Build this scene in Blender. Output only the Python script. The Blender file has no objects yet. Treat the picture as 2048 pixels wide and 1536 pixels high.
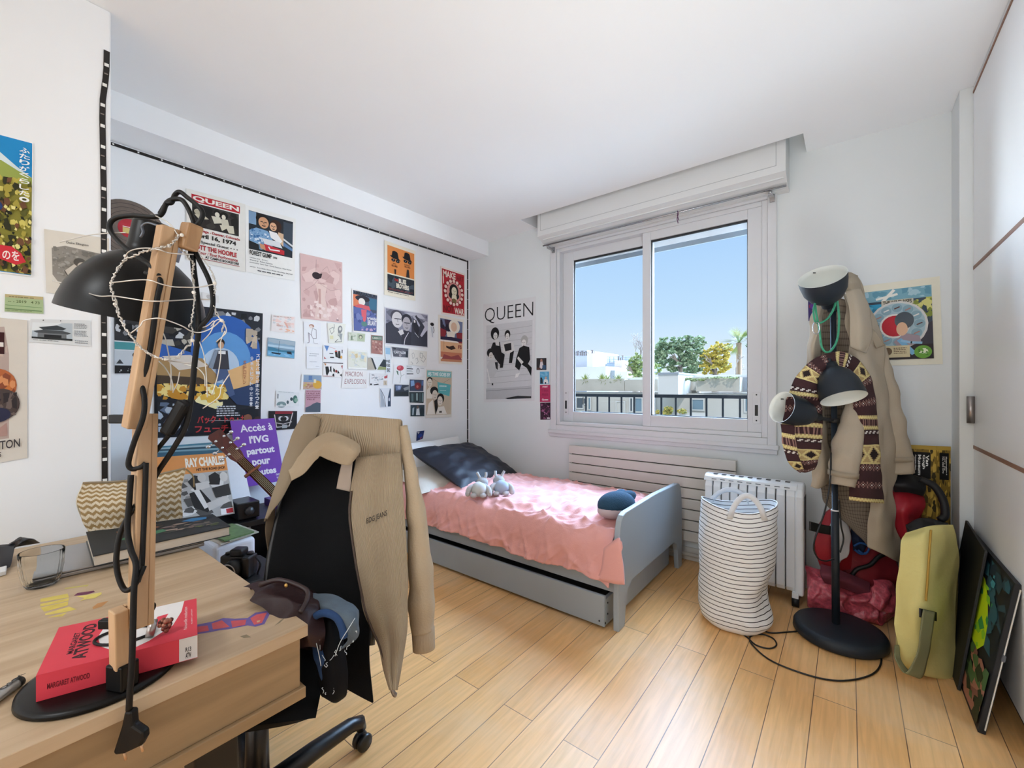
import bpy, math, random
from mathutils import Vector, Matrix, noise as mn
random.seed(7)
SC = bpy.context.scene
COL = SC.collection
V = Vector
# ------------------------------------------------------------------ camera
EYE, FPX, CX, V0 = 1.2, 853.0, 1024.0, 775.5
TH = math.atan(674 / 853.0)
CT, ST = math.cos(TH), math.sin(TH)
cd = bpy.data.cameras.new('camera')
cam = bpy.data.objects.new('view_camera', cd)
COL.objects.link(cam)
cam.location = (0, 0, EYE)
cam.rotation_euler = (math.pi / 2, 0, TH)
cd.sensor_width = 36
cd.lens = FPX / 2048 * 36
cd.shift_y = (V0 - 768) / 2048
cd.clip_start = 0.02
SC.camera = cam
# ------------------------------------------------------------------ world, sun, added fill lights, exposure
SKY_HIGH, SKY_RIGHT, SKY_LEFT = 30.0, 12.0, 40.0
w = bpy.data.worlds.new('sky')
SC.world = w
w.use_nodes = True
nt = w.node_tree
nt.nodes.clear()
wo = nt.nodes.new('ShaderNodeOutputWorld')
bg = nt.nodes.new('ShaderNodeBackground')
tc = nt.nodes.new('ShaderNodeTexCoord')
sx = nt.nodes.new('ShaderNodeSeparateXYZ')
rp = nt.nodes.new('ShaderNodeValToRGB')
nt.links.new(tc.outputs['Generated'], sx.inputs[0])
nt.links.new(sx.outputs['Z'], rp.inputs[0])
nt.links.new(rp.outputs[0], bg.inputs[0])
nt.links.new(bg.outputs[0], wo.inputs[0])
el = rp.color_ramp.elements
el[0].position = 0.0
el[0].color = (0.628, 0.714, 0.785, 1)
el[1].position = 1.0
el[1].color = (0.393, 0.565, 0.824, 1)
for p_, c_ in ((0.06, (0.581, 0.691, 0.785)), (0.16, (0.424, 0.604, 0.785)), (0.32, (0.330, 0.518, 0.777))):
    e_ = el.new(p_)
    e_.color = c_ + (1,)
# extra brightness added to the high sky, window side, to light the room


def node_range(sock, a_, b_, lo_, hi_):
    mr_ = nt.nodes.new('ShaderNodeMapRange')
    mr_.interpolation_type = 'SMOOTHSTEP'
    mr_.inputs['From Min'].default_value = a_
    mr_.inputs['From Max'].default_value = b_
    mr_.inputs['To Min'].default_value = lo_
    mr_.inputs['To Max'].default_value = hi_
    nt.links.new(sock, mr_.inputs['Value'])
    return mr_.outputs[0]


m1 = nt.nodes.new('ShaderNodeMath')
m1.operation = 'MULTIPLY'
nt.links.new(node_range(sx.outputs['Z'], 0.36, 0.52, 0, 1), m1.inputs[0])
nt.links.new(node_range(sx.outputs['Y'], 0.05, 0.5, 0, SKY_HIGH), m1.inputs[1])


def node_math(op, a_, b_):
    m_ = nt.nodes.new('ShaderNodeMath')
    m_.operation = op
    for k_, q_ in enumerate((a_, b_)):
        if isinstance(q_, (int, float)):
            m_.inputs[k_].default_value = q_
        else:
            nt.links.new(q_, m_.inputs[k_])
    return m_.outputs[0]


# extra sky brightness added at right and far left, for left wall and wardrobe
side = node_math('ADD', node_range(sx.outputs['X'], 0.05, 0.6, 0, SKY_RIGHT), node_range(sx.outputs['X'], -0.62, -0.85, 0, SKY_LEFT))
side = node_math('MULTIPLY', side, node_range(sx.outputs['Y'], 0.0, 0.3, 0, 1))
m2 = nt.nodes.new('ShaderNodeMath')
m2.operation = 'ADD'
nt.links.new(node_math('ADD', side, 1.0), m2.inputs[1])
nt.links.new(m1.outputs[0], m2.inputs[0])
nt.links.new(m2.outputs[0], bg.inputs[1])


def lamp(name, kind, loc, rot, energy, size=None, size_y=None, color=(1, 1, 1)):
    l = bpy.data.lights.new(name, kind)
    l.energy = energy
    l.color = color
    if kind == 'AREA':
        l.shape = 'RECTANGLE' if size_y else 'DISK'
        l.size = size
        if size_y:
            l.size_y = size_y
    if kind == 'SUN':
        l.angle = 0.009
    o = bpy.data.objects.new(name, l)
    COL.objects.link(o)
    o.location = loc
    o.rotation_euler = rot
    return o


R = math.radians
lamp('sun', 'SUN', (6, -8, 12), (R(52), 0, R(28)), 1.3, color=(1, 0.96, 0.9))
lamp('rear_fill', 'AREA', (-0.86, -4.1, 1.35), (R(93), 0, 0), 30, 2.5, 2.4, (0.86, 0.94, 1.0))  # added fill light behind the camera, the rear wall has no window
lamp('overhead_fill', 'AREA', (-0.85, -1.6, 2.58), (0, 0, 0), 22, 0.7, None, (0.92, 0.97, 1.0))  # added overhead fill out of view, no fixture hangs there
kq = V((-1.2, 1.1, 2.6)).to_track_quat('-Z', 'Y').to_euler()
lamp('low_fill', 'AREA', (0.22, 0.72, 0.35), kq, 10, 0.8, None, (0.88, 0.95, 1.0)).data.spread = R(105)  # added fill light below the view, brightens ceiling and left wall
SC.view_settings.view_transform = 'Standard'
SC.view_settings.look = 'None'
SC.view_settings.gamma = 1
SC.view_settings.use_curve_mapping = False
SC.view_settings.exposure = 0.35
SC.cycles.max_bounces = 10
SC.cycles.diffuse_bounces = 6
SC.cycles.sample_clamp_indirect = 6
SC.cycles.caustics_reflective = False
SC.cycles.caustics_refractive = False


# ------------------------------------------------------------------ helpers
def at(u, v, x=None, y=None, z=None, d=None):
    """the world point seen at a place of the photograph, on a known plane or at a known depth"""
    a, b = (u - CX) / FPX, (V0 - v) / FPX
    r = V((-ST + CT * a, CT + ST * a, b))
    if d is not None:
        t = d
    elif x is not None:
        t = x / r.x
    elif y is not None:
        t = y / r.y
    else:
        t = (z - EYE) / r.z
    return V((0, 0, EYE)) + r * t


RIGHT, UP, FWD = V((CT, ST, 0)), V((0, 0, 1)), V((-ST, CT, 0))


def lin(h):
    h = h.lstrip('#')
    out = []
    for i in (0, 2, 4):
        c = int(h[i:i + 2], 16) / 255
        out.append(c / 12.92 if c <= 0.04045 else ((c + 0.055) / 1.055) ** 2.4)
    return tuple(out)


MC = {}


def mat(h, rough=0.6, metal=0.0, var=0.05, scale=9.0, bump=0.0, bscale=60.0, spec=0.5, stretch=(1, 1, 1)):
    key = (h, rough, metal, var, scale, bump, bscale, spec, stretch)
    if key in MC:
        return MC[key]
    m = bpy.data.materials.new('surface_' + h.lstrip('#'))
    m.use_nodes = True
    n, L = m.node_tree.nodes, m.node_tree.links
    b = n['Principled BSDF']
    b.inputs['Roughness'].default_value = rough
    b.inputs['Metallic'].default_value = metal
    b.inputs['Specular IOR Level'].default_value = spec
    c = lin(h)
    t = n.new('ShaderNodeTexCoord')
    mp = n.new('ShaderNodeMapping')
    mp.inputs['Scale'].default_value = stretch
    L.new(t.outputs['Object'], mp.inputs[0])
    nz = n.new('ShaderNodeTexNoise')
    nz.inputs['Scale'].default_value = scale
    nz.inputs['Detail'].default_value = 4
    L.new(mp.outputs[0], nz.inputs['Vector'])
    mx = n.new('ShaderNodeMix')
    mx.data_type = 'RGBA'
    mx.inputs['A'].default_value = tuple(max(0, k * (1 - var * 1.6)) for k in c) + (1,)
    mx.inputs['B'].default_value = tuple(min(1, k * (1 + var * 1.6)) for k in c) + (1,)
    L.new(nz.outputs['Fac'], mx.inputs['Factor'])
    L.new(mx.outputs['Result'], b.inputs['Base Color'])
    if bump:
        n2 = n.new('ShaderNodeTexNoise')
        n2.inputs['Scale'].default_value = bscale
        n2.inputs['Detail'].default_value = 5
        L.new(mp.outputs[0], n2.inputs['Vector'])
        bp = n.new('ShaderNodeBump')
        bp.inputs['Strength'].default_value = bump
        bp.inputs['Distance'].default_value = 0.01
        L.new(n2.outputs['Fac'], bp.inputs['Height'])
        L.new(bp.outputs[0], b.inputs['Normal'])
    MC[key] = m
    return m


def wood(h1, h2, axis, scale=3.0, rough=0.45, name='wood'):
    m = bpy.data.materials.new(name)
    m.use_nodes = True
    n, L = m.node_tree.nodes, m.node_tree.links
    b = n['Principled BSDF']
    b.inputs['Roughness'].default_value = rough
    t = n.new('ShaderNodeTexCoord')
    mp = n.new('ShaderNodeMapping')
    s = [14, 14, 14]
    s[axis] = 0.9
    mp.inputs['Scale'].default_value = s
    L.new(t.outputs['Object'], mp.inputs[0])
    nz = n.new('ShaderNodeTexNoise')
    nz.inputs['Scale'].default_value = scale
    nz.inputs['Detail'].default_value = 7
    nz.inputs['Distortion'].default_value = 0.6
    L.new(mp.outputs[0], nz.inputs['Vector'])
    r = n.new('ShaderNodeValToRGB')
    r.color_ramp.elements[0].position = 0.3
    r.color_ramp.elements[0].color = lin(h1) + (1,)
    r.color_ramp.elements[1].position = 0.7
    r.color_ramp.elements[1].color = lin(h2) + (1,)
    L.new(nz.outputs['Fac'], r.inputs[0])
    L.new(r.outputs[0], b.inputs['Base Color'])
    bp = n.new('ShaderNodeBump')
    bp.inputs['Strength'].default_value = 0.08
    L.new(nz.outputs['Fac'], bp.inputs['Height'])
    L.new(bp.outputs[0], b.inputs['Normal'])
    return m


def frame(axis, hint=None):
    z = V(axis).normalized()
    h = V(hint) if hint is not None else (V((0, 0, 1)) if abs(z.z) < 0.9 else V((0, 1, 0)))
    x = h.cross(z).normalized()
    y = z.cross(x)
    return Matrix((x, y, z)).transposed()


def crom(pts, n):
    """Catmull-Rom resampling of a list of points to n points"""
    pts = [V(p) for p in pts]
    k = len(pts)
    if k == 1:
        return [pts[0].copy() for _ in range(n)]
    out = []
    for i in range(n):
        f = i * (k - 1) / (n - 1)
        j = min(int(f), k - 2)
        t = f - j
        p1, p2 = pts[j], pts[j + 1]
        p0 = pts[j - 1] if j > 0 else p1 * 2 - p2
        p3 = pts[j + 2] if j + 2 < k else p2 * 2 - p1
        out.append(0.5 * ((2 * p1) + (p2 - p0) * t + (2 * p0 - 5 * p1 + 4 * p2 - p3) * t * t
                          + (3 * p1 - p0 - 3 * p2 + p3) * t ** 3))
    return out


TXT = {}


def text_mesh(s, bold=0.0, serif=False):
    key = (s, bold)
    if key in TXT:
        return TXT[key]
    c = bpy.data.curves.new('lettering', 'FONT')
    c.body = s
    c.resolution_u = 3
    c.offset = bold
    c.fill_mode = 'FRONT'
    o = bpy.data.objects.new('lettering', c)
    me = o.to_mesh()
    vs = [v.co.copy() for v in me.vertices]
    fs = [tuple(p.vertices) for p in me.polygons]
    o.to_mesh_clear()
    bpy.data.objects.remove(o)
    bpy.data.curves.remove(c)
    if not vs:
        TXT[key] = ([], [])
        return TXT[key]
    x0, x1 = min(v.x for v in vs), max(v.x for v in vs)
    y0, y1 = min(v.y for v in vs), max(v.y for v in vs)
    nv = [((v.x - x0) / max(1e-6, x1 - x0), (v.y - y0) / max(1e-6, y1 - y0)) for v in vs]
    TXT[key] = (nv, fs)
    return TXT[key]


class MB:
    def __init__(s):
        s.v, s.f, s.mi, s.sm, s.mats, s.uv = [], [], [], [], [], {}

    def mid(s, m):
        if m not in s.mats:
            s.mats.append(m)
        return s.mats.index(m)

    def add(s, vs, fs, m, smooth=False):
        o = len(s.v)
        s.v += [V(p) for p in vs]
        k = s.mid(m)
        for f in fs:
            s.f.append(tuple(i + o for i in f))
            s.mi.append(k)
            s.sm.append(smooth)
        return s

    def box(s, a, b, m):
        (x0, y0, z0), (x1, y1, z1) = a, b
        x0, x1 = min(x0, x1), max(x0, x1)
        y0, y1 = min(y0, y1), max(y0, y1)
        z0, z1 = min(z0, z1), max(z0, z1)
        return s.hexa([(x0, y0, z0), (x1, y0, z0), (x1, y1, z0), (x0, y1, z0)],
                      [(x0, y0, z1), (x1, y0, z1), (x1, y1, z1), (x0, y1, z1)], m)

    def hexa(s, lo, hi, m):
        vs = list(lo) + list(hi)
        return s.add(vs, [(3, 2, 1, 0), (4, 5, 6, 7), (0, 1, 5, 4), (1, 2, 6, 5), (2, 3, 7, 6), (3, 0, 4, 7)], m)

    def obox(s, c, size, M, m):
        hx, hy, hz = [k / 2 for k in size]
        P = [V((x, y, z)) for z in (-hz, hz) for (x, y) in ((-hx, -hy), (hx, -hy), (hx, hy), (-hx, hy))]
        P = [V(c) + M @ p for p in P]
        return s.hexa(P[:4], P[4:], m)

    def beam(s, a, b, wx, wy, m, hint=None):
        a, b = V(a), V(b)
        return s.obox((a + b) / 2, (wx, wy, (b - a).length), frame(b - a, hint), m)

    def prism(s, poly, vec, m, smooth=False):
        n = len(poly)
        P = [V(p) for p in poly]
        vec = V(vec)
        vs = P + [p + vec for p in P]
        fs = [tuple(range(n))[::-1], tuple(range(n, 2 * n))]
        fs += [(i, (i + 1) % n, n + (i + 1) % n, n + i) for i in range(n)]
        return s.add(vs, fs, m, smooth)

    def tube(s, path, r, m, n=8, closed=False, res=None, cap=True):
        P = [V(p) for p in path]
        if res:
            if closed:
                P = crom(P + [P[0]], res + 1)[:-1]
            else:
                P = crom(P, res)
        k = len(P)
        rr = r if isinstance(r, (list, tuple)) else [r] * k
        if len(rr) != k:
            rr = [rr[0] + (rr[-1] - rr[0]) * i / (k - 1) for i in range(k)]
        ref = None
        vs = []
        for i in range(k):
            a, b = P[i - 1] if (i or closed) else P[i], P[(i + 1) % k] if (i < k - 1 or closed) else P[i]
            t = (b - a)
            t = t.normalized() if t.length > 1e-9 else V((0, 0, 1))
            if ref is None:
                ref = t.orthogonal().normalized()
            ref = (ref - t * ref.dot(t))
            ref = ref.normalized() if ref.length > 1e-6 else t.orthogonal().normalized()
            bi = t.cross(ref)
            vs += [P[i] + (ref * math.cos(q) + bi * math.sin(q)) * rr[i]
                   for q in (2 * math.pi * j / n for j in range(n))]
        fs = []
        for i in range(k if closed else k - 1):
            for j in range(n):
                a, b = i * n + j, i * n + (j + 1) % n
                c, d = ((i + 1) % k) * n + (j + 1) % n, ((i + 1) % k) * n + j
                fs.append((a, b, c, d))
        if cap and not closed:
            fs += [tuple(range(n))[::-1], tuple(range((k - 1) * n, k * n))]
        return s.add(vs, fs, m, True)

    def lathe(s, prof, o, axis, m, n=32, hint=None, smooth=True):
        M = frame(axis, hint)
        o = V(o)
        vs, fs = [], []
        for r, z in prof:
            for j in range(n):
                q = 2 * math.pi * j / n
                vs.append(o + M @ V((r * math.cos(q), r * math.sin(q), z)))
        for i in range(len(prof) - 1):
            for j in range(n):
                a, b = i * n + j, i * n + (j + 1) % n
                fs.append((a, b, b + n, a + n))
        return s.add(vs, fs, m, smooth)

    def ball(s, c, r, m, M=None, n=16, k=10, fn=None):
        M = M or Matrix.Identity(3)
        r = (r, r, r) if not isinstance(r, (tuple, list)) else r
        vs, fs = [], []
        for i in range(k + 1):
            ph = math.pi * i / k - math.pi / 2
            for j in range(n):
                q = 2 * math.pi * j / n
                p = V((math.cos(ph) * math.cos(q), math.cos(ph) * math.sin(q), math.sin(ph)))
                if fn:
                    p = fn(p)
                vs.append(V(c) + M @ V((p.x * r[0], p.y * r[1], p.z * r[2])))
        for i in range(k):
            for j in range(n):
                a, b = i * n + j, i * n + (j + 1) % n
                fs.append((a, b, b + n, a + n))
        return s.add(vs, fs, m, True)

    def grid(s, P, m, mfn=None, closed=False, smooth=True, flip=False):
        """P: rows of points; mfn(i, j, fi, fj) may choose a material for each cell"""
        nr, nc = len(P), len(P[0])
        o = len(s.v)
        for i, row in enumerate(P):
            for j, p in enumerate(row):
                s.uv[len(s.v)] = (j / max(1, nc - 1), i / max(1, nr - 1))
                s.v.append(V(p))
        for i in range(nr - 1):
            for j in range(nc if closed else nc - 1):
                a, b = o + i * nc + j, o + i * nc + (j + 1) % nc
                f = (a, b, b + nc, a + nc)
                s.f.append(f[::-1] if flip else f)
                s.mi.append(s.mid(mfn(i, j, i / (nr - 1), j / max(1, nc - 1)) if mfn else m))
                s.sm.append(smooth)
        return s

    def patch(s, rows, nr, nc, m, mfn=None, wob=0.0, wsc=14.0, flip=False):
        """a cloth surface through rows of control points"""
        rr = [crom(r, nc) for r in rows]
        cols = [crom([r[j] for r in rr], nr) for j in range(nc)]
        P = [[cols[j][i] for j in range(nc)] for i in range(nr)]
        if wob:
            for row in P:
                for p in row:
                    q = p * wsc
                    p += V((mn.noise(q), mn.noise(q + V((9, 3, 5))), 0.4 * mn.noise(q + V((2, 8, 1))))) * wob
        return s.grid(P, m, mfn, flip=flip)

    def text(s, txt, o, ux, uy, w, h, m, bold=0.0, depth=None):
        """lettering in the box from o along ux (width w) and uy (height h)"""
        nv, fs = text_mesh(txt, bold)
        ux, uy = V(ux), V(uy)
        return s.add([V(o) + ux * (x * w) + uy * (y * h) for x, y in nv], fs, m)

    def build(s, name, parent=None, bevel=0.0, solid=0.0, sub=0, seg=2, solid_off=-1.0, weld=False):
        me = bpy.data.meshes.new(name)
        if parent is not None:
            off = V(parent.get('_w', (0, 0, 0)))
        else:
            xs, ys, zs = [p.x for p in s.v], [p.y for p in s.v], [p.z for p in s.v]
            off = V(((min(xs) + max(xs)) / 2, (min(ys) + max(ys)) / 2, min(zs)))
        me.from_pydata([tuple(p - off) for p in s.v], [], s.f)
        for m in s.mats:
            me.materials.append(m)
        me.polygons.foreach_set('material_index', s.mi)
        me.polygons.foreach_set('use_smooth', s.sm)
        if s.uv:
            uvl = me.uv_layers.new(name='uv')
            for lp in me.loops:
                uvl.data[lp.index].uv = s.uv.get(lp.vertex_index, (0, 0))
        me.update()
        o = bpy.data.objects.new(name, me)
        COL.objects.link(o)
        W[o.name] = off
        if parent is not None:
            o.parent = parent
        else:
            o.location = off
        o['_w'] = tuple(off)
        if weld:
            o.modifiers.new('weld', 'WELD').merge_threshold = 0.0005
        if solid:
            md = o.modifiers.new('thickness', 'SOLIDIFY')
            md.thickness = solid
            md.offset = solid_off
        if bevel:
            md = o.modifiers.new('bevel', 'BEVEL')
            md.width = bevel
            md.segments = seg
            md.limit_method = 'ANGLE'
            md.angle_limit = R(40)
        if sub:
            md = o.modifiers.new('smooth', 'SUBSURF')
            md.levels = md.render_levels = sub
        return o


W = {}


def tag(o, label=None, cat=None, group=None, kind=None):
    if label:
        o['label'] = label
    if cat:
        o['category'] = cat
    if group:
        o['group'] = group
    if kind:
        o['kind'] = kind
    return o


def thing(name, label, cat, loc, group=None):
    o = bpy.data.objects.new(name, None)
    o.empty_display_size = 0.05
    COL.objects.link(o)
    o.location = V(loc)
    o['_w'] = tuple(V(loc))
    return tag(o, label, cat, group)


def struct(mb, name, parent=None, **k):
    o = mb.build(name, parent, **k)
    if parent is None:
        o['kind'] = 'structure'
    return o


def cushion(mb, c, size, M, m, n=22, p=2.6, wr=0.0, wsc=9.0, sharp=0.5):
    """a stuffed cushion: thick in the middle, pinched at its seams"""
    P, Q = [], []
    for i in range(n + 1):
        a, b = [], []
        for j in range(n + 1):
            x, y = 2 * j / n - 1, 2 * i / n - 1
            h = max(0.0, (1 - abs(x) ** p) * (1 - abs(y) ** p)) ** sharp
            sx = x * (1 - 0.06 * (1 - abs(y)))
            sy = y * (1 - 0.06 * (1 - abs(x)))
            if wr:
                q = V((x * wsc * 0.35, y * wsc * 0.35, 0.3))
                ww = wr * (mn.noise(q) + 0.5 * mn.noise(q * 2.3))
            else:
                ww = 0
            a.append(V(c) + M @ V((sx * size[0] / 2, sy * size[1] / 2, h * size[2] / 2 + ww * min(1, h * 2))))
            b.append(V(c) + M @ V((sx * size[0] / 2, sy * size[1] / 2, -h * size[2] / 2)))
        P.append(a)
        Q.append(b)
    mb.grid(P, m)
    mb.grid(Q, m, flip=True)
    return mb


def rotm(x=0, y=0, z=0):
    from mathutils import Euler
    return Euler((R(x), R(y), R(z))).to_matrix()
# ------------------------------------------------------------------ the room shell
XL, YW, ZC, XP, YP, XR = -3.0, 3.107, 2.615, -2.18, 0.324, 0.458
YB = -4.2
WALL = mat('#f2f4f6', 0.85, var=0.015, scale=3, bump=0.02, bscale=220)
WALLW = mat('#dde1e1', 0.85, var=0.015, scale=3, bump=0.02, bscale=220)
CEIL = mat('#f3f5f6', 0.9, var=0.01, scale=2)
PVC = mat('#d3d4d6', 0.35, var=0.01)
GREYP = mat('#9a9c9f', 0.6, var=0.02)
BLACK = mat('#0c0c0e', 0.5, var=0.05)


def floor_material():
    m = bpy.data.materials.new('oak_floorboards')
    m.use_nodes = True
    n, L = m.node_tree.nodes, m.node_tree.links
    b = n['Principled BSDF']
    t = n.new('ShaderNodeTexCoord')
    sp = n.new('ShaderNodeSeparateXYZ')
    L.new(t.outputs['Object'], sp.inputs[0])
    cb = n.new('ShaderNodeCombineXYZ')
    L.new(sp.outputs['Y'], cb.inputs['X'])
    L.new(sp.outputs['X'], cb.inputs['Y'])
    br = n.new('ShaderNodeTexBrick')
    br.offset = 0.37
    br.offset_frequency = 2
    br.squash = 1.0
    br.inputs['Scale'].default_value = 1
    br.inputs['Brick Width'].default_value = 1.25
    br.inputs['Row Height'].default_value = 0.131
    br.inputs['Mortar Size'].default_value = 0.0016
    br.inputs['Mortar Smooth'].default_value = 0.3
    br.inputs['Bias'].default_value = 0.0
    br.inputs['Color1'].default_value = lin('#efbd80') + (1,)
    br.inputs['Color2'].default_value = lin('#e2ab69') + (1,)
    br.inputs['Mortar'].default_value = lin('#6b4a2c') + (1,)
    L.new(cb.outputs[0], br.inputs['Vector'])
    mp = n.new('ShaderNodeMapping')
    mp.inputs['Scale'].default_value = (26, 1.6, 1)
    L.new(t.outputs['Object'], mp.inputs[0])
    nz = n.new('ShaderNodeTexNoise')
    nz.inputs['Scale'].default_value = 2.2
    nz.inputs['Detail'].default_value = 8
    nz.inputs['Distortion'].default_value = 0.8
    L.new(mp.outputs[0], nz.inputs['Vector'])
    r1 = n.new('ShaderNodeValToRGB')
    r1.color_ramp.elements[0].position = 0.3
    r1.color_ramp.elements[0].color = (0.80, 0.77, 0.72, 1)
    r1.color_ramp.elements[1].position = 0.65
    r1.color_ramp.elements[1].color = (1.06, 1.05, 1.04, 1)
    L.new(nz.outputs['Fac'], r1.inputs[0])
    mul = n.new('ShaderNodeMix')
    mul.data_type = 'RGBA'
    mul.blend_type = 'MULTIPLY'
    mul.inputs['Factor'].default_value = 0.8
    L.new(br.outputs['Color'], mul.inputs['A'])
    L.new(r1.outputs[0], mul.inputs['B'])
    # worn, greyed patches where the varnish has gone
    n2 = n.new('ShaderNodeTexNoise')
    n2.inputs['Scale'].default_value = 1.5
    n2.inputs['Detail'].default_value = 6
    n2.inputs['Roughness'].default_value = 0.62
    L.new(t.outputs['Object'], n2.inputs['Vector'])
    r2 = n.new('ShaderNodeValToRGB')
    r2.color_ramp.elements[0].position = 0.45
    r2.color_ramp.elements[0].color = (0, 0, 0, 1)
    r2.color_ramp.elements[1].position = 0.72
    r2.color_ramp.elements[1].color = (0.55, 0.55, 0.55, 1)
    L.new(n2.outputs['Fac'], r2.inputs[0])
    mw = n.new('ShaderNodeMix')
    mw.data_type = 'RGBA'
    mw.inputs['B'].default_value = lin('#d9c3a2') + (1,)
    L.new(r2.outputs[0], mw.inputs['Factor'])
    L.new(mul.outputs['Result'], mw.inputs['A'])
    # fine dark scratches
    mp3 = n.new('ShaderNodeMapping')
    mp3.inputs['Rotation'].default_value = (0, 0, 0.7)
    mp3.inputs['Scale'].default_value = (80, 5, 1)
    L.new(t.outputs['Object'], mp3.inputs[0])
    n3 = n.new('ShaderNodeTexNoise')
    n3.inputs['Scale'].default_value = 1
    n3.inputs['Detail'].default_value = 3
    L.new(mp3.outputs[0], n3.inputs['Vector'])
    r3 = n.new('ShaderNodeValToRGB')
    r3.color_ramp.elements[0].position = 0.70
    r3.color_ramp.elements[0].color = (1, 1, 1, 1)
    r3.color_ramp.elements[1].position = 0.78
    r3.color_ramp.elements[1].color = (0.72, 0.68, 0.62, 1)
    L.new(n3.outputs['Fac'], r3.inputs[0])
    ms = n.new('ShaderNodeMix')
    ms.data_type = 'RGBA'
    ms.blend_type = 'MULTIPLY'
    ms.inputs['Factor'].default_value = 0.7
    L.new(mw.outputs['Result'], ms.inputs['A'])
    L.new(r3.outputs[0], ms.inputs['B'])
    L.new(ms.outputs['Result'], b.inputs['Base Color'])
    rr = n.new('ShaderNodeMapRange')
    rr.inputs['To Min'].default_value = 0.3
    rr.inputs['To Max'].default_value = 0.5
    L.new(n2.outputs['Fac'], rr.inputs['Value'])
    L.new(rr.outputs[0], b.inputs['Roughness'])
    bp = n.new('ShaderNodeBump')
    bp.inputs['Strength'].default_value = 0.25
    bp.inputs['Distance'].default_value = 0.002
    bp.invert = True
    L.new(br.outputs['Fac'], bp.inputs['Height'])
    L.new(bp.outputs[0], b.inputs['Normal'])
    return m


FLOORM = floor_material()
mb = MB()
# board edges fall on x = -0.895 + k * 0.131, so the mesh origin is put on such an edge
mb.box((-3.2, YB - 0.1, -0.08), (1.3, YW + 0.1, 0), FLOORM)
fl = struct(mb, 'floor')
me_off = V((-0.895 - 0.131 * 10, 0, -0.08))
dlt = V(fl.location) - me_off
for v_ in fl.data.vertices:
    v_.co += dlt
fl.location = me_off

# ceiling with the recess above the shutter box
RX0, RX1, RY0 = -2.172, -0.20, 2.866
mb = MB()
for a, b in (((-3.2, YB - 0.1), (1.3, RY0)), ((-3.2, RY0), (RX0, YW + 0.1)), ((RX1, RY0), (1.3, YW + 0.1))):
    mb.box((a[0], a[1], ZC), (b[0], b[1], ZC + 0.2), CEIL)
mb.box((RX0, RY0, ZC + 0.13), (RX1, YW + 0.1, ZC + 0.2), CEIL)
struct(mb, 'ceiling')

mb = MB()
mb.box((XL - 0.2, YP - 0.02, 0), (XL, YW + 0.1, ZC), WALL)
struct(mb, 'wall_left')
mb = MB()
mb.box((XL - 0.2, YB, 0), (XP, YP, ZC), WALL)
struct(mb, 'wall_left_pier', bevel=0.006)
mb = MB()
mb.box((XL, YP, 2.478), (-2.745, YW, ZC), WALL)
struct(mb, 'trim_1')

# window wall
WX0, WX1, WZ0, WZ1 = -2.02, -0.351, 0.838, 2.415
mb = MB()
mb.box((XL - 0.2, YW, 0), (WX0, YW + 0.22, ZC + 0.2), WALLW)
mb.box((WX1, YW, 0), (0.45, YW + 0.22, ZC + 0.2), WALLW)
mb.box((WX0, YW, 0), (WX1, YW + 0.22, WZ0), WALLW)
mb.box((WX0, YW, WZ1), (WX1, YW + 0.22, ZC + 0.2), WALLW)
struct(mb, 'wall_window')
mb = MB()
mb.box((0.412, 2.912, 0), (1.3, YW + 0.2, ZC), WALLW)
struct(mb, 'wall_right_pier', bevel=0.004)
mb = MB()
mb.box((1.1, YB, 0), (1.3, 2.95, ZC), WALL)
struct(mb, 'wall_right')
mb = MB()
mb.box((-3.2, YB - 0.15, 0), (1.3, YB, ZC), WALL)
struct(mb, 'wall_rear')
mb = MB()
mb.box((XL, YW - 0.014, 0), (-0.3, YW, 0.09), mat('#cfccc6', 0.6))
mb.box((-0.3, YW - 0.014, 0), (0.412, YW, 0.09), mat('#cfccc6', 0.6))
struct(mb, 'baseboard_window', bevel=0.003)

# window: fixed frame, two sliding sashes with their panes
win = thing('window_1', None, None, ((WX0 + WX1) / 2, YW, WZ0))
win['kind'] = 'structure'


def ring(mb, x0, x1, z0, z1, y0, y1, wl, wr, wb, wt, m):
    mb.box((x0, y0, z0), (x0 + wl, y1, z1), m)
    mb.box((x1 - wr, y0, z0), (x1, y1, z1), m)
    mb.box((x0 + wl, y0, z0), (x1 - wr, y1, z0 + wb), m)
    mb.box((x0 + wl, y0, z1 - wt), (x1 - wr, y1, z1), m)


mb = MB()
ring(mb, WX0, WX1, WZ0, WZ1, YW - 0.018, YW + 0.12, 0.055, 0.05, 0.045, 0.03, PVC)
ring(mb, WX0 + 0.055, WX1 - 0.05, WZ0 + 0.045, WZ1 - 0.03, YW - 0.004, YW + 0.13, 0.03, 0.033, 0.03, 0.03, PVC)
mb.build('frame', win, bevel=0.004)
GLASS = bpy.data.materials.new('window_glass')
GLASS.use_nodes = True
gn, gl = GLASS.node_tree.nodes, GLASS.node_tree.links
gn.clear()
go = gn.new('ShaderNodeOutputMaterial')
gt = gn.new('ShaderNodeBsdfTransparent')
gg = gn.new('ShaderNodeBsdfGlossy')
gg.inputs['Roughness'].default_value = 0.01
gf = gn.new('ShaderNodeFresnel')
gf.inputs['IOR'].default_value = 1.12
gm = gn.new('ShaderNodeMixShader')
gl.new(gf.outputs[0], gm.inputs[0])
gl.new(gt.outputs[0], gm.inputs[1])
gl.new(gg.outputs[0], gm.inputs[2])
gl.new(gm.outputs[0], go.inputs[0])
DARKG = mat('#1a1b1d', 0.5)
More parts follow.
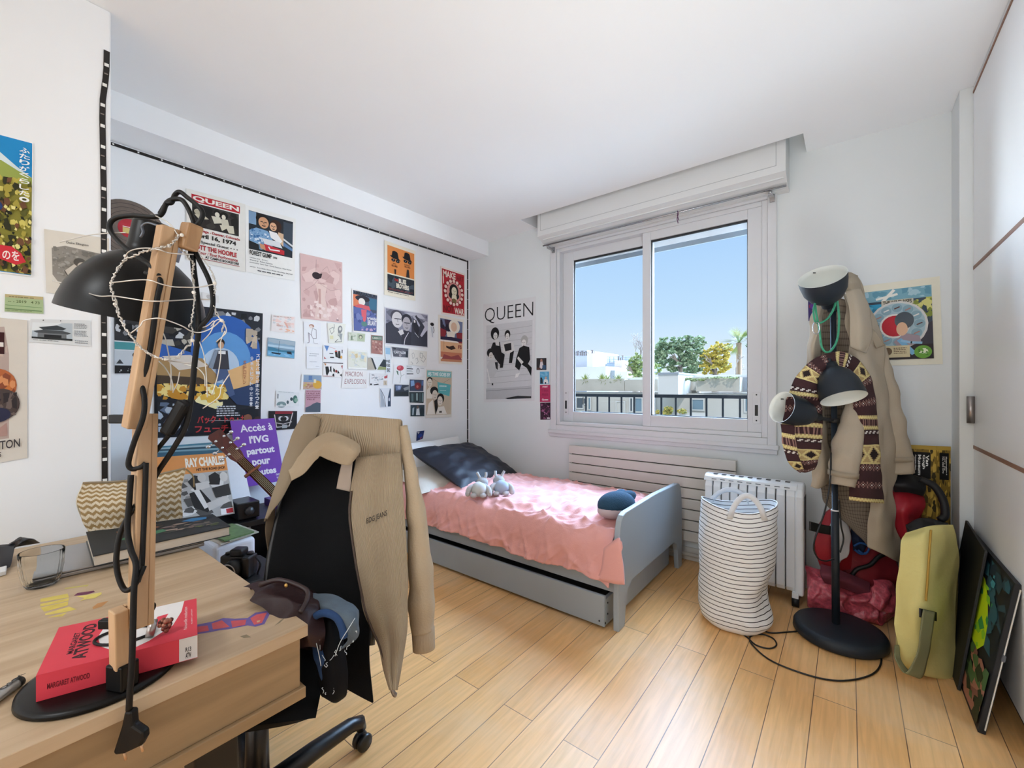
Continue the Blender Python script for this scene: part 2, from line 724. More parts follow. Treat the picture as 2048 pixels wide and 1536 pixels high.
for (x0, x1, z0, z1, y0, wl, wr, wb, wt, hx) in (
        (-1.935, -1.155, 0.913, 2.356, YW + 0.055, 0.10, 0.06, 0.085, 0.075, -1.905),
        (-1.215, -0.434, 0.913, 2.356, YW + 0.008, 0.062, 0.082, 0.083, 0.062, -0.465)):
    mb = MB()
    ring(mb, x0, x1, z0, z1, y0, y0 + 0.04, wl, wr, wb, wt, PVC)
    sa = mb.build('sash', win, bevel=0.003)
    mb = MB()
    mb.box((x0 + wl - 0.004, y0 + 0.018, z0 + wb - 0.004), (x1 - wr + 0.004, y0 + 0.022, z1 - wt + 0.004), GLASS)
    mb.build('pane', sa)
    mb = MB()
    ring(mb, x0 + wl, x1 - wr, z0 + wb, z1 - wt, y0 + 0.012, y0 + 0.028, 0.005, 0.005, 0.005, 0.012, DARKG)
    mb.build('gasket', sa)
    mb = MB()
    mb.box((hx - 0.022, y0 - 0.004, 0.97), (hx + 0.022, y0, 1.17), PVC)
    mb.box((hx - 0.009, y0 - 0.006, 1.02), (hx + 0.009, y0 - 0.003, 1.09), BLACK)
    for zz in (0.99, 1.155):
        mb.ball((hx, y0 - 0.004, zz), 0.005, BLACK, n=8, k=6)
    mb.build('pull_plate', sa, bevel=0.002)
mb = MB()
mb.box((WX0 - 0.02, YW - 0.03, WZ0 - 0.025), (WX1 + 0.012, YW + 0.02, WZ0 + 0.004), PVC)
mb.box((WX0 - 0.01, YW - 0.016, WZ0 - 0.055), (WX1 + 0.004, YW + 0.01, WZ0 - 0.022), PVC)
mb.build('sill', win, bevel=0.004)
# the outer reveal and the edge of the roller shutter left half a hand down
mb = MB()
mb.box((WX0, YW + 0.16, 2.282), (WX1, YW + 0.185, 2.45), mat('#f4f6f7', 0.5))
mb.box((WX0, YW + 0.165, 2.245), (WX1, YW + 0.18, 2.283), mat('#8f9aa3', 0.6))
mb.build('shutter_edge', win)
mb = MB()
BOXM = mat('#d8d9d8', 0.6, var=0.01)
sb = [(2.914, 2.74), (2.914, 2.456), (2.935, 2.446), (2.99, 2.42), (3.06, 2.405), (YW, 2.398), (YW, 2.74)]
mb.prism([(-2.032, y, z) for y, z in sb], (1.745, 0, 0), BOXM)
LINE = mat('#a9abac', 0.7)
mb.box((-2.005, 2.9125, 2.497), (-0.335, 2.9145, 2.5), LINE)
mb.box((-0.336, 2.9125, 2.497), (-0.333, 2.9145, 2.74), LINE)
mb.box((-2.005, 2.9125, 2.497), (-2.002, 2.9145, 2.74), LINE)
for k_ in range(4):
    yy = 2.95 + 0.036 * k_
    zz = 2.437 - 0.010 * k_
    mb.box((-2.0, yy, zz - 0.006), (-0.3, yy + 0.012, zz + 0.004), BOXM)
struct(mb, 'trim_2', bevel=0.003)

# curtain rod
rod = thing('curtain_rod', 'thin bare chrome curtain rod across the top of the window', 'curtain rod', (-1.16, 3.0, 2.39))
CHR = mat('#a9a9ab', 0.25, 0.9)
mb = MB()
mb.tube([(-2.035, 3.0, 2.402), (-0.292, 3.0, 2.402)], 0.006, CHR, 10)
mb.build('rod', rod)
for xx in (-1.985, -0.375):
    mb = MB()
    mb.box((xx - 0.012, 3.0, 2.372), (xx + 0.012, 3.092, 2.384), CHR)
    mb.tube([(xx, 3.0, 2.378), (xx, 3.0, 2.394)], 0.007, CHR, 8)
    mb.box((xx - 0.013, 3.078, 2.355), (xx + 0.013, 3.091, 2.40), CHR)
    mb.build('bracket', rod)
mb = MB()
pp = at(1356, 425, y=3.0)
mb.tube([(pp.x, 2.993, 2.41), (pp.x + 0.004, 2.992, 2.385), (pp.x - 0.004, 2.992, 2.355), (pp.x + 0.003, 2.993, 2.325)], 0.003, mat('#5d2b58', 0.8), 6)
mb.tube([(pp.x, 3.007, 2.41), (pp.x - 0.006, 3.006, 2.385), (pp.x + 0.003, 3.006, 2.35)], 0.003, mat('#5d2b58', 0.8), 6)
tag(mb.build('ribbon'), 'short purple string knotted on the middle of the curtain rod', 'string')

# fitted wardrobe along the right side
wd = thing('wardrobe', 'tall white fitted wardrobe with thin wooden strips on the right', 'wardrobe', (0.7, 0.8, 0))
DOORM = mat('#f5f7f9', 0.32, var=0.01, spec=0.5)
TRIMW = wood('#7d5646', '#96705b', 1, 3, 0.5, 'wardrobe_strip')
mb = MB()
mb.box((XR, YB + 0.02, 2.592), (1.09, 2.91, ZC - 0.001), mat('#d9dadc', 0.6))
mb.box((XR + 0.03, YB + 0.02, 0), (1.09, 2.91, 0.08), mat('#3a3533', 0.7))
mb.box((XR + 0.03, YB + 0.02, 0.08), (1.09, 2.91, 2.59), mat('#c9cccf', 0.6))
mb.build('carcass', wd)
for k_, (y0, y1) in enumerate(((1.0, 2.905), (YB + 0.03, 0.995))):
    mb = MB()
    mb.box((XR, y0, 0.078), (XR + 0.026, y1, 2.578), DOORM)
    dr = mb.build('door', wd, bevel=0.002)
    for zz in (0.915, 1.752):
        mb = MB()
        mb.box((XR - 0.002, y0, zz), (XR + 0.004, y1, zz + 0.016), TRIMW)
        mb.build('inlay_strip', dr)
    mb = MB()
    mb.box((XR - 0.003, y0, 2.578), (XR + 0.02, y1, 2.588), TRIMW)
    mb.build('top_strip', dr)
hp = at(1932, 841, x=XR - 0.012)
mb = MB()
ALU = mat('#9c9694', 0.35, 0.85)
hy = 2.89
mb.tube([(XR - 0.012, hy, 1.035), (XR - 0.012, hy, 1.16)], 0.014, ALU, 14)
mb.box((XR - 0.006, hy - 0.006, 1.04), (XR + 0.002, hy + 0.012, 1.155), ALU)
mb.build('handle', wd)

# light strips stuck on the wall
LEDM = mat('#15110f', 0.45)
LEDW = mat('#f2f2ee', 0.4)
led = thing('led_strip', 'black LED strip with white diodes framing the poster wall', 'led strip', (XL + 0.003, 1.7, 2.46))
mb = MB()
mb.box((XL + 0.0005, YP + 0.02, 2.457), (XL + 0.004, YW - 0.022, 2.472), LEDM)
mb.box((XL + 0.0005, YW - 0.038, 0.60), (XL + 0.004, YW - 0.022, 2.465), LEDM)
mb.build('tape', led)
for k_ in range(27):
    yy = 0.45 + 0.1 * k_
    mb = MB()
    mb.box((XL + 0.0042, yy, 2.461), (XL + 0.006, yy + 0.007, 2.468), LEDW)
    mb.build('diode', led)
for k_ in range(18):
    mb = MB()
    mb.box((XL + 0.0042, YW - 0.034, 0.68 + 0.1 * k_), (XL + 0.006, YW - 0.027, 0.687 + 0.1 * k_), LEDW)
    mb.build('diode', led)
led2 = thing('led_strip', 'black LED strip with white diodes running down the corner behind the desk lamp', 'led strip', (XP + 0.003, YP - 0.02, 0.6))
mb = MB()
pts = [(0.312, 2.46), (0.311, 2.39), (0.3085, 2.35), (0.301, 2.27), (0.300, 2.2), (0.304, 1.9), (0.304, 1.5), (0.306, 1.0), (0.307, 0.60)]
P_ = [[V((XP + 0.003, y - 0.0085, z)), V((XP + 0.003, y + 0.0085, z))] for y, z in pts]
mb.grid(P_, LEDM, smooth=False)
mb.build('tape', led2)
for k_ in range(24):
    zz = 2.40 - 0.0775 * k_
    for (y0, z0), (y1, z1) in zip(pts, pts[1:]):
        if z1 <= zz <= z0:
            yy = y0 + (y1 - y0) * (z0 - zz) / (z0 - z1)
    mb = MB()
    mb.box((XP + 0.0032, yy - 0.006, zz), (XP + 0.0055, yy + 0.006, zz + 0.011), LEDW)
    mb.build('diode', led2)
    if k_ % 2 == 0:
        mb = MB()
        mb.box((XP + 0.0032, yy - 0.006, zz - 0.03), (XP + 0.0048, yy + 0.004, zz - 0.026), mat('#8a8078', 0.5))
        mb.build('resistor', led2)
# ------------------------------------------------------------------ wall radiator
RADM = mat('#cfcbc4', 0.5, var=0.01)
rad = thing('wall_radiator', 'cream flat panel radiator with horizontal slats under the window', 'radiator', (-1.2, 3.05, 0.1))
for k_ in range(8):
    z1 = 0.728 - 0.0735 * k_
    mb = MB()
    mb.box((-1.811, 3.045, z1 - 0.066), (-0.571, 3.068, z1), RADM)
    mb.build('slat', rad, bevel=0.003)
mb = MB()
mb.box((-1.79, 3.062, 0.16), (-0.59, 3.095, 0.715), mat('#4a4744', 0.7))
mb.box((-1.80, 3.09, 0.16), (-0.58, YW - 0.001, 0.70), mat('#bdb9b2', 0.6))
mb.build('back_panel', rad)
mb = MB()
mb.tube([(-1.9, 3.06, 0.06), (-0.5, 3.06, 0.05)], 0.012, mat('#b9b5ae', 0.5), 10)
mb.tube([(-0.62, 3.075, 0.165), (-0.62, 3.07, 0.055)], 0.011, mat('#b9b5ae', 0.5), 10)
mb.build('pipe', rad)

# ------------------------------------------------------------------ bed
BEDM = mat('#9ba4ab', 0.38, var=0.015)
BX0, BX1, BY0, BY1 = -2.985, -0.885, 1.962, 2.975
bed = thing('bed', 'grey painted single bed with a curved footboard by the radiator', 'bed', ((BX0 + BX1) / 2, (BY0 + BY1) / 2, 0))


def end_board(x0, x1, top):
    pl = [(BY0, 0), (BY0 + 0.075, 0), (BY0 + 0.085, 0.06), (BY0 + 0.098, 0.13), (BY0 + 0.12, 0.175), (BY0 + 0.17, 0.20)]
    pl += [(BY0 + BY1 - y, z) for y, z in pl[::-1]]
    prof = [(0.0, 0.30), (0.004, 0.36), (0.006, 0.41), (0.012, 0.47), (0.02, top - 0.075), (0.032, top - 0.04), (0.055, top - 0.018), (0.09, top - 0.008)]
    right = [(BY1 - a, z) for a, z in prof]
    left = [(BY0 + a, z) for a, z in prof][::-1]
    mid = [((BY0 + BY1) / 2, top + 0.002)]
    poly = pl + right + mid + left
    return [(x0, y, z) for y, z in poly], (x1 - x0, 0, 0)


for nm, x0, x1, top in (('footboard', -0.915, BX1, 0.578), ('headboard', BX0, -2.955, 0.60)):
    mb = MB()
    p_, v_ = end_board(x0, x1, top)
    mb.prism(p_, v_, BEDM)
    mb.build(nm, bed, bevel=0.005)
for yy in (1.975, 2.94):
    mb = MB()
    mb.box((-2.957, yy, 0.182), (-0.913, yy + 0.022, 0.285), BEDM)
    mb.build('side_rail', bed, bevel=0.003)
mb = MB()
for k_ in range(12):
    mb.box((-2.9 + 0.165 * k_, 1.995, 0.235), (-2.83 + 0.165 * k_, 2.942, 0.25), mat('#b08f68', 0.6))
mb.build('slats', bed)
dw = thing('trundle_drawer', 'long grey drawer pulled slightly out beneath the bed', 'drawer', (-1.95, 2.4, 0))
mb = MB()
mb.box((-2.93, 1.935, 0.016), (-0.948, 1.953, 0.168), BEDM)
mb.build('front', dw, bevel=0.003)
mb = MB()
mb.box((-2.93, 1.953, 0.02), (-2.912, 2.9, 0.15), BEDM)
mb.box((-0.966, 1.953, 0.02), (-0.948, 2.9, 0.15), BEDM)
mb.box((-2.912, 2.885, 0.02), (-0.966, 2.9, 0.15), BEDM)
mb.box((-2.912, 1.953, 0.02), (-0.966, 2.9, 0.03), mat('#6d7073', 0.6))
mb.build('tray', dw)
for c_ in ((-0.9475, 1.944, 0.035), (-0.9475, 1.97, 0.07), (-0.9475, 1.97, 0.125), (-0.975, 1.9345, 0.04)):
    mb = MB()
    mb.ball(c_, 0.0045, BLACK, n=8, k=6)
    mb.build('screw', dw)
mb = MB()
mb.box((-2.945, 1.998, 0.25), (-0.925, 2.938, 0.41), mat('#e6e2da', 0.8))
tag(mb.build('mattress', bevel=0.03, seg=4), 'white mattress hidden beneath the pink duvet on the bed', 'mattress')

# pink duvet
PINK = mat('#e9aaa3', 0.8, var=0.04, scale=5, bump=0.15, bscale=160)
pb_ = PINK.node_tree.nodes['Principled BSDF']
pb_.inputs['Sheen Weight'].default_value = 0.35
pb_.inputs['Sheen Tint'].default_value = (0.72, 0.82, 1.0, 1)
pb_.inputs['Sheen Roughness'].default_value = 0.4
mb = MB()
prof = [(1.951, 0.245), (1.9515, 0.29), (1.952, 0.33), (1.954, 0.375), (1.963, 0.415), (1.985, 0.448), (2.03, 0.462),
        (2.12, 0.472), (2.3, 0.480), (2.5, 0.478), (2.7, 0.466), (2.86, 0.452), (2.95, 0.432), (2.985, 0.39), (2.988, 0.34)]
cp = crom([V((0, y, z)) for y, z in prof], 110)
P_ = []
NX = 190
for j in range(len(cp)):
    row = []
    for i in range(NX):
        s_ = i / (NX - 1)
        x = -2.83 + s_ * (2.83 - 0.925)
        y, z = cp[j].y, cp[j].z
        t_ = j / (len(cp) - 1)
        side = max(0.0, 1 - t_ / 0.33)
        top_ = min(1.0, max(0.0, (t_ - 0.2) / 0.2))
        q = V((x * 7.5 + y * 2.2, y * 2.0, 0))
        w1 = mn.noise(V((x * 9 + 1.2 * math.sin(z * 9), 3.1 * t_, 1.7)))
        w2 = 1 - abs(mn.noise(V((x * 5.5 - y * 6.5, x * 3 + y * 4, 2.2)))) * 2
        w3 = 1 - abs(mn.noise(V((x * 9.5 + y * 4.5, y * 11 - x * 5, 7.2)))) * 2
        w4 = mn.noise(V((x * 24, y * 24, z * 24)))
        rdg = lambda a_, b_, c_: (1 - min(1.0, abs(mn.noise(V((a_, b_, c_)))) * 3.2)) ** 2
        r1_ = rdg(x * 6.5 + y * 5, y * 4 - x * 2.5, 1.3)
        r2_ = rdg(x * 8 - y * 7, y * 6 + x * 2, 5.1)
        r3_ = rdg(x * 10 + z * 5, z * 3 + 2.0, 9.4)
        r4_ = rdg(x * 17 - z * 14, z * 9, 3.4)
        bumpz = top_ * (0.016 * (w2 ** 3 if w2 > 0 else 0) + 0.014 * (w3 ** 3 if w3 > 0 else 0) + 0.014 * mn.noise(V((x * 3.2, y * 3.2, 4))) + 0.003 * w4 + 0.011 * r1_ + 0.009 * r2_)
        z2 = z + bumpz
        y2 = y - side * (0.020 * w1 + 0.020 * max(-0.3, w3) + 0.004 * w4 + 0.016 * r3_ + 0.010 * r4_ + 0.010)
        if t_ < 0.30:
            z2 += (1 - t_ / 0.30) * (0.018 * mn.noise(V((x * 3.1, 0.5, 0))) + 0.010)
            k_ = max(0.0, (s_ - 0.93) / 0.07)
            z2 -= k_ * k_ * 0.035 * (1 - t_ / 0.30)
        # the foot end is tucked and rises towards the board
        if s_ > 0.97:
            z2 -= (s_ - 0.97) / 0.03 * 0.012 * top_
        row.append(V((x, y2, z2)))
    P_.append(row)
mb.grid(P_, PINK)
# the corner that hangs in front of the leg
cr = [[at(1210, 1095, y=1.945), at(1238, 1075, y=1.942), at(1240, 1090, y=1.943)],
      [at(1205, 1135, y=1.942), at(1232, 1125, y=1.936), at(1247, 1128, y=1.94)],
      [at(1195, 1158, y=1.942), at(1230, 1166, y=1.934), at(1250, 1168, y=1.938)]]
mb.patch(cr, 10, 10, PINK)
tag(mb.build('duvet', solid=0.012), 'rumpled pink duvet spread over the bed', 'duvet')

# pillows
mb = MB()
NAVY = mat('#0a0f20', 0.55, var=0.03, scale=4, bump=0.1, bscale=30)
WHITEP = mat('#e7e6e6', 0.8, var=0.02)
CREAM = mat('#c8c0b4', 0.85, var=0.03, bump=0.1, bscale=80)
cushion(mb, (-2.78, 2.50, 0.60), (0.34, 0.70, 0.13), rotm(0, 58, 4), WHITEP, wr=0.008)
tag(mb.build('pillow'), 'white pillow leaning upright against the wall at the head of the bed', 'pillow')
mb = MB()
cushion(mb, (-2.50, 2.24, 0.52), (0.44, 0.58, 0.10), rotm(4, 10, -8), CREAM, wr=0.006)
tag(mb.build('pillow'), 'flat cream pillow under the navy pillow on the bed', 'pillow')
mb = MB()
cushion(mb, (-2.46, 2.52, 0.585), (0.56, 0.86, 0.15), rotm(-3, 25, 9), NAVY, n=34, wr=0.016, wsc=11)
tag(mb.build('pillow'), 'dark navy blue pillow on the head end of the bed', 'pillow')

# plush rabbits
PL1 = mat('#b9b7b8', 0.95, var=0.05, scale=60, bump=0.2, bscale=200)
PL2 = mat('#a9aaae', 0.95, var=0.05, scale=60, bump=0.2, bscale=200)
PLB = mat('#a4b0c2', 0.9, var=0.04)


def rabbit(px, lab, lean, bodym, z=0.497):
    o = at(*px, z=z)
    t = thing('plush_rabbit', lab, 'soft toy', o)
    bc = o + V((0, 0, 0.043))
    mb = MB()
    mb.ball(bc, (0.058, 0.05, 0.048), bodym, fn=lambda p: p * (1 + 0.04 * math.sin(8 * p.x + 3 * p.z)))
    mb.build('body', t)
    hc = bc + RIGHT * (0.018 * lean) + FWD * 0.045 + V((0, 0, 0.036))
    mb = MB()
    mb.ball(hc, (0.041, 0.038, 0.034), PL2, fn=lambda p: p * (1 + 0.03 * math.sin(7 * p.y)))
    mb.ball(hc - FWD * 0.028 + RIGHT * 0.012 * lean - UP * 0.012, (0.02, 0.018, 0.015), PL2)
    mb.build('head', t)
    for q in (-1, 1):
        mb = MB()
        e = hc + RIGHT * (0.014 * q) + V((0, 0, 0.02))
        mb.tube([e, e + RIGHT * (0.010 * q) + UP * 0.022 + FWD * .006, e + RIGHT * (0.016 * q - 0.006 * lean) + UP * 0.042 + FWD * .014], [0.010, 0.015, 0.009], PL1, 10, res=10)
        mb.build('ear', t)
        mb = MB()
        a = bc + RIGHT * (0.040 * q) + UP * 0.018
        mb.tube([a, a + RIGHT * (0.022 * q) - FWD * 0.018 - UP * 0.012, a + RIGHT * (0.030 * q) - FWD * 0.03 - UP * 0.040], [0.017, 0.021, 0.018], PL1, 10, res=10)
        mb.ball(a + RIGHT * (0.030 * q) - FWD * 0.03 - UP * 0.040, 0.0175, PL1, n=12, k=8)
        mb.build('arm', t)
        mb = MB()
        mb.ball(bc + RIGHT * (0.03 * q) - FWD * 0.042 - UP * 0.028, (0.02, 0.026, 0.016), PL1, n=12, k=8)
        mb.build('foot', t)
    return t


rabbit((958, 992), 'pale grey plush rabbit in a white bib slumped against the navy pillow', 1, mat('#c4c8ca', 0.95, var=0.05))
rabbit((1003, 988), 'blue grey plush rabbit lying beside the paler one on the pink duvet', -1, PLB)

# blue plush whale
wc = at(1236, 1046, z=0.49) + V((-0.045, 0.03, 0))
wh = thing('plush_whale', 'blue and white round plush cushion against the footboard', 'soft toy', wc)
BLU = mat('#23445c', 0.95, var=0.12, scale=30, bump=0.3, bscale=160)
mb = MB()
mb.ball(wc + V((0, 0.05, 0.075)), (0.08, 0.12, 0.068), BLU, rotm(0, 0, -20), 22, 14)
mb.build('body', wh)
mb = MB()
mb.ball(wc + V((0, 0.04, 0.05)), (0.076, 0.115, 0.05), mat('#bfaeb2', 0.95), rotm(0, 0, -20), 22, 14)
mb.build('belly', wh)
mb = MB()
mb.ball(wc + V((0.02, 0.12, 0.10)), (0.04, 0.07, 0.03), BLU, rotm(15, 20, -25))
mb.ball(wc + V((-0.02, 0.15, 0.10)), (0.04, 0.06, 0.028), BLU, rotm(10, -15, 20))
mb.build('tail', wh)

# ------------------------------------------------------------------ oil filled radiator
OIL = mat('#e3e5e6', 0.35, var=0.01)
oil = thing('oil_radiator', 'white oil filled column heater on castors behind the striped bag', 'heater', (-0.45, 2.88, 0))
OX0, OX1, OY0, OY1 = -0.70, -0.20, 2.80, 2.95
nf = 10
fw = (OX1 - OX0 - 0.03) / nf
for k_ in range(nf):
    x0 = OX0 + fw * k_
    mb = MB()
    pr = [(OY0 + 0.012, 0.075), (OY0, 0.10), (OY0, 0.60), (OY0 + 0.012, 0.632), (OY0 + 0.04, 0.648), (OY1 - 0.04, 0.648), (OY1, 0.60), (OY1, 0.10), (OY1 - 0.012, 0.075)]
    mb.prism([(x0 + 0.003, y, z) for y, z in pr], (fw - 0.006, 0, 0), OIL)
    mb.build('fin', oil, bevel=0.004)
mb = MB()
mb.box((OX0, OY0 + 0.02, 0.09), (OX1 - 0.03, OY1 - 0.02, 0.63), mat('#55585b', 0.6))
mb.build('core', oil)
mb = MB()
pr = [(OY0 + 0.004, 0.632), (OY0 + 0.02, 0.655), (OY0 + 0.05, 0.667), (OY1 - 0.05, 0.667), (OY1 - 0.01, 0.64)]
mb.prism([(OX0 - 0.004, y, z) for y, z in pr], (OX1 - OX0 - 0.02, 0, 0), OIL)
for k_ in range(9):
    xx = OX0 + 0.04 + 0.047 * k_
    mb.box((xx, OY0 + 0.045, 0.6665), (xx + 0.024, OY0 + 0.075, 0.6685), BLACK)
    mb.box((xx, OY0 + 0.0085, 0.6415), (xx + 0.026, OY0 + 0.014, 0.6455), mat('#6a6d70', 0.6))
mb.build('top_grille', oil, bevel=0.002)
mb = MB()
pr = [(OY0 - 0.004, 0.06), (OY0 - 0.006, 0.60), (OY0 + 0.01, 0.64), (OY0 + 0.045, 0.667), (OY1 - 0.045, 0.667), (OY1, 0.64), (OY1 + 0.006, 0.6), (OY1 + 0.004, 0.06)]
mb.prism([(OX1 - 0.034, y, z) for y, z in pr], (0.042, 0, 0), OIL)
mb.build('control_panel', oil, bevel=0.012, seg=3)
mb = MB()
mb.box((OX1 + 0.004, OY0 + 0.03, 0.42), (OX1 + 0.0105, OY0 + 0.05, 0.60), BLACK)
mb.box((OX1 + 0.004, OY0 + 0.09, 0.20), (OX1 + 0.0105, OY0 + 0.115, 0.60), BLACK)
mb.build('control_strip', oil)
for xx in (OX0 + 0.05, OX1 - 0.03):
    mb = MB()
    mb.box((xx - 0.015, OY0 - 0.02, 0.045), (xx + 0.015, OY1 + 0.02, 0.078), OIL)
    for yy in (OY0 + 0.0, OY1):
        mb.tube([(xx - 0.016, yy, 0.03), (xx + 0.016, yy, 0.03)], 0.0295, BLACK, 16)
    mb.build('castor_foot', oil)

# ------------------------------------------------------------------ striped laundry bag
lc = V((-0.462, 2.43, 0))
lb = thing('laundry_bag', 'white laundry bag with thin black stripes and two handles', 'laundry bag', lc)
LW = mat('#e9ebec', 0.85, var=0.02, bump=0.1, bscale=200)
LK = mat('#1e2228', 0.85)
NR, NC = 168, 56


def bag_pt(i, j, inset=0.0):
    t = i / (NR - 1)
    q = 2 * math.pi * j / NC
    z = 0.004 + 0.61 * t
    r = 0.168 - 0.03 * math.exp(-t * 26) + 0.006 * math.sin(t * 3.1)
    # slumped: a fold of the right side near the base and dents
    r += 0.010 * mn.noise(V((math.cos(q) * 1.6, math.sin(q) * 1.6, t * 3.5))) + 0.005 * mn.noise(V((math.cos(q) * 4, math.sin(q) * 4, t * 9)))
    qr = q - math.radians(-10)
    dent = math.exp(-((math.atan2(math.sin(qr), math.cos(qr))) / 0.7) ** 2)
    r -= dent * 0.045 * math.exp(-((t - 0.30) / 0.14) ** 2)
    r += dent * 0.014 * math.exp(-((t - 0.08) / 0.06) ** 2) + dent * 0.012 * math.exp(-((t - 0.95) / 0.2) ** 2)
    r -= inset
    z += 0.02 * math.sin(q * 2 + 0.8) * t * t + 0.012 * math.sin(q + 2.4) * t
    return lc + V((r * math.cos(q) + 0.012 * t, r * math.sin(q) * 0.96 - 0.01 * t, z))


def stripe(i, j, fi, fj):
    return LK if i % 6 == 3 and i > 3 else LW


mb = MB()
mb.grid([[bag_pt(i, j) for j in range(NC)] for i in range(NR)], LW, stripe, closed=True)
mb.add([bag_pt(0, j) for j in range(NC)], [tuple(range(NC))[::-1]], LW)
mb.build('body', lb, solid=0.004)
HW = mat('#d8dadd', 0.85, bump=0.1, bscale=200)
for (a_, b_, top_, tg) in (((1420, 1000), (1478, 1008), (1441, 962), 2.44), ((1482, 1045), (1530, 1047), (1504, 995), 2.15)):
    p0, p1, p2 = at(*a_, d=tg - (0.35 if tg > 2.3 else 0)), at(*b_, d=tg - (0.3 if tg > 2.3 else -0.03)), None
    mb = MB()
    if tg > 2.3:
        base0, base1, lift = bag_pt(NR - 8, 23, -0.004), bag_pt(NR - 8, 12, -0.004), 0.075
    else:
        base0, base1, lift = bag_pt(NR - 12, 42, -0.006), bag_pt(NR - 12, 50, -0.006), 0.115
    rows = []
    for i in range(15):
        t = i / 14
        p = base0.lerp(base1, t) + V((0, 0, lift * math.sin(math.pi * t) ** 0.7))
        out = (p - lc)
        out.z = 0
        tang = (base1 - base0).normalized()
        side = (tang * math.cos(math.pi * t) * -0.0 + tang * math.cos(math.pi * t) + V((0, 0, 1)) * 0.0)
        wv = tang.cross(V((0, 0, 1))).normalized() * 0.004
        nrm = V((0, 0, 1)).lerp(tang * (1 if t > 0.5 else -1), abs(2 * t - 1) ** 0.6).normalized()
        rows.append([p - nrm * 0.013, p + nrm * 0.013])
    mb.grid(rows, HW)
    mb.build('handle', lb, solid=0.003)
# ------------------------------------------------------------------ papers on the walls
def pm(h):
    return mat(h, 0.55, var=0.03, scale=25, spec=0.3)


PLANES = {'L': ('x', XL, V((1, 0, 0))), 'P': ('x', XP, V((1, 0, 0))), 'W': ('y', YW, V((0, -1, 0)))}


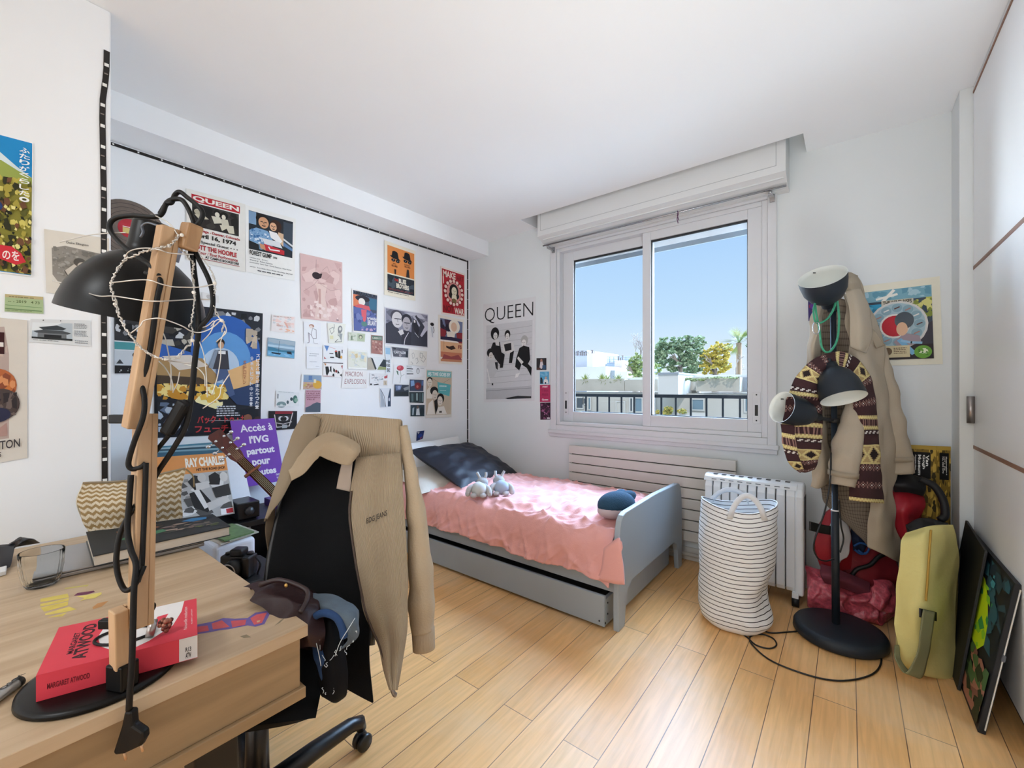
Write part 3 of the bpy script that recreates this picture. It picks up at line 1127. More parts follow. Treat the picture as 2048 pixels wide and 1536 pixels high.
class Sheet:
    """a thin sheet of paper; s runs left to right and t top to bottom over it"""

    def __init__(self, quad, plane=None, base='#efeeea', N=None, lift=0.002, thick=0.0008, flat=False):
        if plane:
            ax, val, N = PLANES[plane]
            quad = [at(u, v, **{ax: val}) for u, v in quad]
        if flat:
            quad = [V(p) for p in quad]
            quad[2] = quad[1] + quad[3] - quad[0]
        self.q, self.N, self.mb, self.k = [V(p) for p in quad], V(N), MB(), 0
        self.l0 = lift + thick
        lo = [self.pt(s, t, lift) for s, t in ((0, 0), (0, 1), (1, 1), (1, 0))]
        hi = [self.pt(s, t, lift + thick) for s, t in ((0, 0), (0, 1), (1, 1), (1, 0))]
        self.mb.hexa(lo, hi, pm(base))

    def pt(self, s, t, off):
        a, b, c, d = self.q
        return a.lerp(b, s).lerp(d.lerp(c, s), t) + self.N * off

    def P(self, s, t):
        return self.pt(s, t, self.l0 + 0.00012 * (self.k + 1))

    def poly(self, col, pts):
        self.mb.add([self.P(s, t) for s, t in pts], [tuple(range(len(pts)))], pm(col))
        self.k += 1

    def line(self, col, pts, w):
        a = (self.q[1] - self.q[0]).length
        b = (self.q[3] - self.q[0]).length
        vs, fs = [], []
        for (s0, t0), (s1, t1) in zip(pts, pts[1:]):
            dx, dy = (s1 - s0) * a, (t1 - t0) * b
            l = math.hypot(dx, dy) or 1e-6
            nx, ny = -dy / l * w / 2 / a, dx / l * w / 2 / b
            ex, ey = dx / l * w * 0.25 / a, dy / l * w * 0.25 / b
            o = len(vs)
            vs += [self.P(s0 + nx - ex, t0 + ny - ey), self.P(s1 + nx + ex, t1 + ny + ey), self.P(s1 - nx + ex, t1 - ny + ey), self.P(s0 - nx - ex, t0 - ny - ey)]
            fs.append((o, o + 1, o + 2, o + 3))
        self.mb.add(vs, fs, pm(col))
        self.k += 1

    def draw(self, ops):
        for op in ops:
            k, col = op[0], op[1]
            if k == 'r':
                s0, t0, s1, t1 = op[2:6]
                self.poly(col, [(s0, t0), (s0, t1), (s1, t1), (s1, t0)])
            elif k == 'e':
                cs, ct, rs, rt = op[2:6]
                self.poly(col, [(cs + rs * math.cos(q), ct + rt * math.sin(q)) for q in (2 * math.pi * i / 22 for i in range(22))])
            elif k == 'p':
                self.poly(col, op[2])
            elif k == 'l':
                self.line(col, op[2], op[3])
            elif k == 't':
                txt, s0, t0, s1, t1 = op[2:7]
                nv, fs = text_mesh(txt, op[7] if len(op) > 7 else 0.02)
                self.mb.add([self.P(s0 + (s1 - s0) * x, t1 + (t0 - t1) * y) for x, y in nv], fs, pm(col))
                self.k += 1
            elif k == 'v':                              # lettering set one sign below the other
                txt, s0, t0, s1, t1 = op[2:7]
                h = (t1 - t0) / len(txt)
                for i, c in enumerate(txt):
                    nv, fs = text_mesh(c, 0.02)
                    self.mb.add([self.P(s0 + (s1 - s0) * x, t0 + h * (i + 0.9) - h * 0.8 * y) for x, y in nv], fs, pm(col))
                self.k += 1
            elif k == 'n':                              # scattered daubs
                cols, n, s0, t0, s1, t1, sz, seed = col, *op[2:9]
                rg = random.Random(seed)
                for c in cols:
                    vs, fs = [], []
                    for i in range(n):
                        x, y, a = s0 + (s1 - s0) * rg.random(), t0 + (t1 - t0) * rg.random(), sz * (0.4 + rg.random())
                        o = len(vs)
                        m_ = rg.choice((4, 5, 6))
                        q0 = rg.random() * 6
                        up = self.N * (0.00002 * i)
                        for j in range(m_):
                            q = q0 + 2 * math.pi * j / m_
                            rr_ = a * (0.6 + 0.6 * rg.random())
                            vs.append(self.P(min(s1, max(s0, x + rr_ * math.cos(q))), min(t1, max(t0, y + rr_ * 0.7 * math.sin(q)))) + up)
                        fs.append(tuple(range(o, o + m_)))
                    self.mb.add(vs, fs, pm(c))
                    self.k += 1 + n // 6
            elif k == 'x':                              # lines of small print as thin bars
                s0, t0, s1, t1, n, seed = op[2:8]
                rg = random.Random(seed)
                vs, fs = [], []
                h = (t1 - t0) / n
                for i in range(n):
                    s = s0
                    e = s0 + (s1 - s0) * (0.7 + 0.3 * rg.random())
                    while s < e:
                        w_ = (s1 - s0) * (0.05 + 0.10 * rg.random())
                        o = len(vs)
                        y0 = t0 + h * i
                        vs += [self.P(s, y0), self.P(s, y0 + h * 0.5), self.P(min(e, s + w_), y0 + h * 0.5), self.P(min(e, s + w_), y0)]
                        fs.append((o, o + 1, o + 2, o + 3))
                        s += w_ * 1.25
                self.mb.add(vs, fs, pm(col))
                self.k += 1
        return self


def paper(name, label, cat, quad, plane, base, ops, group=None):
    sh = Sheet(quad, plane, base, lift=0.0015 if plane != 'L' else 0.0045)
    sh.draw(ops)
    return tag(sh.mb.build(name), label, cat, group)


def person(cx, base, h, w, hair, skin, body, neck=0.36):
    """a plain head and shoulders"""
    return [('p', body, [(cx - w, base), (cx - w * 0.9, base - h * 0.42), (cx - w * 0.3, base - h * 0.55), (cx + w * 0.3, base - h * 0.55), (cx + w * 0.9, base - h * 0.42), (cx + w, base)]),
            ('e', hair, cx, base - h * 0.78, w * 0.50, h * 0.24), ('e', skin, cx + w * 0.04, base - h * 0.72, w * 0.38, h * 0.20)]


def face(cx, cy, rx, ry, w=.006, c='#3a2a26'):
    """eyes, nose and mouth of a small printed face"""
    return [('l', c, [(cx - .58 * rx, cy - .12 * ry), (cx - .18 * rx, cy - .10 * ry)], w), ('l', c, [(cx + .18 * rx, cy - .10 * ry), (cx + .58 * rx, cy - .12 * ry)], w),
            ('l', c, [(cx, cy - .05 * ry), (cx + .08 * rx, cy + .28 * ry)], w * .6), ('l', c, [(cx - .28 * rx, cy + .55 * ry), (cx + .05 * rx, cy + .60 * ry), (cx + .32 * rx, cy + .52 * ry)], w)]


PG = 'pictures taped on the long white wall'
paper('poster', 'concert poster headed QUEEN in white on red, dated April 16, 1974', 'poster',
      [(372, 377), (490, 409), (490, 544), (372, 520)], 'L', '#e9e7e1',
      [('r', '#b8232c', .08, .055, .90, .16), ('t', '#f0ece4', 'QUEEN', .10, .07, .88, .148, .035),
       ('r', '#2b2725', .09, .175, .88, .50), ('n', ['#3c3734', '#1c1918'], 14, .1, .18, .87, .49, .10, 3),
       ('e', '#14110f', .50, .235, .055, .04), ('e', '#e2dccb', .50, .262, .04, .035), ('e', '#14110f', .62, .25, .07, .05), ('e', '#e2dccb', .61, .275, .035, .035),
       ('p', '#d9d3c0', [(.40, .30), (.55, .29), (.58, .37), (.45, .40)]), ('p', '#cfc8b4', [(.56, .31), (.68, .30), (.71, .39), (.58, .40)]),
       ('p', '#d4cdb9', [(.54, .40), (.78, .37), (.80, .48), (.70, .49), (.66, .43), (.58, .48)]), ('e', '#b5ad98', .18, .29, .06, .04), ('p', '#c7bfa9', [(.12, .33), (.28, .32), (.36, .36), (.2, .39)]),
       ('t', '#a52a30', "'s College - Denver, Colorado", .10, .525, .90, .575, .03), ('t', '#1d1a19', 'April 16, 1974', .10, .585, .83, .665, .04),
       ('t', '#1d1a19', '• • Special Guest • • •', .12, .685, .86, .735, .02), ('t', '#b0262e', 'MOTT THE HOOPLE', .08, .75, .84, .82, .04),
       ('t', '#a52a30', "Tour / First Performance", .18, .835, .86, .88, .02), ('t', '#1d1a19', 'AT CAMPUS BOOKSTORE', .30, .89, .88, .925, .03), ('r', '#9c2a2e', .10, .937, .89, .945)], PG)
paper('poster', 'white film print with a couple on a bench above the words FOREST GUMP 1994', 'poster',
      [(490, 410), (591, 438), (588.5, 562), (491, 543.6)], 'L', '#f1f1ee',
      [('r', '#232a33', .06, .065, .94, .645), ('r', '#7f9fc0', .06, .07, .20, .26), ('r', '#3c4754', .74, .1, .94, .5), ('p', '#d7d9dc', [(.74, .36), (.94, .44), (.94, .47), (.74, .39)]), ('p', '#5a7fae', [(.74, .42), (.94, .5), (.94, .54), (.74, .48)]),
       ('p', '#7ea6cc', [(.07, .60), (.07, .36), (.20, .30), (.42, .31), (.52, .40), (.52, .55), (.3, .62)]), ('n', ['#3f6fa5', '#d6e3ee'], 26, .08, .33, .45, .56, .022, 4),
       ('e', '#1b1614', .32, .15, .13, .075), ('e', '#d29f79', .34, .20, .10, .085), ('e', '#3a2218', .58, .20, .12, .09), ('e', '#e0b08c', .53, .225, .07, .065), *face(.34, .20, .10, .085, .006), *face(.53, .225, .07, .065, .005), ('p', '#3a2218', [(.585, .16), (.68, .2), (.68, .34), (.61, .30)]), ('p', '#d9b99a', [(.63, .29), (.74, .30), (.74, .5), (.62, .42)]),
       ('p', '#eeeef0', [(.44, .30), (.60, .31), (.72, .42), (.66, .47), (.48, .40)]), ('p', '#dfe2e6', [(.30, .44), (.66, .44), (.72, .53), (.36, .52)]), ('p', '#c32b36', [(.34, .52), (.76, .56), (.76, .63), (.38, .62)]), ('l', '#f3eeee', [(.44, .555), (.47, .59), (.66, .58)], .008),
       ('p', '#c9946f', [(.26, .53), (.36, .54), (.38, .62), (.28, .60)]), ('p', '#1b1d20', [(.06, .52), (.24, .55), (.26, .64), (.06, .645)]),
       ('t', '#26282a', 'FOREST GUMP', .07, .66, .50, .73, .03), ('t', '#26282a', '1994', .53, .685, .61, .72, .03),
       ('t', '#4a4c50', 'running time   2h 22m', .07, .765, .42, .785), ('t', '#4a4c50', 'directed by   Robert Zemeckis', .07, .80, .52, .822), ('t', '#4a4c50', 'produced by  Steve Tisch  Wendy Finerman  Steve Starkey', .07, .836, .92, .858),
       ('t', '#4a4c50', 'starring   Tom Hanks  Robin Wright  Gary Sinise  Sally Field', .07, .90, .94, .922), ('x', '#5a5c60', .22, .945, .8, .975, 1, 5)], PG)
paper('print', 'large pink print of a veiled bare back with a dark tuft of hair', 'print',
      [(599.5, 506.4), (683.6, 525), (684, 646), (602, 637)], 'L', '#dcbcb9',
      [('n', ['#d3aeac', '#e6cac6', '#c9a3a0'], 16, .03, .03, .97, .97, .11, 8), ('p', '#e6cdc6', [(.34, .42), (.62, .42), (.56, .62), (.66, .98), (.30, .98), (.40, .62)]), ('p', '#cba39c', [(.40, .50), (.46, .50), (.46, .97), (.42, .97)]),
       ('e', '#2d1d25', .36, .30, .10, .055), ('p', '#2d1d25', [(.36, .27), (.50, .25), (.47, .33), (.38, .34)]), ('l', '#a98784', [(.36, .05), (.35, .25)], .002), ('l', '#b08d8a', [(.5, .2), (.62, .12), (.7, .25), (.58, .34)], .002), ('l', '#b08d8a', [(.05, .58), (.3, .45), (.4, .36)], .002),
       ('l', '#b08d8a', [(.45, .42), (.7, .5), (.95, .45)], .002), ('n', ['#f0dcd8'], 18, .2, .70, .9, .95, .05, 2), ('r', '#7d6a72', .84, .955, .90, .97)], PG)
paper('poster', 'small red and blue lithograph of a man in a black hat with a red scarf', 'poster',
      [(703, 577), (754.5, 589), (753, 666.5), (704.7, 663)], 'L', '#eceae8',
      [('r', '#4a5468', .04, .03, .98, .98), ('r', '#e0825c', .04, .12, .36, .40), ('r', '#3c6f8c', .66, .14, .97, .42), ('t', '#20222a', 'AMBASSADEURS', .06, .035, .97, .115, .03),
       ('e', '#262430', .40, .19, .28, .075), ('e', '#eae6e2', .37, .27, .13, .09), ('p', '#d8606a', [(.05, .40), (.30, .33), (.66, .35), (.72, .46), (.40, .46)]), ('p', '#5a68a4', [(.05, .42), (.35, .42), (.75, .46), (.97, .60), (.97, .97), (.05, .97)]), ('p', '#dc6470', [(.34, .45), (.56, .45), (.54, .68), (.46, .78), (.36, .62)]),
       ('n', ['#46548e', '#7682b8'], 9, .06, .5, .95, .95, .09, 3), ('t', '#e9e9ee', 'aristide', .58, .60, .97, .68), ('t', '#e9e9ee', 'BRUANT', .60, .69, .97, .82, .03), ('e', '#5d8a84', .46, .80, .12, .06), ('n', ['#c6a6c8'], 6, .3, .88, .95, .96, .06, 9)], PG)
paper('poster', 'orange and black film poster with two hats and sunglasses, lettered THE BLUES BROTHERS', 'poster',
      [(768, 480.5), (830, 502.5), (830, 602), (768, 589.6)], 'L', '#efe8d6',
      [('r', '#e58f4a', .09, .065, .96, .575), ('r', '#2e3640', .09, .60, .96, .905), ('n', ['#46545f', '#222932'], 8, .1, .61, .95, .90, .14, 6)]
      + [q for (cx, cy) in ((.33, .20), (.72, .155)) for q in (
          ('p', '#17181d', [(cx - .11, cy + .04), (cx - .085, cy - .05), (cx - .02, cy - .065), (cx + .05, cy - .055), (cx + .08, cy - .04), (cx + .11, cy + .05)]),
          ('p', '#17181d', [(cx - .17, cy + .045), (cx - .1, cy + .035), (cx + .1, cy + .05), (cx + .18, cy + .10), (cx, cy + .085), (cx - .1, cy + .075)]),
          ('e', '#17181d', cx - .06, cy + .115, .06, .03), ('e', '#17181d', cx + .08, cy + .12, .06, .03), ('l', '#17181d', [(cx - .12, cy + .1), (cx + .14, cy + .105)], .003), ('l', '#dfe2e6', [(cx - .07, cy + .125), (cx - .05, cy + .1)], .002), ('l', '#dfe2e6', [(cx + .07, cy + .13), (cx + .09, cy + .105)], .002))]
      + [('t', '#6b3a1e', 'JAKE', .25, .37, .36, .395, .02), ('t', '#6b3a1e', 'BLUES', .22, .405, .40, .44, .03), ('t', '#6b3a1e', 'ELWOOD', .62, .325, .80, .35, .02), ('t', '#6b3a1e', 'BLUES', .63, .36, .82, .39, .03),
         ('p', '#241c1c', [(.30, .48), (.36, .48), (.35, .575), (.31, .575)]), ('p', '#241c1c', [(.71, .42), (.77, .42), (.80, .575), (.68, .575)]), ('t', '#d8403c', 'THE', .30, .655, .42, .70, .03), ('t', '#efe9da', 'BLUES', .44, .635, .68, .725, .05), ('t', '#efe9da', 'BROTHERS', .36, .735, .77, .825, .05), ('x', '#8d3b39', .12, .855, .92, .89, 2, 2), ('x', '#8a8474', .1, .925, .95, .95, 1, 7)], PG)
paper('poster', 'red poster with a round flower medallion, lettered MAKE ART NOT WAR', 'poster',
      [(880.4, 531.8), (929, 548), (929, 635), (882, 627.7)], 'L', '#efe3da',
      [('r', '#b3202c', .05, .04, .97, .965), ('n', ['#8f1a24'], 10, .4, .05, .95, .95, .10, 4), ('t', '#f2dfd2', 'MAKE', .09, .065, .60, .20, .03), ('t', '#7b1a20', 'ART', .64, .09, .94, .20, .03), ('p', '#f2dfd2', [(.08, .2), (.12, .2), (.12, .34), (.09, .36)]),
       ('e', '#8a1620', .52, .50, .43, .30)] + [('e', '#eccfc2', .52 + .36 * math.cos(q), .50 + .255 * math.sin(q), .055, .036) for q in (2 * math.pi * i / 16 for i in range(16))]
      + [('e', '#d88c86', .52, .50, .30, .215), ('e', '#1f191b', .52, .46, .19, .15), ('e', '#1f191b', .52, .56, .22, .09), ('e', '#e6dcc0', .53, .47, .11, .10), ('p', '#e6dcc0', [(.44, .55), (.62, .55), (.64, .64), (.42, .64)]), *face(.53, .47, .11, .10, .004), ('e', '#77603e', .52, .675, .10, .05),
         ('t', '#7b1a20', 'NOT', .08, .80, .50, .94, .03), ('t', '#f2dfd2', 'WAR', .53, .82, .94, .955, .04)], PG)
paper('poster', 'grey black and white photograph of three hooded young men', 'poster',
      [(768.4, 613.8), (855.5, 628.5), (855, 696), (768.8, 688)], 'L', '#dcdde6',
      [('r', '#8c8c9e', .02, .03, .985, .97), ('n', ['#c3c4d2', '#6d6d7e'], 6, .03, .04, .98, .4, .15, 5), ('p', '#383845', [(.02, .97), (.02, .45), (.14, .35), (.30, .55), (.42, .97)]), ('p', '#302f3c', [(.36, .97), (.36, .60), (.46, .55), (.60, .60), (.70, .97)]), ('p', '#3a3a47', [(.58, .97), (.60, .35), (.70, .08), (.86, .30), (.98, .52), (.985, .97)]),
       ('p', '#b9bac9', [(.62, .14), (.66, .10), (.80, .36), (.78, .42)]), ('e', '#4c4a57', .26, .20, .14, .17), ('e', '#d9d5d8', .27, .30, .12, .22), ('e', '#2a2833', .48, .26, .12, .16), ('e', '#b5afb6', .48, .38, .095, .20), *face(.27, .30, .12, .22, .005, '#33313a'), *face(.48, .38, .095, .20, .005, '#25232b'), ('p', '#26252f', [(.62, .28), (.70, .22), (.78, .50), (.74, .68), (.64, .50)]), ('r', '#e8e6ea', .645, .24, .685, .31), ('p', '#c6c6d6', [(.80, .66), (.94, .32), (.985, .36), (.985, .46), (.84, .7)]),
       ('p', '#dcd8da', [(.28, .62), (.38, .54), (.42, .66), (.34, .72)]), ('l', '#e3e2ea', [(.52, .62), (.44, .80), (.42, .97)], .006), ('l', '#e3e2ea', [(.67, .6), (.76, .72)], .004), ('r', '#3e3c48', .22, .26, .35, .285), ('r', '#2a2833', .42, .34, .55, .365)], PG)
paper('sticker', 'small cut-out sticker of a black and white standing figure beside the grey photograph', 'sticker',
      [(859, 644), (868, 645.5), (868, 676), (859, 675)], 'L', '#eef0f4',
      [('e', '#17161a', .5, .13, .42, .11), ('p', '#c9ced6', [(.15, .3), (.6, .24), (.7, .6), (.7, .96), (.5, .96), (.3, .6)]), ('l', '#17161a', [(.72, .28), (.92, .5), (.8, .68)], .006)], PG)
paper('poster', 'small vintage poster of a white haired woman over a propeller plane and red desert', 'poster',
      [(875.6, 629.4), (927, 639.5), (924.5, 729.4), (877, 727)], 'L', '#efe9dd',
      [('r', '#6f7896', .07, .06, .95, .44), ('n', ['#2a2333', '#402a3c'], 7, .07, .07, .5, .40, .12, 3), ('e', '#efe7d8', .62, .19, .22, .15), ('e', '#dcb99c', .60, .20, .12, .10), ('p', '#8a2a32', [(.07, .26), (.3, .30), (.26, .44), (.07, .44)]), ('p', '#8a2a32', [(.70, .32), (.95, .30), (.95, .58), (.74, .50)]),
       ('p', '#e9dfd0', [(.30, .32), (.66, .30), (.62, .44), (.34, .44)]), ('p', '#2a2440', [(.07, .44), (.5, .42), (.95, .44), (.95, .50), (.07, .52)]), ('r', '#efe3d8', .07, .50, .72, .535), ('r', '#dfae85', .07, .535, .95, .75), ('r', '#c77c5e', .07, .75, .95, .86), ('p', '#9a4c4c', [(.07, .95), (.2, .80), (.5, .84), (.8, .79), (.95, .88), (.95, .95)]), ('r', '#c98a68', .07, .9, .95, .95),
       ('p', '#3a2420', [(.28, .62), (.42, .63), (.58, .60), (.68, .66), (.5, .70), (.3, .66)]), ('l', '#3a2420', [(.2, .52), (.2, .72)], .002), ('t', '#7c2028', 'FS', .78, .58, .93, .66, .04)], PG)
paper('poster', 'tan film poster with a teal banner and drawn faces, lettered AS TIME GOES BY', 'poster',
      [(852, 738.8), (903.4, 742), (902.3, 834), (850, 836)], 'L', '#e4dfd6',
      [('r', '#c9b9a2', .02, .02, .98, .94), ('r', '#7fbfc0', .03, .02, .97, .15), ('t', '#f4f8f6', 'AS TIME GOES BY', .06, .05, .93, .125, .02), ('p', '#5fb1b4', [(.42, .25), (.95, .30), (.90, .55), (.46, .48)]), ('x', '#cfe6e4', .50, .32, .86, .38, 1, 3), ('x', '#cfe6e4', .52, .42, .84, .44, 1, 4), ('l', '#5a5048', [(.12, .15), (.45, .25)], .002), ('l', '#5a5048', [(.9, .18), (.66, .26)], .002),
       ('e', '#1c1a1a', .13, .215, .10, .06), ('e', '#e9e0d2', .13, .27, .09, .085), ('p', '#e9e4da', [(.03, .60), (.03, .42), (.12, .36), (.22, .42), (.24, .60)]), ('e', '#1c1a1a', .30, .44, .15, .09), ('e', '#ddd3c4', .33, .52, .10, .10), ('e', '#171616', .55, .60, .14, .11), ('e', '#e6ddd0', .53, .65, .10, .10), *face(.13, .27, .09, .085, .003, '#2a2624'), *face(.33, .52, .10, .10, .003, '#2a2624'), *face(.53, .65, .10, .10, .003, '#2a2624'), ('p', '#ece7de', [(.04, .93), (.10, .70), (.25, .62), (.34, .93)]), ('p', '#1c1a1a', [(.30, .65), (.42, .60), (.45, .80), (.36, .93)]), ('p', '#ece7de', [(.38, .93), (.45, .78), (.68, .76), (.80, .93)]), ('r', '#4a443e', .5, .86, .6, .90)], PG)
# the small cards
CG = 'cards and photographs taped on the long white wall'
W_ = '#edeff2'
paper('postcard', 'pastel postcard of pink and white scribbles above the boat postcard', 'postcard', [(543, 629.4), (590, 633.7), (588.8, 668), (541.5, 662)], 'L', '#f1ebea',
      [('n', ['#e9cdc4', '#f4d9d4', '#d9dade'], 12, .05, .05, .95, .95, .10, 3), ('p', '#e6b3a4', [(.5, .35), (.62, .4), (.72, .68), (.66, .72)]), ('n', ['#f0bfa4'], 9, .55, .75, .97, .96, .07, 8), ('x', '#c6aaa2', .06, .06, .9, .14, 1, 5), ('e', '#d8b8b0', .3, .62, .1, .05)], CG)
paper('postcard', 'blue postcard of a sailing boat on a calm bay', 'postcard', [(535, 675), (590, 683), (588, 717.5), (533, 711.7)], 'L', '#7f9db4',
      [('r', '#a9bcc9', .02, .03, .98, .26), ('p', '#8fb0c8', [(.02, .20), (.3, .28), (.6, .22), (.98, .32), (.98, .5), (.02, .45)]), ('r', '#b8d3e4', .02, .36, .98, .48), ('p', '#3f7f9e', [(.02, .48), (.25, .52), (.5, .60), (.98, .55), (.98, .74), (.02, .72)]), ('r', '#6fb0d8', .02, .70, .98, .97), ('p', '#1f2a3a', [(.14, .76), (.5, .78), (.46, .86), (.18, .84)]), ('p', '#26303f', [(.7, .64), (.86, .62), (.9, .78), (.72, .76)]), ('l', '#394a58', [(.41, .1), (.40, .76)], .002), ('n', ['#8cc3e4'], 8, .05, .8, .95, .96, .06, 3)], CG)
paper('drawing', 'line drawing of a seated nude with red hair on white paper', 'drawing', [(606.7, 643), (641, 646), (640, 689), (607.4, 686.7)], 'L', '#eef1f6',
      [('e', '#b98a76', .45, .18, .15, .085), ('e', '#e8dcd8', .42, .22, .10, .07), ('l', '#6c6670', [(.5, .28), (.72, .34), (.74, .74), (.55, .76), (.42, .6), (.5, .3)], .003), ('l', '#6c6670', [(.45, .6), (.26, .5), (.3, .95), (.2, .97)], .003), ('p', '#b9b0bc', [(.26, .52), (.34, .56), (.34, .92), (.28, .94)]), ('l', '#8a8690', [(.55, .76), (.6, .96), (.85, .97)], .002)], CG)
paper('drawing', 'pencil drawing of a long haired woman kneeling beside a vase, cream paper', 'drawing', [(654, 646), (691, 648), (686, 686.7), (657, 686)], 'L', '#eaebe2',
      [('l', '#5f6468', [(.1, .3), (.3, .2), (.35, .4), (.2, .55), (.1, .3)], .003), ('l', '#5f6468', [(.36, .04), (.38, .26)], .003), ('e', '#8a8d90', .70, .30, .13, .20), ('e', '#dcdcd6', .70, .27, .07, .09), ('l', '#5f6468', [(.62, .4), (.6, .6), (.8, .7), (.85, .92), (.4, .95), (.6, .8)], .004), ('p', '#9ea3a6', [(.66, .5), (.86, .5), (.84, .9), (.7, .7)]), ('r', '#e3dfb6', .08, .62, .3, .8)], CG)
paper('note_card', 'white printed card with a few thin lines of text', 'card', [(612.4, 693), (643, 694), (642.5, 737.5), (612.4, 736.8)], 'L', '#edf0f5',
      [('x', '#8c929c', .2, .32, .8, .36, 1, 2), ('x', '#8c929c', .16, .41, .8, .45, 1, 4), ('x', '#a9aeb8', .2, .68, .75, .72, 1, 5), ('x', '#a9aeb8', .6, .9, .85, .93, 1, 6)], CG)
paper('postcard', 'white postcard with two dark standing figures and a blue patch', 'postcard', [(646, 689.5), (685.5, 693), (684.8, 720), (645.4, 719)], 'L', '#eceef2',
      [('p', '#5f86c0', [(.04, .04), (.28, .05), (.18, .45)]), ('e', '#c65a50', .64, .42, .07, .10), ('p', '#2b2522', [(.58, .45), (.70, .42), (.76, .85), (.62, .8)]), ('e', '#3b2a24', .80, .44, .06, .10), ('p', '#201c1b', [(.74, .5), (.86, .5), (.88, .9), (.76, .88)]), ('e', '#e0b060', .92, .8, .05, .12), ('r', '#2f3136', .3, .55, .5, .60), ('r', '#2f3136', .34, .8, .54, .88), ('l', '#d8a6a8', [(.3, .12), (.6, .22)], .003), ('p', '#c56a6e', [(.04, .8), (.16, .95), (.05, .96)]), ('r', '#3f4246', .93, .25, .97, .5)], CG)
paper('postcard', 'white postcard covered with dark silhouettes', 'postcard', [(646, 724.6), (685.5, 726), (684, 754.7), (645.4, 753)], 'L', '#f0efef',
      [('r', '#3a3230', 0, 0, 1, .05), ('p', '#1c1a1a', [(.1, .3), (.25, .28), (.32, .6), (.2, .95), (.14, .8)]), ('p', '#1c1a1a', [(.33, .3), (.4, .25), (.42, .7), (.34, .6)]), ('p', '#2c2422', [(.5, .35), (.6, .5), (.58, .7), (.5, .6)]), ('e', '#8c3a3a', .66, .6, .06, .1), ('p', '#1c1a1a', [(.74, .5), (.84, .72), (.72, .75)]), ('p', '#1c1a1a', [(.48, .8), (.55, .75), (.58, .97), (.46, .97)]), ('p', '#1c1a1a', [(.85, .85), (.95, .75), (.97, .97)]), ('p', '#c08a62', [(.02, .06), (.15, .08), (.1, .25)]), ('p', '#a03a40', [(.9, .2), (.98, .15), (.97, .45)]), ('r', '#c8a0a2', .02, .93, .5, .98)], CG)
paper('map_card', 'faint hand coloured map on cream card with taped edges', 'card', [(695.5, 697.4), (733.5, 701), (733.5, 739), (695.5, 737.5)], 'L', '#e6e8dd',
      [('n', ['#dfe3cf', '#d9dfe0', '#ece3c6'], 9, .05, .12, .95, .9, .11, 3), ('l', '#b9c0b4', [(.2, .2), (.4, .4), (.3, .7), (.6, .85)], .002), ('l', '#b9c0c4', [(.7, .2), (.6, .5), (.9, .6)], .002), ('p', '#d9c79a', [(.35, .25), (.48, .2), (.5, .4), (.38, .45)]), ('p', '#b4cad8', [(.65, .25), (.85, .3), (.8, .5), (.68, .46)]), ('r', '#f0f2ef', .0, .0, 1, .1), ('r', '#f0f2ef', 0, .92, 1, 1)], CG)
paper('photo', 'pair of tiny greenish photographs under the hat and scarf lithograph', 'photo', [(696, 663.8), (730, 667.3), (729, 683.8), (696, 681.7)], 'L', '#d7dccf',
      [('n', ['#aebaa4', '#c8cfba'], 8, .03, .1, .45, .92, .08, 2), ('r', '#b5c2a6', .52, .08, .97, .95), ('e', '#5f6a5c', .72, .45, .12, .25), ('e', '#d2d0b8', .72, .5, .07, .18), ('r', '#7c8a74', .14, .4, .24, .9)], CG)
paper('postcard', 'small reddish brown book cover postcard', 'postcard', [(742, 670), (764.7, 672), (764.3, 709), (742, 706.7)], 'L', '#a87670',
      [('r', '#5f7a6c', .04, .03, .96, .26), ('t', '#d3d6c6', 'LIBERTÉ', .1, .07, .9, .20, .02), ('n', ['#bf8b80', '#c9a79a', '#96615c'], 7, .06, .3, .94, .95, .12, 6)], CG)
paper('photo', 'cut photograph of a grey wall, white gap and green lawn in a V shape', 'photo', [(735, 713), (771, 715), (771.5, 740), (734, 740)], 'L', '#e6ebee',
      [('p', '#b9b2a4', [(0, .1), (.18, .05), (.46, .98), (0, .98)]), ('p', '#2f3438', [(.16, .08), (.26, .12), (.48, .9), (.4, .98)]), ('p', '#26343c', [(.86, .15), (1, .2), (1, .8), (.62, .7)]), ('p', '#93a06c', [(.6, .72), (1, .78), (1, .98), (.52, .98)])], CG)
paper('note_card', 'white card with handwritten red words MACRON EXPLOSION', 'card', [(686, 739), (735, 741), (733.5, 776), (682, 776)], 'L', '#ecebea',
      [('t', '#8c3a40', 'MACRON', .10, .10, .78, .36, -.008), ('t', '#8c3a40', 'EXPLOSION', .10, .50, .93, .78, -.008)], CG)
paper('postcard', 'small postcard of a blue room with a big yellow armchair', 'postcard', [(602.4, 749), (642.5, 750.4), (642.5, 779), (601, 778.8)], 'L', '#b9bfc6',
      [('r', '#eff0f0', 0, 0, .1, 1), ('r', '#8ba3bd', .1, .04, .98, .5), ('r', '#c7a894', .1, .5, .98, .98), ('r', '#5d7fae', .35, .06, .52, .36), ('e', '#d8a63c', .78, .66, .22, .28), ('n', ['#c9b46a', '#b0806c'], 7, .12, .55, .6, .95, .09, 4), ('r', '#e2d9b4', .6, .3, .72, .55)], CG)
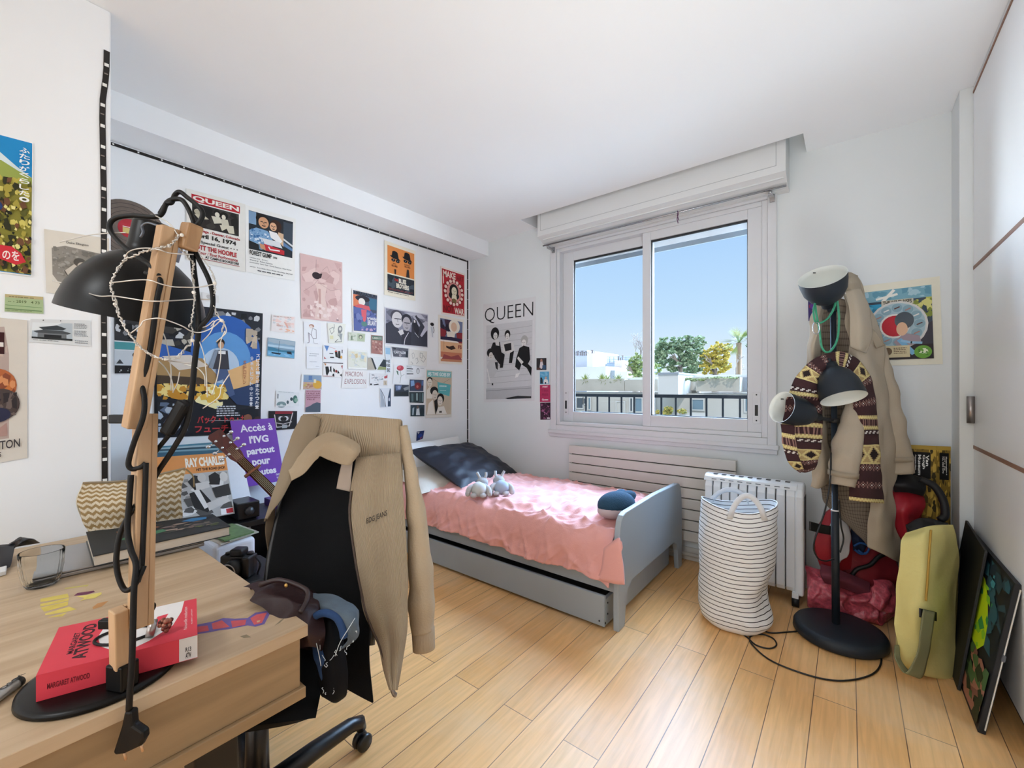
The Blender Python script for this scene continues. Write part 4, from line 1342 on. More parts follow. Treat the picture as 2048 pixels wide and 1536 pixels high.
paper('postcard', 'pink card of small capitals above a dark town skyline, under the armchair postcard', 'postcard', [(611, 779.8), (641, 779.8), (640, 824), (610, 824)], 'L', '#c79aa8',
      [('t', '#6d3546', 'ET SI J’ÉCRIVAIS', .06, .04, .94, .10, .02), ('t', '#6d3546', 'LA NUIT SUR', .06, .13, .94, .19, .02), ('t', '#6d3546', 'LA BUTTE POUR', .06, .22, .94, .28, .02), ('t', '#6d3546', 'REGARDER LA', .06, .31, .94, .37, .02), ('t', '#6d3546', 'VILLE', .06, .40, .60, .46, .02), ('p', '#4f5b6a', [(0, 1), (0, .8), (.3, .72), (.5, .62), (.75, .56), (1, .6), (1, 1)])], CG)
paper('postcard', 'white and teal postcard with a disc and small flowers', 'postcard', [(551.5, 781), (598, 785), (597.4, 812.8), (550.4, 812.8)], 'L', '#e9edef',
      [('e', '#7f979c', .24, .88, .20, .20), ('e', '#c6d4d4', .24, .9, .06, .07), ('r', '#eceff1', 0, .94, 1, 1), ('e', '#39505a', .66, .5, .06, .12), ('e', '#4c7a72', .82, .5, .10, .28), ('e', '#8fb4a4', .86, .55, .08, .15), ('e', '#53646c', .5, .72, .05, .12), ('r', '#55636b', .06, .2, .1, .5), ('x', '#aab4ba', .1, .05, .95, .10, 1, 4)], CG)
paper('photo_strip', 'narrow pale blue strip with bold black letters beside the lawn photograph', 'card', [(769, 692), (780.8, 693.4), (780, 745.8), (771, 745)], 'L', '#dfe8f0',
      [('r', '#9cc4e2', .08, .06, .9, .30), ('t', '#1d2228', 'FIÈ', .15, .50, .9, .62, .03), ('t', '#1d2228', 'RES', .15, .66, .9, .78, .03), ('t', '#1d2228', 'SE', .2, .84, .9, .96, .03)], CG)
paper('photo', 'dark grey photograph of a protest banner with white lettering', 'photo', [(781.6, 692.7), (816.7, 696.6), (816, 717), (782.3, 715)], 'L', '#e8eaee',
      [('p', '#5d5f6a', [(.02, .04), (.98, .04), (.97, .92), (.1, .9)]), ('n', ['#7e818c', '#33353e'], 8, .08, .1, .95, .85, .09, 4), ('t', '#e4e6ec', 'CAPITALISM', .16, .35, .82, .62, .02), ('r', '#28303a', .82, .3, .97, .9), ('e', '#a8a4ac', .5, .75, .08, .12)], CG)
paper('drawing', 'pencil sketch of several faces on cream paper', 'drawing', [(817.5, 698), (853.4, 703), (852.7, 733), (817.5, 729)], 'L', '#e6e5df',
      [('l', '#77797c', [(.15, .3), (.25, .2), (.3, .45), (.2, .6), (.15, .3)], .002), ('l', '#5f6266', [(.6, .15), (.75, .2), (.72, .5), (.6, .45), (.6, .15)], .003), ('l', '#5f6266', [(.78, .3), (.92, .5), (.8, .75), (.66, .6)], .003), ('l', '#77797c', [(.35, .6), (.45, .5), (.5, .75), (.4, .9)], .003), ('l', '#77797c', [(.1, .8), (.2, .9), (.15, .97)], .003)], CG)
paper('drawing', 'white card with a single red poppy', 'drawing', [(788, 729), (811, 729.4), (810, 767.7), (784.7, 767.7)], 'L', '#eef0f3',
      [('e', '#b83a4c', .52, .18, .30, .14), ('e', '#d4606c', .42, .14, .16, .09), ('p', '#5f7a6a', [(.2, .32), (.35, .34), (.42, .56), (.3, .5)]), ('l', '#6e7f72', [(.55, .3), (.62, .6), (.56, .95)], .003), ('l', '#6e7f72', [(.62, .6), (.9, .5)], .002)], CG)
paper('note_card', 'white leaflet with a list and a tiny drawn portrait', 'card', [(811, 729.8), (849.5, 735.6), (848.8, 754), (811, 757)], 'L', '#e9edf1',
      [('r', '#3a3d44', .04, .22, .36, .29), ('r', '#3a3d44', .04, .62, .38, .70), ('x', '#9aa0a8', .04, .05, .36, .18, 2, 3), ('x', '#9aa0a8', .04, .34, .36, .56, 3, 4), ('e', '#6d7077', .62, .4, .08, .26), ('e', '#dfe1e4', .62, .42, .055, .2), ('x', '#a8adb5', .75, .1, .95, .2, 1, 6)], CG)
paper('postcard', 'white postcard with a red car corner and sketched buildings', 'postcard', [(739, 746), (775, 747.6), (774.3, 772.6), (738.5, 771)], 'L', '#e8e9ec',
      [('p', '#b8484e', [(.78, .25), (.98, .1), (.97, .34), (.82, .4)]), ('n', ['#cfc6cc', '#c4cdd6', '#9aa0a8'], 7, .08, .1, .75, .75, .07, 4), ('r', '#25282e', .02, .84, .12, .96), ('p', '#2b2e34', [(.2, .9), (.46, .82), (.5, .9), (.24, .97)]), ('r', '#c9b9a4', .76, .55, .95, .92), ('l', '#4a4d54', [(.84, .6), (.9, .85)], .003)], CG)
paper('photo', 'pair of white edged photo strips spread in a V below the red car postcard', 'photo', [(759, 776), (780.8, 776), (780.8, 813.8), (760, 815)], 'L', '#e3e8ef',
      [('p', '#a9b1bc', [(.02, .05), (.2, .2), (.5, .97), (.06, .97)]), ('l', '#2a2d33', [(.06, .06), (.36, .4), (.52, .97)], .004), ('p', '#32435c', [(.92, .02), (1, .05), (1, .97), (.7, .97), (.72, .5)]), ('e', '#cfd6de', .84, .6, .07, .1)], CG)
paper('photo', 'dark instant photograph of a blue sky and hillside', 'photo', [(788.6, 769), (817, 770), (816.7, 792.7), (788, 792.7)], 'L', '#2f3542',
      [('p', '#6a7a9c', [(.05, .08), (.5, .05), (.4, .45), (.1, .5)]), ('e', '#98a6c4', .3, .25, .1, .15), ('p', '#8a8f92', [(.6, .3), (.97, .1), (.97, .4), (.7, .5)]), ('r', '#23282c', .04, .6, .97, .96)], CG)
paper('photo', 'dark photograph of a red rose over blue', 'photo', [(819, 759), (846.4, 760), (846, 782.5), (818.6, 782)], 'L', '#3b445c',
      [('p', '#7fa0cc', [(.05, .1), (.3, .06), (.35, .5), (.08, .6)]), ('e', '#7c2a30', .58, .55, .24, .32), ('e', '#c06a60', .55, .6, .08, .12), ('r', '#5a76a8', .85, .05, .97, .5)], CG)
paper('photo', 'greenish dark photograph of bottles in a row', 'photo', [(818, 783.8), (847, 784), (846.4, 806), (818.8, 805)], 'L', '#2d3a3e',
      [('r', '#5d7478', .12, .15, .26, .9), ('r', '#8aa0a2', .45, .12, .58, .8), ('r', '#4c6266', .68, .1, .78, .9), ('r', '#738c92', .86, .1, .96, .9)], CG)
paper('photo', 'blue grey photograph of a person in a white shirt, lowest of the three', 'photo', [(820.6, 809.8), (848.4, 809.8), (848, 832.5), (820.6, 832.5)], 'L', '#31424c',
      [('p', '#d9e0e6', [(.38, .9), (.42, .3), (.6, .25), (.66, .9)]), ('e', '#6b5a52', .5, .2, .08, .14), ('e', '#24343c', .82, .55, .16, .35), ('p', '#a4b4bc', [(.12, .3), (.25, .2), (.2, .9), (.1, .9)])], CG)
paper('magazine_page', 'glossy black page with a red and chrome car dashboard above the purple sign', 'print', [(536.4, 821.7), (593.6, 822), (592.8, 857), (537, 861.5)], 'L', '#1b191c',
      [('r', '#8c2530', .22, .02, .84, .16), ('l', '#cfcbc8', [(.20, .2), (.27, .85), (.72, .82), (.84, .1)], .006), ('r', '#3a363a', .3, .25, .74, .55), ('e', '#d6d6d8', .42, .4, .09, .12), ('e', '#d6d6d8', .6, .4, .09, .12), ('e', '#1a1719', .46, .42, .06, .1), ('e', '#1a1719', .56, .42, .06, .1), ('l', '#cfcbc8', [(.25, .62), (.5, .70), (.8, .6)], .005), ('r', '#aab0b6', .46, .74, .64, .92)], CG)
paper('sticker', 'torn blue and red sticker on the wall above the pillows', 'sticker', [(833, 863), (848, 861), (845, 877), (832, 882)], 'L', '#24356e',
      [('p', '#c2c4cc', [(.05, .05), (.4, .1), (.2, .3)]), ('e', '#31479a', .5, .55, .3, .25), ('p', '#a64a50', [(.5, .8), (.9, .7), (.6, .97)])], CG)
paper('photo_strip', 'two black and white pictures split by a teal band behind the lamp arm', 'photo', [(228, 632), (302, 641), (300, 748), (229, 748)], 'L', '#dfe3e8',
      [('r', '#2c2d30', 0, .02, .97, .42), ('n', ['#cfd0d2', '#8a8c90', '#101114'], 6, .02, .05, .95, .38, .09, 4), ('r', '#4d979c', 0, .44, .97, .57), ('r', '#c9d0d6', 0, .59, .97, .85), ('e', '#121315', .62, .66, .14, .06), ('p', '#121315', [(.5, .97), (.52, .72), (.78, .70), (.86, .97)]), ('p', '#3b3d42', [(.04, .82), (.14, .74), (.24, .82)]), ('r', '#17181b', 0, .85, .97, .99), ('n', ['#c3c8cc'], 12, .02, .88, .9, .97, .02, 9)], CG)
paper('note_card', 'small crumpled white paper behind the dangling lamp cable', 'card', [(404, 584), (437, 592), (437, 606), (404, 602)], 'L', '#eaeaea', [('e', '#c6c4c2', .4, .4, .16, .25), ('l', '#9a9a9a', [(.3, .6), (.8, .5)], .002)], CG)
# big Japanese film poster: a plain stand-in picture with its lettering
paper('poster', 'large dark Japanese film poster with a blue disc, golden streaks and red katakana', 'poster',
      [(308, 602), (525, 627), (520, 866), (308, 876)], 'L', '#20242e',
      [('n', ['#cfd2d6', '#7b7e84', '#12141a'], 22, .02, .02, .98, .26, .04, 11), ('n', ['#3a3836', '#b8b2a6'], 8, .05, .14, .42, .32, .06, 5), ('e', '#2b5fb0', .64, .34, .34, .29), ('e', '#5f9ad6', .62, .40, .26, .22), ('e', '#b9cfe6', .58, .45, .18, .14),
       ('p', '#2f5fae', [(.02, .30), (.3, .36), (.34, .48), (.02, .46)]), ('p', '#e4b77e', [(.62, .5), (.97, .38), (.97, .58), (.7, .64)]), ('p', '#a9885a', [(.02, .42), (.40, .40), (.58, .56), (.40, .66), (.02, .62)]), ('p', '#d9cfc4', [(.06, .40), (.3, .38), (.46, .46), (.2, .5)]), ('p', '#493a2c', [(.02, .54), (.38, .55), (.5, .6), (.02, .66)]), ('n', ['#e2b64a', '#f3dc8c', '#c88c2c'], 26, .02, .60, .66, .72, .045, 3), ('n', ['#f6ecb4', '#e4b84c'], 16, .34, .62, .60, .80, .05, 9),
       ('p', '#2a3f66', [(.62, .66), (.97, .58), (.97, .78), (.74, .76)]), ('p', '#141821', [(.02, .72), (.35, .74), (.62, .82), (.97, .78), (.97, .985), (.02, .985)]), ('n', ['#5d6c84', '#aebccc'], 10, .03, .74, .28, .96, .04, 2),
       ('e', '#2a1d18', .575, .27, .035, .03), ('e', '#caa083', .575, .29, .028, .028), ('p', '#3b3b44', [(.52, .33), (.64, .33), (.66, .48), (.50, .48)]), ('p', '#8a97a8', [(.52, .33), (.55, .33), (.50, .48), (.46, .47)]), ('p', '#4a5e86', [(.53, .48), (.64, .48), (.72, .68), (.66, .70), (.60, .56), (.54, .58)]), ('r', '#e9e9ea', .55, .335, .62, .36), ('n', ['#c9b9a4', '#b5a898'], 6, .82, .14, .94, .30, .05, 6),
       ('v', '#e9eaee', 'スピルバーグがまたやった!', .93, .34, .975, .80), ('v', '#d6dae2', '全米大ヒット中だ!!', .87, .36, .905, .78), ('v', '#a86a4c', 'SFロマン', .80, .40, .83, .60), ('x', '#c9ced6', .54, .77, .78, .86, 5, 3), ('l', '#d9dbe0', [(.46, .885), (.80, .885)], .002),
       ('t', '#c53b42', 'バック・トゥ・ザ', .36, .845, .84, .905, .03), ('t', '#c53b42', 'フューチャー', .34, .92, .82, .978, .03), ('e', '#8a5a44', .855, .875, .045, .035), ('e', '#3c2a24', .96, .89, .04, .03)], PG)

# vinyl disc
vc = at(260, 458, x=XL)
vd = thing('vinyl_disc', 'black vinyl record with a red label hung on the wall behind the lamp', 'record', vc)
mb = MB()
VIN = mat('#6b5f57', 0.35, var=0.18, scale=40)
mb.lathe([(0.0, 0.004), (0.05, 0.0045), (0.146, 0.0042), (0.15, 0.003), (0.15, 0.001), (0, 0.001)], vc, (1, 0, 0), VIN, 48)
for r_ in (0.07, 0.09, 0.11, 0.13):
    mb.lathe([(r_, 0.0043), (r_ + 0.001, 0.0050), (r_ + 0.002, 0.0043)], vc, (1, 0, 0), mat('#2c2622', 0.3), 48)
mb.build('disc', vd)
mb = MB()
mb.lathe([(0.004, 0.0062), (0.049, 0.0060), (0.05, 0.0045)], vc, (1, 0, 0), mat('#c2303c', 0.5), 36)
mb.box((XL + 0.0062, vc.y - 0.03, vc.z + 0.004), (XL + 0.0066, vc.y + 0.03, vc.z + 0.008), pm('#eadfd8'))
mb.box((XL + 0.0062, vc.y - 0.03, vc.z - 0.028), (XL + 0.0066, vc.y + 0.03, vc.z + 0.001), pm('#d8c27a'))
mb.build('label', vd)

# papers on the near wall
PP = 'pictures taped on the near wall'
paper('poster', 'tall film poster of blue sky over a grassy hill with white Japanese lettering', 'poster',
      [(-115, 240), (66.8, 288), (64.4, 554), (-115, 531)], 'P', '#f0f0ec',
      [('r', '#1f8ccb', 0, 0, .985, .99), ('p', '#d5e2e6', [(0, .17), (.6, .12), (.80, .20), (.985, .26), (.985, .3), (0, .4)]), ('p', '#9aa852', [(0, .28), (.62, .18), (.82, .23), (.985, .26), (.985, .4), (0, .5)]), ('r', '#8a8434', 0, .32, .985, .985),
       ('n', ['#c2b44e', '#d6c968', '#5a5a24', '#2f3018', '#a89a40', '#6f4a30'], 42, 0, .28, .985, .985, .045, 12), ('n', ['#1d1f14', '#e6dc8c'], 30, .5, .5, .985, .98, .025, 5), ('e', '#1f3a6a', .40, .06, .12, .03), ('e', '#233a6c', .50, .52, .14, .05), ('e', '#cf9a70', .38, .45, .08, .05),
       ('v', '#f2f4f2', 'ふたりがくらした。', .83, .05, .955, .46), ('p', '#cf2f3a', [(.55, .80), (.75, .80), (.86, .84), (.92, .90), (.80, .93), (.6, .90)]), ('t', '#f6e8e4', 'のを', .64, .83, .84, .90, .02)], PP)
paper('drawing', 'shaded pencil drawing of a reclining couple on cream paper, titled in black', 'drawing',
      [(88, 458), (218, 477.5), (219, 598.5), (92.5, 585.6)], 'P', '#dcd6ca',
      [('p', '#8f8a82', [(.1, .28), (.3, .22), (.96, .28), (.97, .40), (.75, .40), (.4, .5), (.25, .9), (.1, .70)]), ('n', ['#7f7b74', '#a39e96'], 30, .1, .25, .5, .7, .03, 4), ('n', ['#77736c'], 16, .55, .27, .96, .38, .05, 6), ('p', '#c9c1b4', [(.28, .62), (.45, .48), (.7, .6), (.8, .82), (.6, .92), (.4, .8)]),
       ('e', '#56524d', .52, .46, .10, .07), ('e', '#c4bcb0', .56, .52, .08, .07), ('e', '#6d6963', .70, .56, .06, .05), ('l', '#5a5650', [(.28, .62), (.36, .75), (.30, .9)], .003), ('l', '#5a5650', [(.66, .6), (.85, .55)], .003), ('l', '#77726b', [(.5, .8), (.6, .92), (.72, .82)], .003), ('t', '#2b2826', 'Duke Ellington', .32, .145, .66, .19, .005)], PP)
paper('ticket', 'small green paper ticket taped on the near wall', 'ticket', [(10, 588), (86, 594), (87, 627.7), (9, 623)], 'P', '#a9bd90',
      [('r', '#c1b183', .0, .0, 1, .18), ('x', '#7d7a52', .1, .1, .95, .2, 1, 4), ('t', '#56663f', '-- - 2019   4 73', .08, .30, .9, .46, .01), ('l', '#7b9a68', [(.02, .62), (.95, .66)], .002), ('l', '#6c8a5c', [(.02, .82), (.95, .86)], .003), ('x', '#7b8a5c', .05, .9, .7, .96, 1, 2)], PP)
paper('ticket', 'white admission ticket with a photograph of a grey temple roof', 'ticket', [(61, 638), (181, 641), (182, 693), (58.6, 683.7)], 'P', '#dcdfe0',
      [('r', '#b9c4cc', .03, .14, .68, .84), ('p', '#e3e8ea', [(.03, .14), (.5, .14), (.3, .4), (.03, .5)]), ('p', '#3c4145', [(.13, .34), (.25, .30), (.42, .24), (.5, .30), (.58, .36), (.52, .44), (.2, .44)]), ('p', '#4a4f52', [(.05, .52), (.2, .44), (.52, .46), (.66, .54), (.6, .6), (.1, .58)]), ('r', '#71767a', .12, .58, .58, .78), ('r', '#24272a', .22, .64, .50, .80), ('r', '#2c3132', .03, .76, .68, .84),
       ('x', '#8a8f94', .71, .14, .95, .36, 4, 4), ('x', '#8a8f94', .71, .42, .95, .66, 5, 5), ('x', '#9a9fa4', .72, .8, .96, .95, 2, 6), ('x', '#6d7278', .05, .88, .6, .92, 1, 8), ('e', '#2a2a2c', .2, .04, .012, .02), ('e', '#2a2a2c', .48, .05, .012, .02)], PP)
paper('poster', 'tall cream poster with an orange and brown painted portrait, cut by the frame edge', 'poster', [(-110, 625), (54.7, 640.7), (54.7, 915.5), (-110, 945)], 'P', '#dad3c8',
      [('p', '#b9a59c', [(.0, .1), (.7, .06), (.76, .25), (.76, .84), (0, .84)]), ('n', ['#c9b4a8', '#b08d84', '#cdbfb4'], 16, .02, .1, .74, .82, .10, 5), ('r', '#3a1418', .3, .10, .70, .25), ('r', '#e6dfd8', .64, .17, .69, .20), ('e', '#b8683c', .60, .47, .26, .12), ('n', ['#c9783f', '#8a4a30', '#d99260'], 12, .4, .38, .84, .56, .05, 7), ('e', '#4c403e', .66, .60, .24, .11), ('n', ['#6d5f5a', '#332c2e'], 10, .5, .52, .86, .68, .05, 3), ('e', '#2a2c46', .62, .67, .16, .05), ('t', '#3a3438', 'LIVINGSTON', .22, .85, .90, .91, .01), ('t', '#3a3438', 'SEAGULLS', .3, .925, .66, .96, .01)], PP)

# window wall
QG = 'pictures on the window wall'
paper('poster', 'black and white band poster headed QUEEN, four people sitting before a boarded wall', 'poster',
      [(967, 609), (1071.7, 593), (1069, 801.7), (968, 804.8)], 'W', '#d9d9da',
      [('t', '#17171a', 'QUEEN', .03, .045, .96, .205, -.012), ('r', '#c9c9cb', .06, .22, .95, .97)]
      + [('l', '#85868a', [(.07, .29 + .058 * i), (.94, .275 + .058 * i)], .002) for i in range(12)]
      + [('e', '#101013', .24, .31, .085, .062), ('e', '#d7d4d2', .25, .335, .042, .035), ('p', '#17171b', [(.16, .45), (.20, .40), (.34, .40), (.40, .60), (.36, .64), (.24, .56)]), ('p', '#d2d0cf', [(.24, .38), (.32, .37), (.33, .44), (.26, .43)]),
         ('e', '#141417', .49, .335, .055, .045), ('e', '#dcd9d6', .49, .355, .038, .035), ('p', '#d3d1cf', [(.40, .42), (.48, .40), (.60, .42), (.64, .50), (.50, .53), (.40, .50)]), ('p', '#1b1b1f', [(.42, .43), (.56, .42), (.57, .49), (.45, .50)]), ('p', '#141417', [(.36, .50), (.44, .53), (.40, .66), (.34, .66)]), ('p', '#141417', [(.54, .52), (.62, .50), (.58, .62), (.52, .62)]),
         ('e', '#a9a8a6', .81, .41, .065, .05), ('e', '#e0ddda', .80, .435, .042, .035), ('p', '#0f0f12', [(.66, .58), (.72, .48), (.80, .46), (.90, .48), (.92, .60), (.88, .64), (.95, .68), (.94, .76), (.86, .68), (.76, .64), (.72, .70), (.64, .66)]), ('p', '#d9d6d3', [(.70, .56), (.80, .62), (.76, .64), (.68, .58)]),
         ('e', '#18181b', .15, .50, .075, .045), ('e', '#d2cfcc', .16, .53, .042, .035), ('p', '#c1c1c3', [(.08, .62), (.14, .57), (.28, .58), (.30, .68), (.20, .76), (.08, .72)]), ('l', '#e2e0de', [(.08, .66), (.14, .80)], .010), ('p', '#1d1d20', [(.24, .60), (.30, .60), (.30, .68), (.26, .66)]),
         *face(.25, .335, .042, .035, .003), *face(.49, .355, .038, .035, .003), *face(.80, .435, .042, .035, .003), *face(.16, .53, .042, .035, .003), ('p', '#e3e2e0', [(.66, .73), (.74, .72), (.70, .76), (.64, .77)]), ('r', '#b5b5b8', .06, .86, .95, .97), ('l', '#66676b', [(.06, .885), (.95, .875)], .003), ('p', '#2a2a2d', [(.45, .965), (.70, .945), (.95, .955), (.95, .972), (.5, .975)]), ('r', '#1d1d20', .18, .81, .21, .83)], QG)
paper('photo', 'small dark photograph of a seated person, topmost beside the band poster', 'photo', [(1073.3, 716.3), (1093, 716), (1093, 740), (1073.3, 740)], 'W', '#2f2b2e',
      [('p', '#d3ccd0', [(.4, .3), (.6, .25), (.7, .6), (.55, .9), (.3, .85)]), ('e', '#a97c6a', .5, .2, .12, .12), ('r', '#5c3a34', .05, .8, .4, .97), ('p', '#3a5878', [(.6, .6), (.95, .6), (.95, .95), (.6, .95)])], QG)
paper('photo', 'small blue photograph of two people against the sky', 'photo', [(1080, 743.3), (1098.3, 743), (1098.3, 768), (1080, 768)], 'W', '#58a0c4',
      [('n', ['#7cb8d4'], 6, .05, .05, .95, .45, .15, 3), ('p', '#26272c', [(.05, .97), (.05, .65), (.2, .5), (.32, .65), (.32, .97)]), ('p', '#e3e4e4', [(.4, .97), (.45, .65), (.62, .6), (.85, .65), (.95, .97)]), ('e', '#c3a08c', .66, .5, .11, .1), ('e', '#241d1c', .16, .55, .1, .08), ('r', '#1c1d22', .55, .85, .7, .97)], QG)
paper('postcard', 'small crimson card with white lettering below the blue photograph', 'postcard', [(1080, 770), (1100.8, 769.6), (1101, 804), (1080, 804)], 'W', '#b3325c',
      [('t', '#f0dfe6', 'I WANT', .25, .06, .75, .16, .03), ('t', '#8c2448', 'TO BREAK', .15, .26, .85, .40, .02), ('t', '#8c2448', 'FREE', .2, .50, .8, .64, .02), ('t', '#f0dfe6', 'Queen', .2, .80, .80, .93, .04)], QG)
paper('postcard', 'small dark purple speckled card, lowest beside the band poster', 'postcard', [(1080.6, 805.4), (1101.5, 805), (1101.5, 839), (1081, 839.5)], 'W', '#3d2336',
      [('n', ['#7c3a60', '#a86a90', '#241420'], 20, .05, .04, .95, .95, .07, 4), ('r', '#e2dfe4', .66, .88, .94, .96)], QG)
paper('poster', 'cream bordered illustrated poster lettered THE WIND RISES right of the coat', 'poster',
      [(1719.7, 572.8), (1879.4, 552.5), (1885.5, 728.4), (1723, 733)], 'W', '#e3dfcc',
      [('r', '#3c4a58', .05, .085, .90, .93), ('r', '#78a8b8', .05, .085, .90, .22), ('n', ['#a6c8d2', '#5f94a8'], 10, .06, .09, .89, .21, .05, 3), ('l', '#e8e6dc', [(.22, .19), (.48, .15)], .012), ('l', '#e8e6dc', [(.30, .22), (.44, .10)], .014), ('r', '#2f93b8', .05, .25, .32, .44), ('n', ['#2a7a9c', '#58aac4'], 6, .06, .26, .3, .42, .05, 2), ('n', ['#b8bc5c', '#d2cf80', '#7d8838'], 12, .62, .22, .90, .46, .05, 8), ('n', ['#c6c47c'], 8, .05, .42, .3, .55, .05, 9),
       ('r', '#c3bda8', .28, .215, .68, .275), ('t', '#26221f', 'THE WIND RISES', .30, .222, .66, .268, .03), ('p', '#3c3a44', [(.66, .6), (.90, .5), (.90, .8), (.6, .8)]), ('r', '#2c2428', .05, .76, .90, .93),
       ('e', '#cfcdc8', .475, .52, .375, .285), ('e', '#a3bcc4', .475, .52, .345, .262)] + [('e', '#86a4b0', .475 + .27 * math.cos(q), .52 + .205 * math.sin(q), .066, .05) for q in (2 * math.pi * i / 12 for i in range(12))] + [('l', ('#5a3a34', '#a8786a', '#e6e2da')[i % 3], [(.445 + .27 * math.cos(q), .53 + .205 * math.sin(q)), (.505 + .27 * math.cos(q), .51 + .205 * math.sin(q))], .006) for i, q in enumerate(2 * math.pi * i / 12 for i in range(12))]
      + [('e', '#dcd9d2', .44, .53, .19, .145), ('e', '#b4202e', .44, .53, .165, .125), ('e', '#4d565e', .56, .47, .12, .10),
         ('p', '#9c8c94', [(.42, .72), (.56, .62), (.74, .66), (.76, .74), (.5, .8)]), ('e', '#d9b090', .53, .57, .07, .08), ('l', '#74a8cc', [(.50, .70), (.58, .78), (.66, .86)], .022), ('l', '#8fb8d4', [(.52, .71), (.64, .735), (.76, .745)], .012),
         ('r', '#cdbf9a', .28, .765, .62, .905), ('e', '#6d5a44', .35, .83, .05, .045), ('x', '#6d5a44', .42, .79, .60, .87, 4, 5), ('e', '#6aa03c', .775, .85, .105, .075), ('n', ['#dfe6c8', '#4c8030'], 5, .72, .81, .84, .89, .03, 3)], QG)
paper('postcard', 'small purple and blue card peeping out left of the hanging coat', 'postcard', [(1616, 600), (1652, 596), (1652, 640), (1617, 642)], 'W', '#3a2a6c',
      [('n', ['#8a2a4c', '#2a4aa0', '#5a2f88'], 8, .05, .05, .95, .95, .12, 3)], QG)
# ------------------------------------------------------------------ desk
HD = 0.664
DX1, DY1 = -0.962, 0.472
OAK = wood('#af9474', '#c9b192', 1, 2.2, 0.45, 'desk_oak')
OAK_SHADED = wood('#8f7656', '#a98c68', 1, 2.2, 0.5, 'desk_oak_shaded')  # desk oak with the shade of the front face put into its colour
STEEL = mat('#141416', 0.45, 0.2, var=0.05)
dk = thing('desk', 'worn oak topped desk with a wooden drawer front and black legs', 'desk', (-1.55, -0.1, 0))
mb = MB()
mb.box((XP + 0.004, -0.75, HD - 0.026), (DX1, DY1, HD), OAK)
tp = mb.build('tabletop', dk, bevel=0.0015)
# crayon drawings on the wood
mb = MB()


def on_desk(pts, col, k=1):
    mb.add([at(u, v, z=HD + 0.00025 * k) for u, v in pts], [tuple(range(len(pts)))], mat(col, 0.7, var=0.15, scale=60))


sc = lambda x, y: (x / 7.68, 1040 + y / 7.68)
on_desk([sc(*p) for p in ((620, 1210), (1040, 1130), (1060, 1190), (620, 1260))], '#d6c160')
on_desk([sc(*p) for p in ((620, 1290), (1060, 1200), (1050, 1240), (620, 1330))], '#d6c160')
on_desk([sc(*p) for p in ((620, 1345), (1050, 1250), (1040, 1310), (680, 1410))], '#d3bd5a')
on_desk([sc(*p) for p in ((690, 1440), (1060, 1330), (1180, 1370), (1020, 1410), (700, 1462))], '#d6c160')
on_desk([sc(*p) for p in ((720, 1500), (1030, 1420), (960, 1480))], '#d6c160')
on_desk([sc(*p) for p in ((1130, 1165), (1190, 1120), (1440, 1085), (1460, 1105), (1330, 1145))], '#6c3450')
on_desk([sc(*p) for p in ((1170, 1175), (1340, 1150), (1560, 1110), (1560, 1140), (1460, 1200), (1330, 1215), (1230, 1245), (1300, 1195))], '#d9c86a', 2)
on_desk([sc(*p) for p in ((1420, 1340), (1500, 1280), (1670, 1240), (1560, 1330), (1430, 1370))], '#b98550')
on_desk([sc(*p) for p in ((980, 1045), (1370, 990), (1300, 1050), (1330, 1015), (1010, 1060))], '#c2b566')
mb.build('crayon_drawing', tp)
mb = MB()
s4_ = lambda x, y: (400 + x / 3.88, 1140 + y / 3.88)
on_desk([s4_(*p) for p in ((-30, 425), (100, 400), (180, 372), (270, 378), (370, 372), (430, 330), (540, 315), (540, 345), (500, 420), (430, 440), (370, 430), (220, 460), (150, 468), (80, 482), (-30, 500))], '#6a5a9c')
on_desk([s4_(*p) for p in ((-20, 440), (60, 430), (70, 470), (-20, 485))], '#c4545c', 2)
on_desk([s4_(*p) for p in ((90, 415), (170, 390), (230, 440), (150, 455), (100, 460))], '#c9585c', 2)
on_desk([s4_(*p) for p in ((240, 395), (360, 385), (350, 425), (250, 445))], '#c4545c', 2)
on_desk([s4_(*p) for p in ((390, 375), (440, 345), (520, 330), (480, 410), (420, 425))], '#c9585c', 2)
on_desk([s4_(*p) for p in ((440, 395), (470, 388), (462, 402), (445, 408))], '#c9ab84', 3)
on_desk([s4_(*p) for p in ((575, 435), (630, 385), (660, 372), (620, 410))], '#8d8068')
on_desk([s4_(*p) for p in ((310, 515), (360, 500), (400, 522), (340, 528))], '#8d8068')
mb.build('crayon_drawing', tp)
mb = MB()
mb.box((DX1 - 0.6, -0.7, HD - 0.14), (DX1 - 0.012, DY1 - 0.012, HD - 0.026), OAK_SHADED)
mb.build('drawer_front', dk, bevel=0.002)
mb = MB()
mb.box((DX1 - 0.6, -0.72, HD - 0.165), (DX1 - 0.003, DY1 - 0.003, HD - 0.14), OAK_SHADED)
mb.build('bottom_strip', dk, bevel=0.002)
for (x0, y0, x1, y1) in ((-1.02, 0.30, -1.05, 0.33), (-1.95, 0.28, -1.98, 0.31), (-1.02, -0.62, -1.05, -0.65), (-1.95, -0.62, -1.98, -0.65)):
    mb = MB()
    mb.beam((x0, y0, HD - 0.165), (x1, y1, 0), 0.075, 0.075, STEEL, (1, 0, 0))
    mb.build('leg', dk, bevel=0.004)
mb = MB()
mb.beam((-1.04, 0.30, 0.46), (-1.96, 0.29, 0.46), 0.03, 0.07, STEEL)
mb.build('cross_bar', dk)

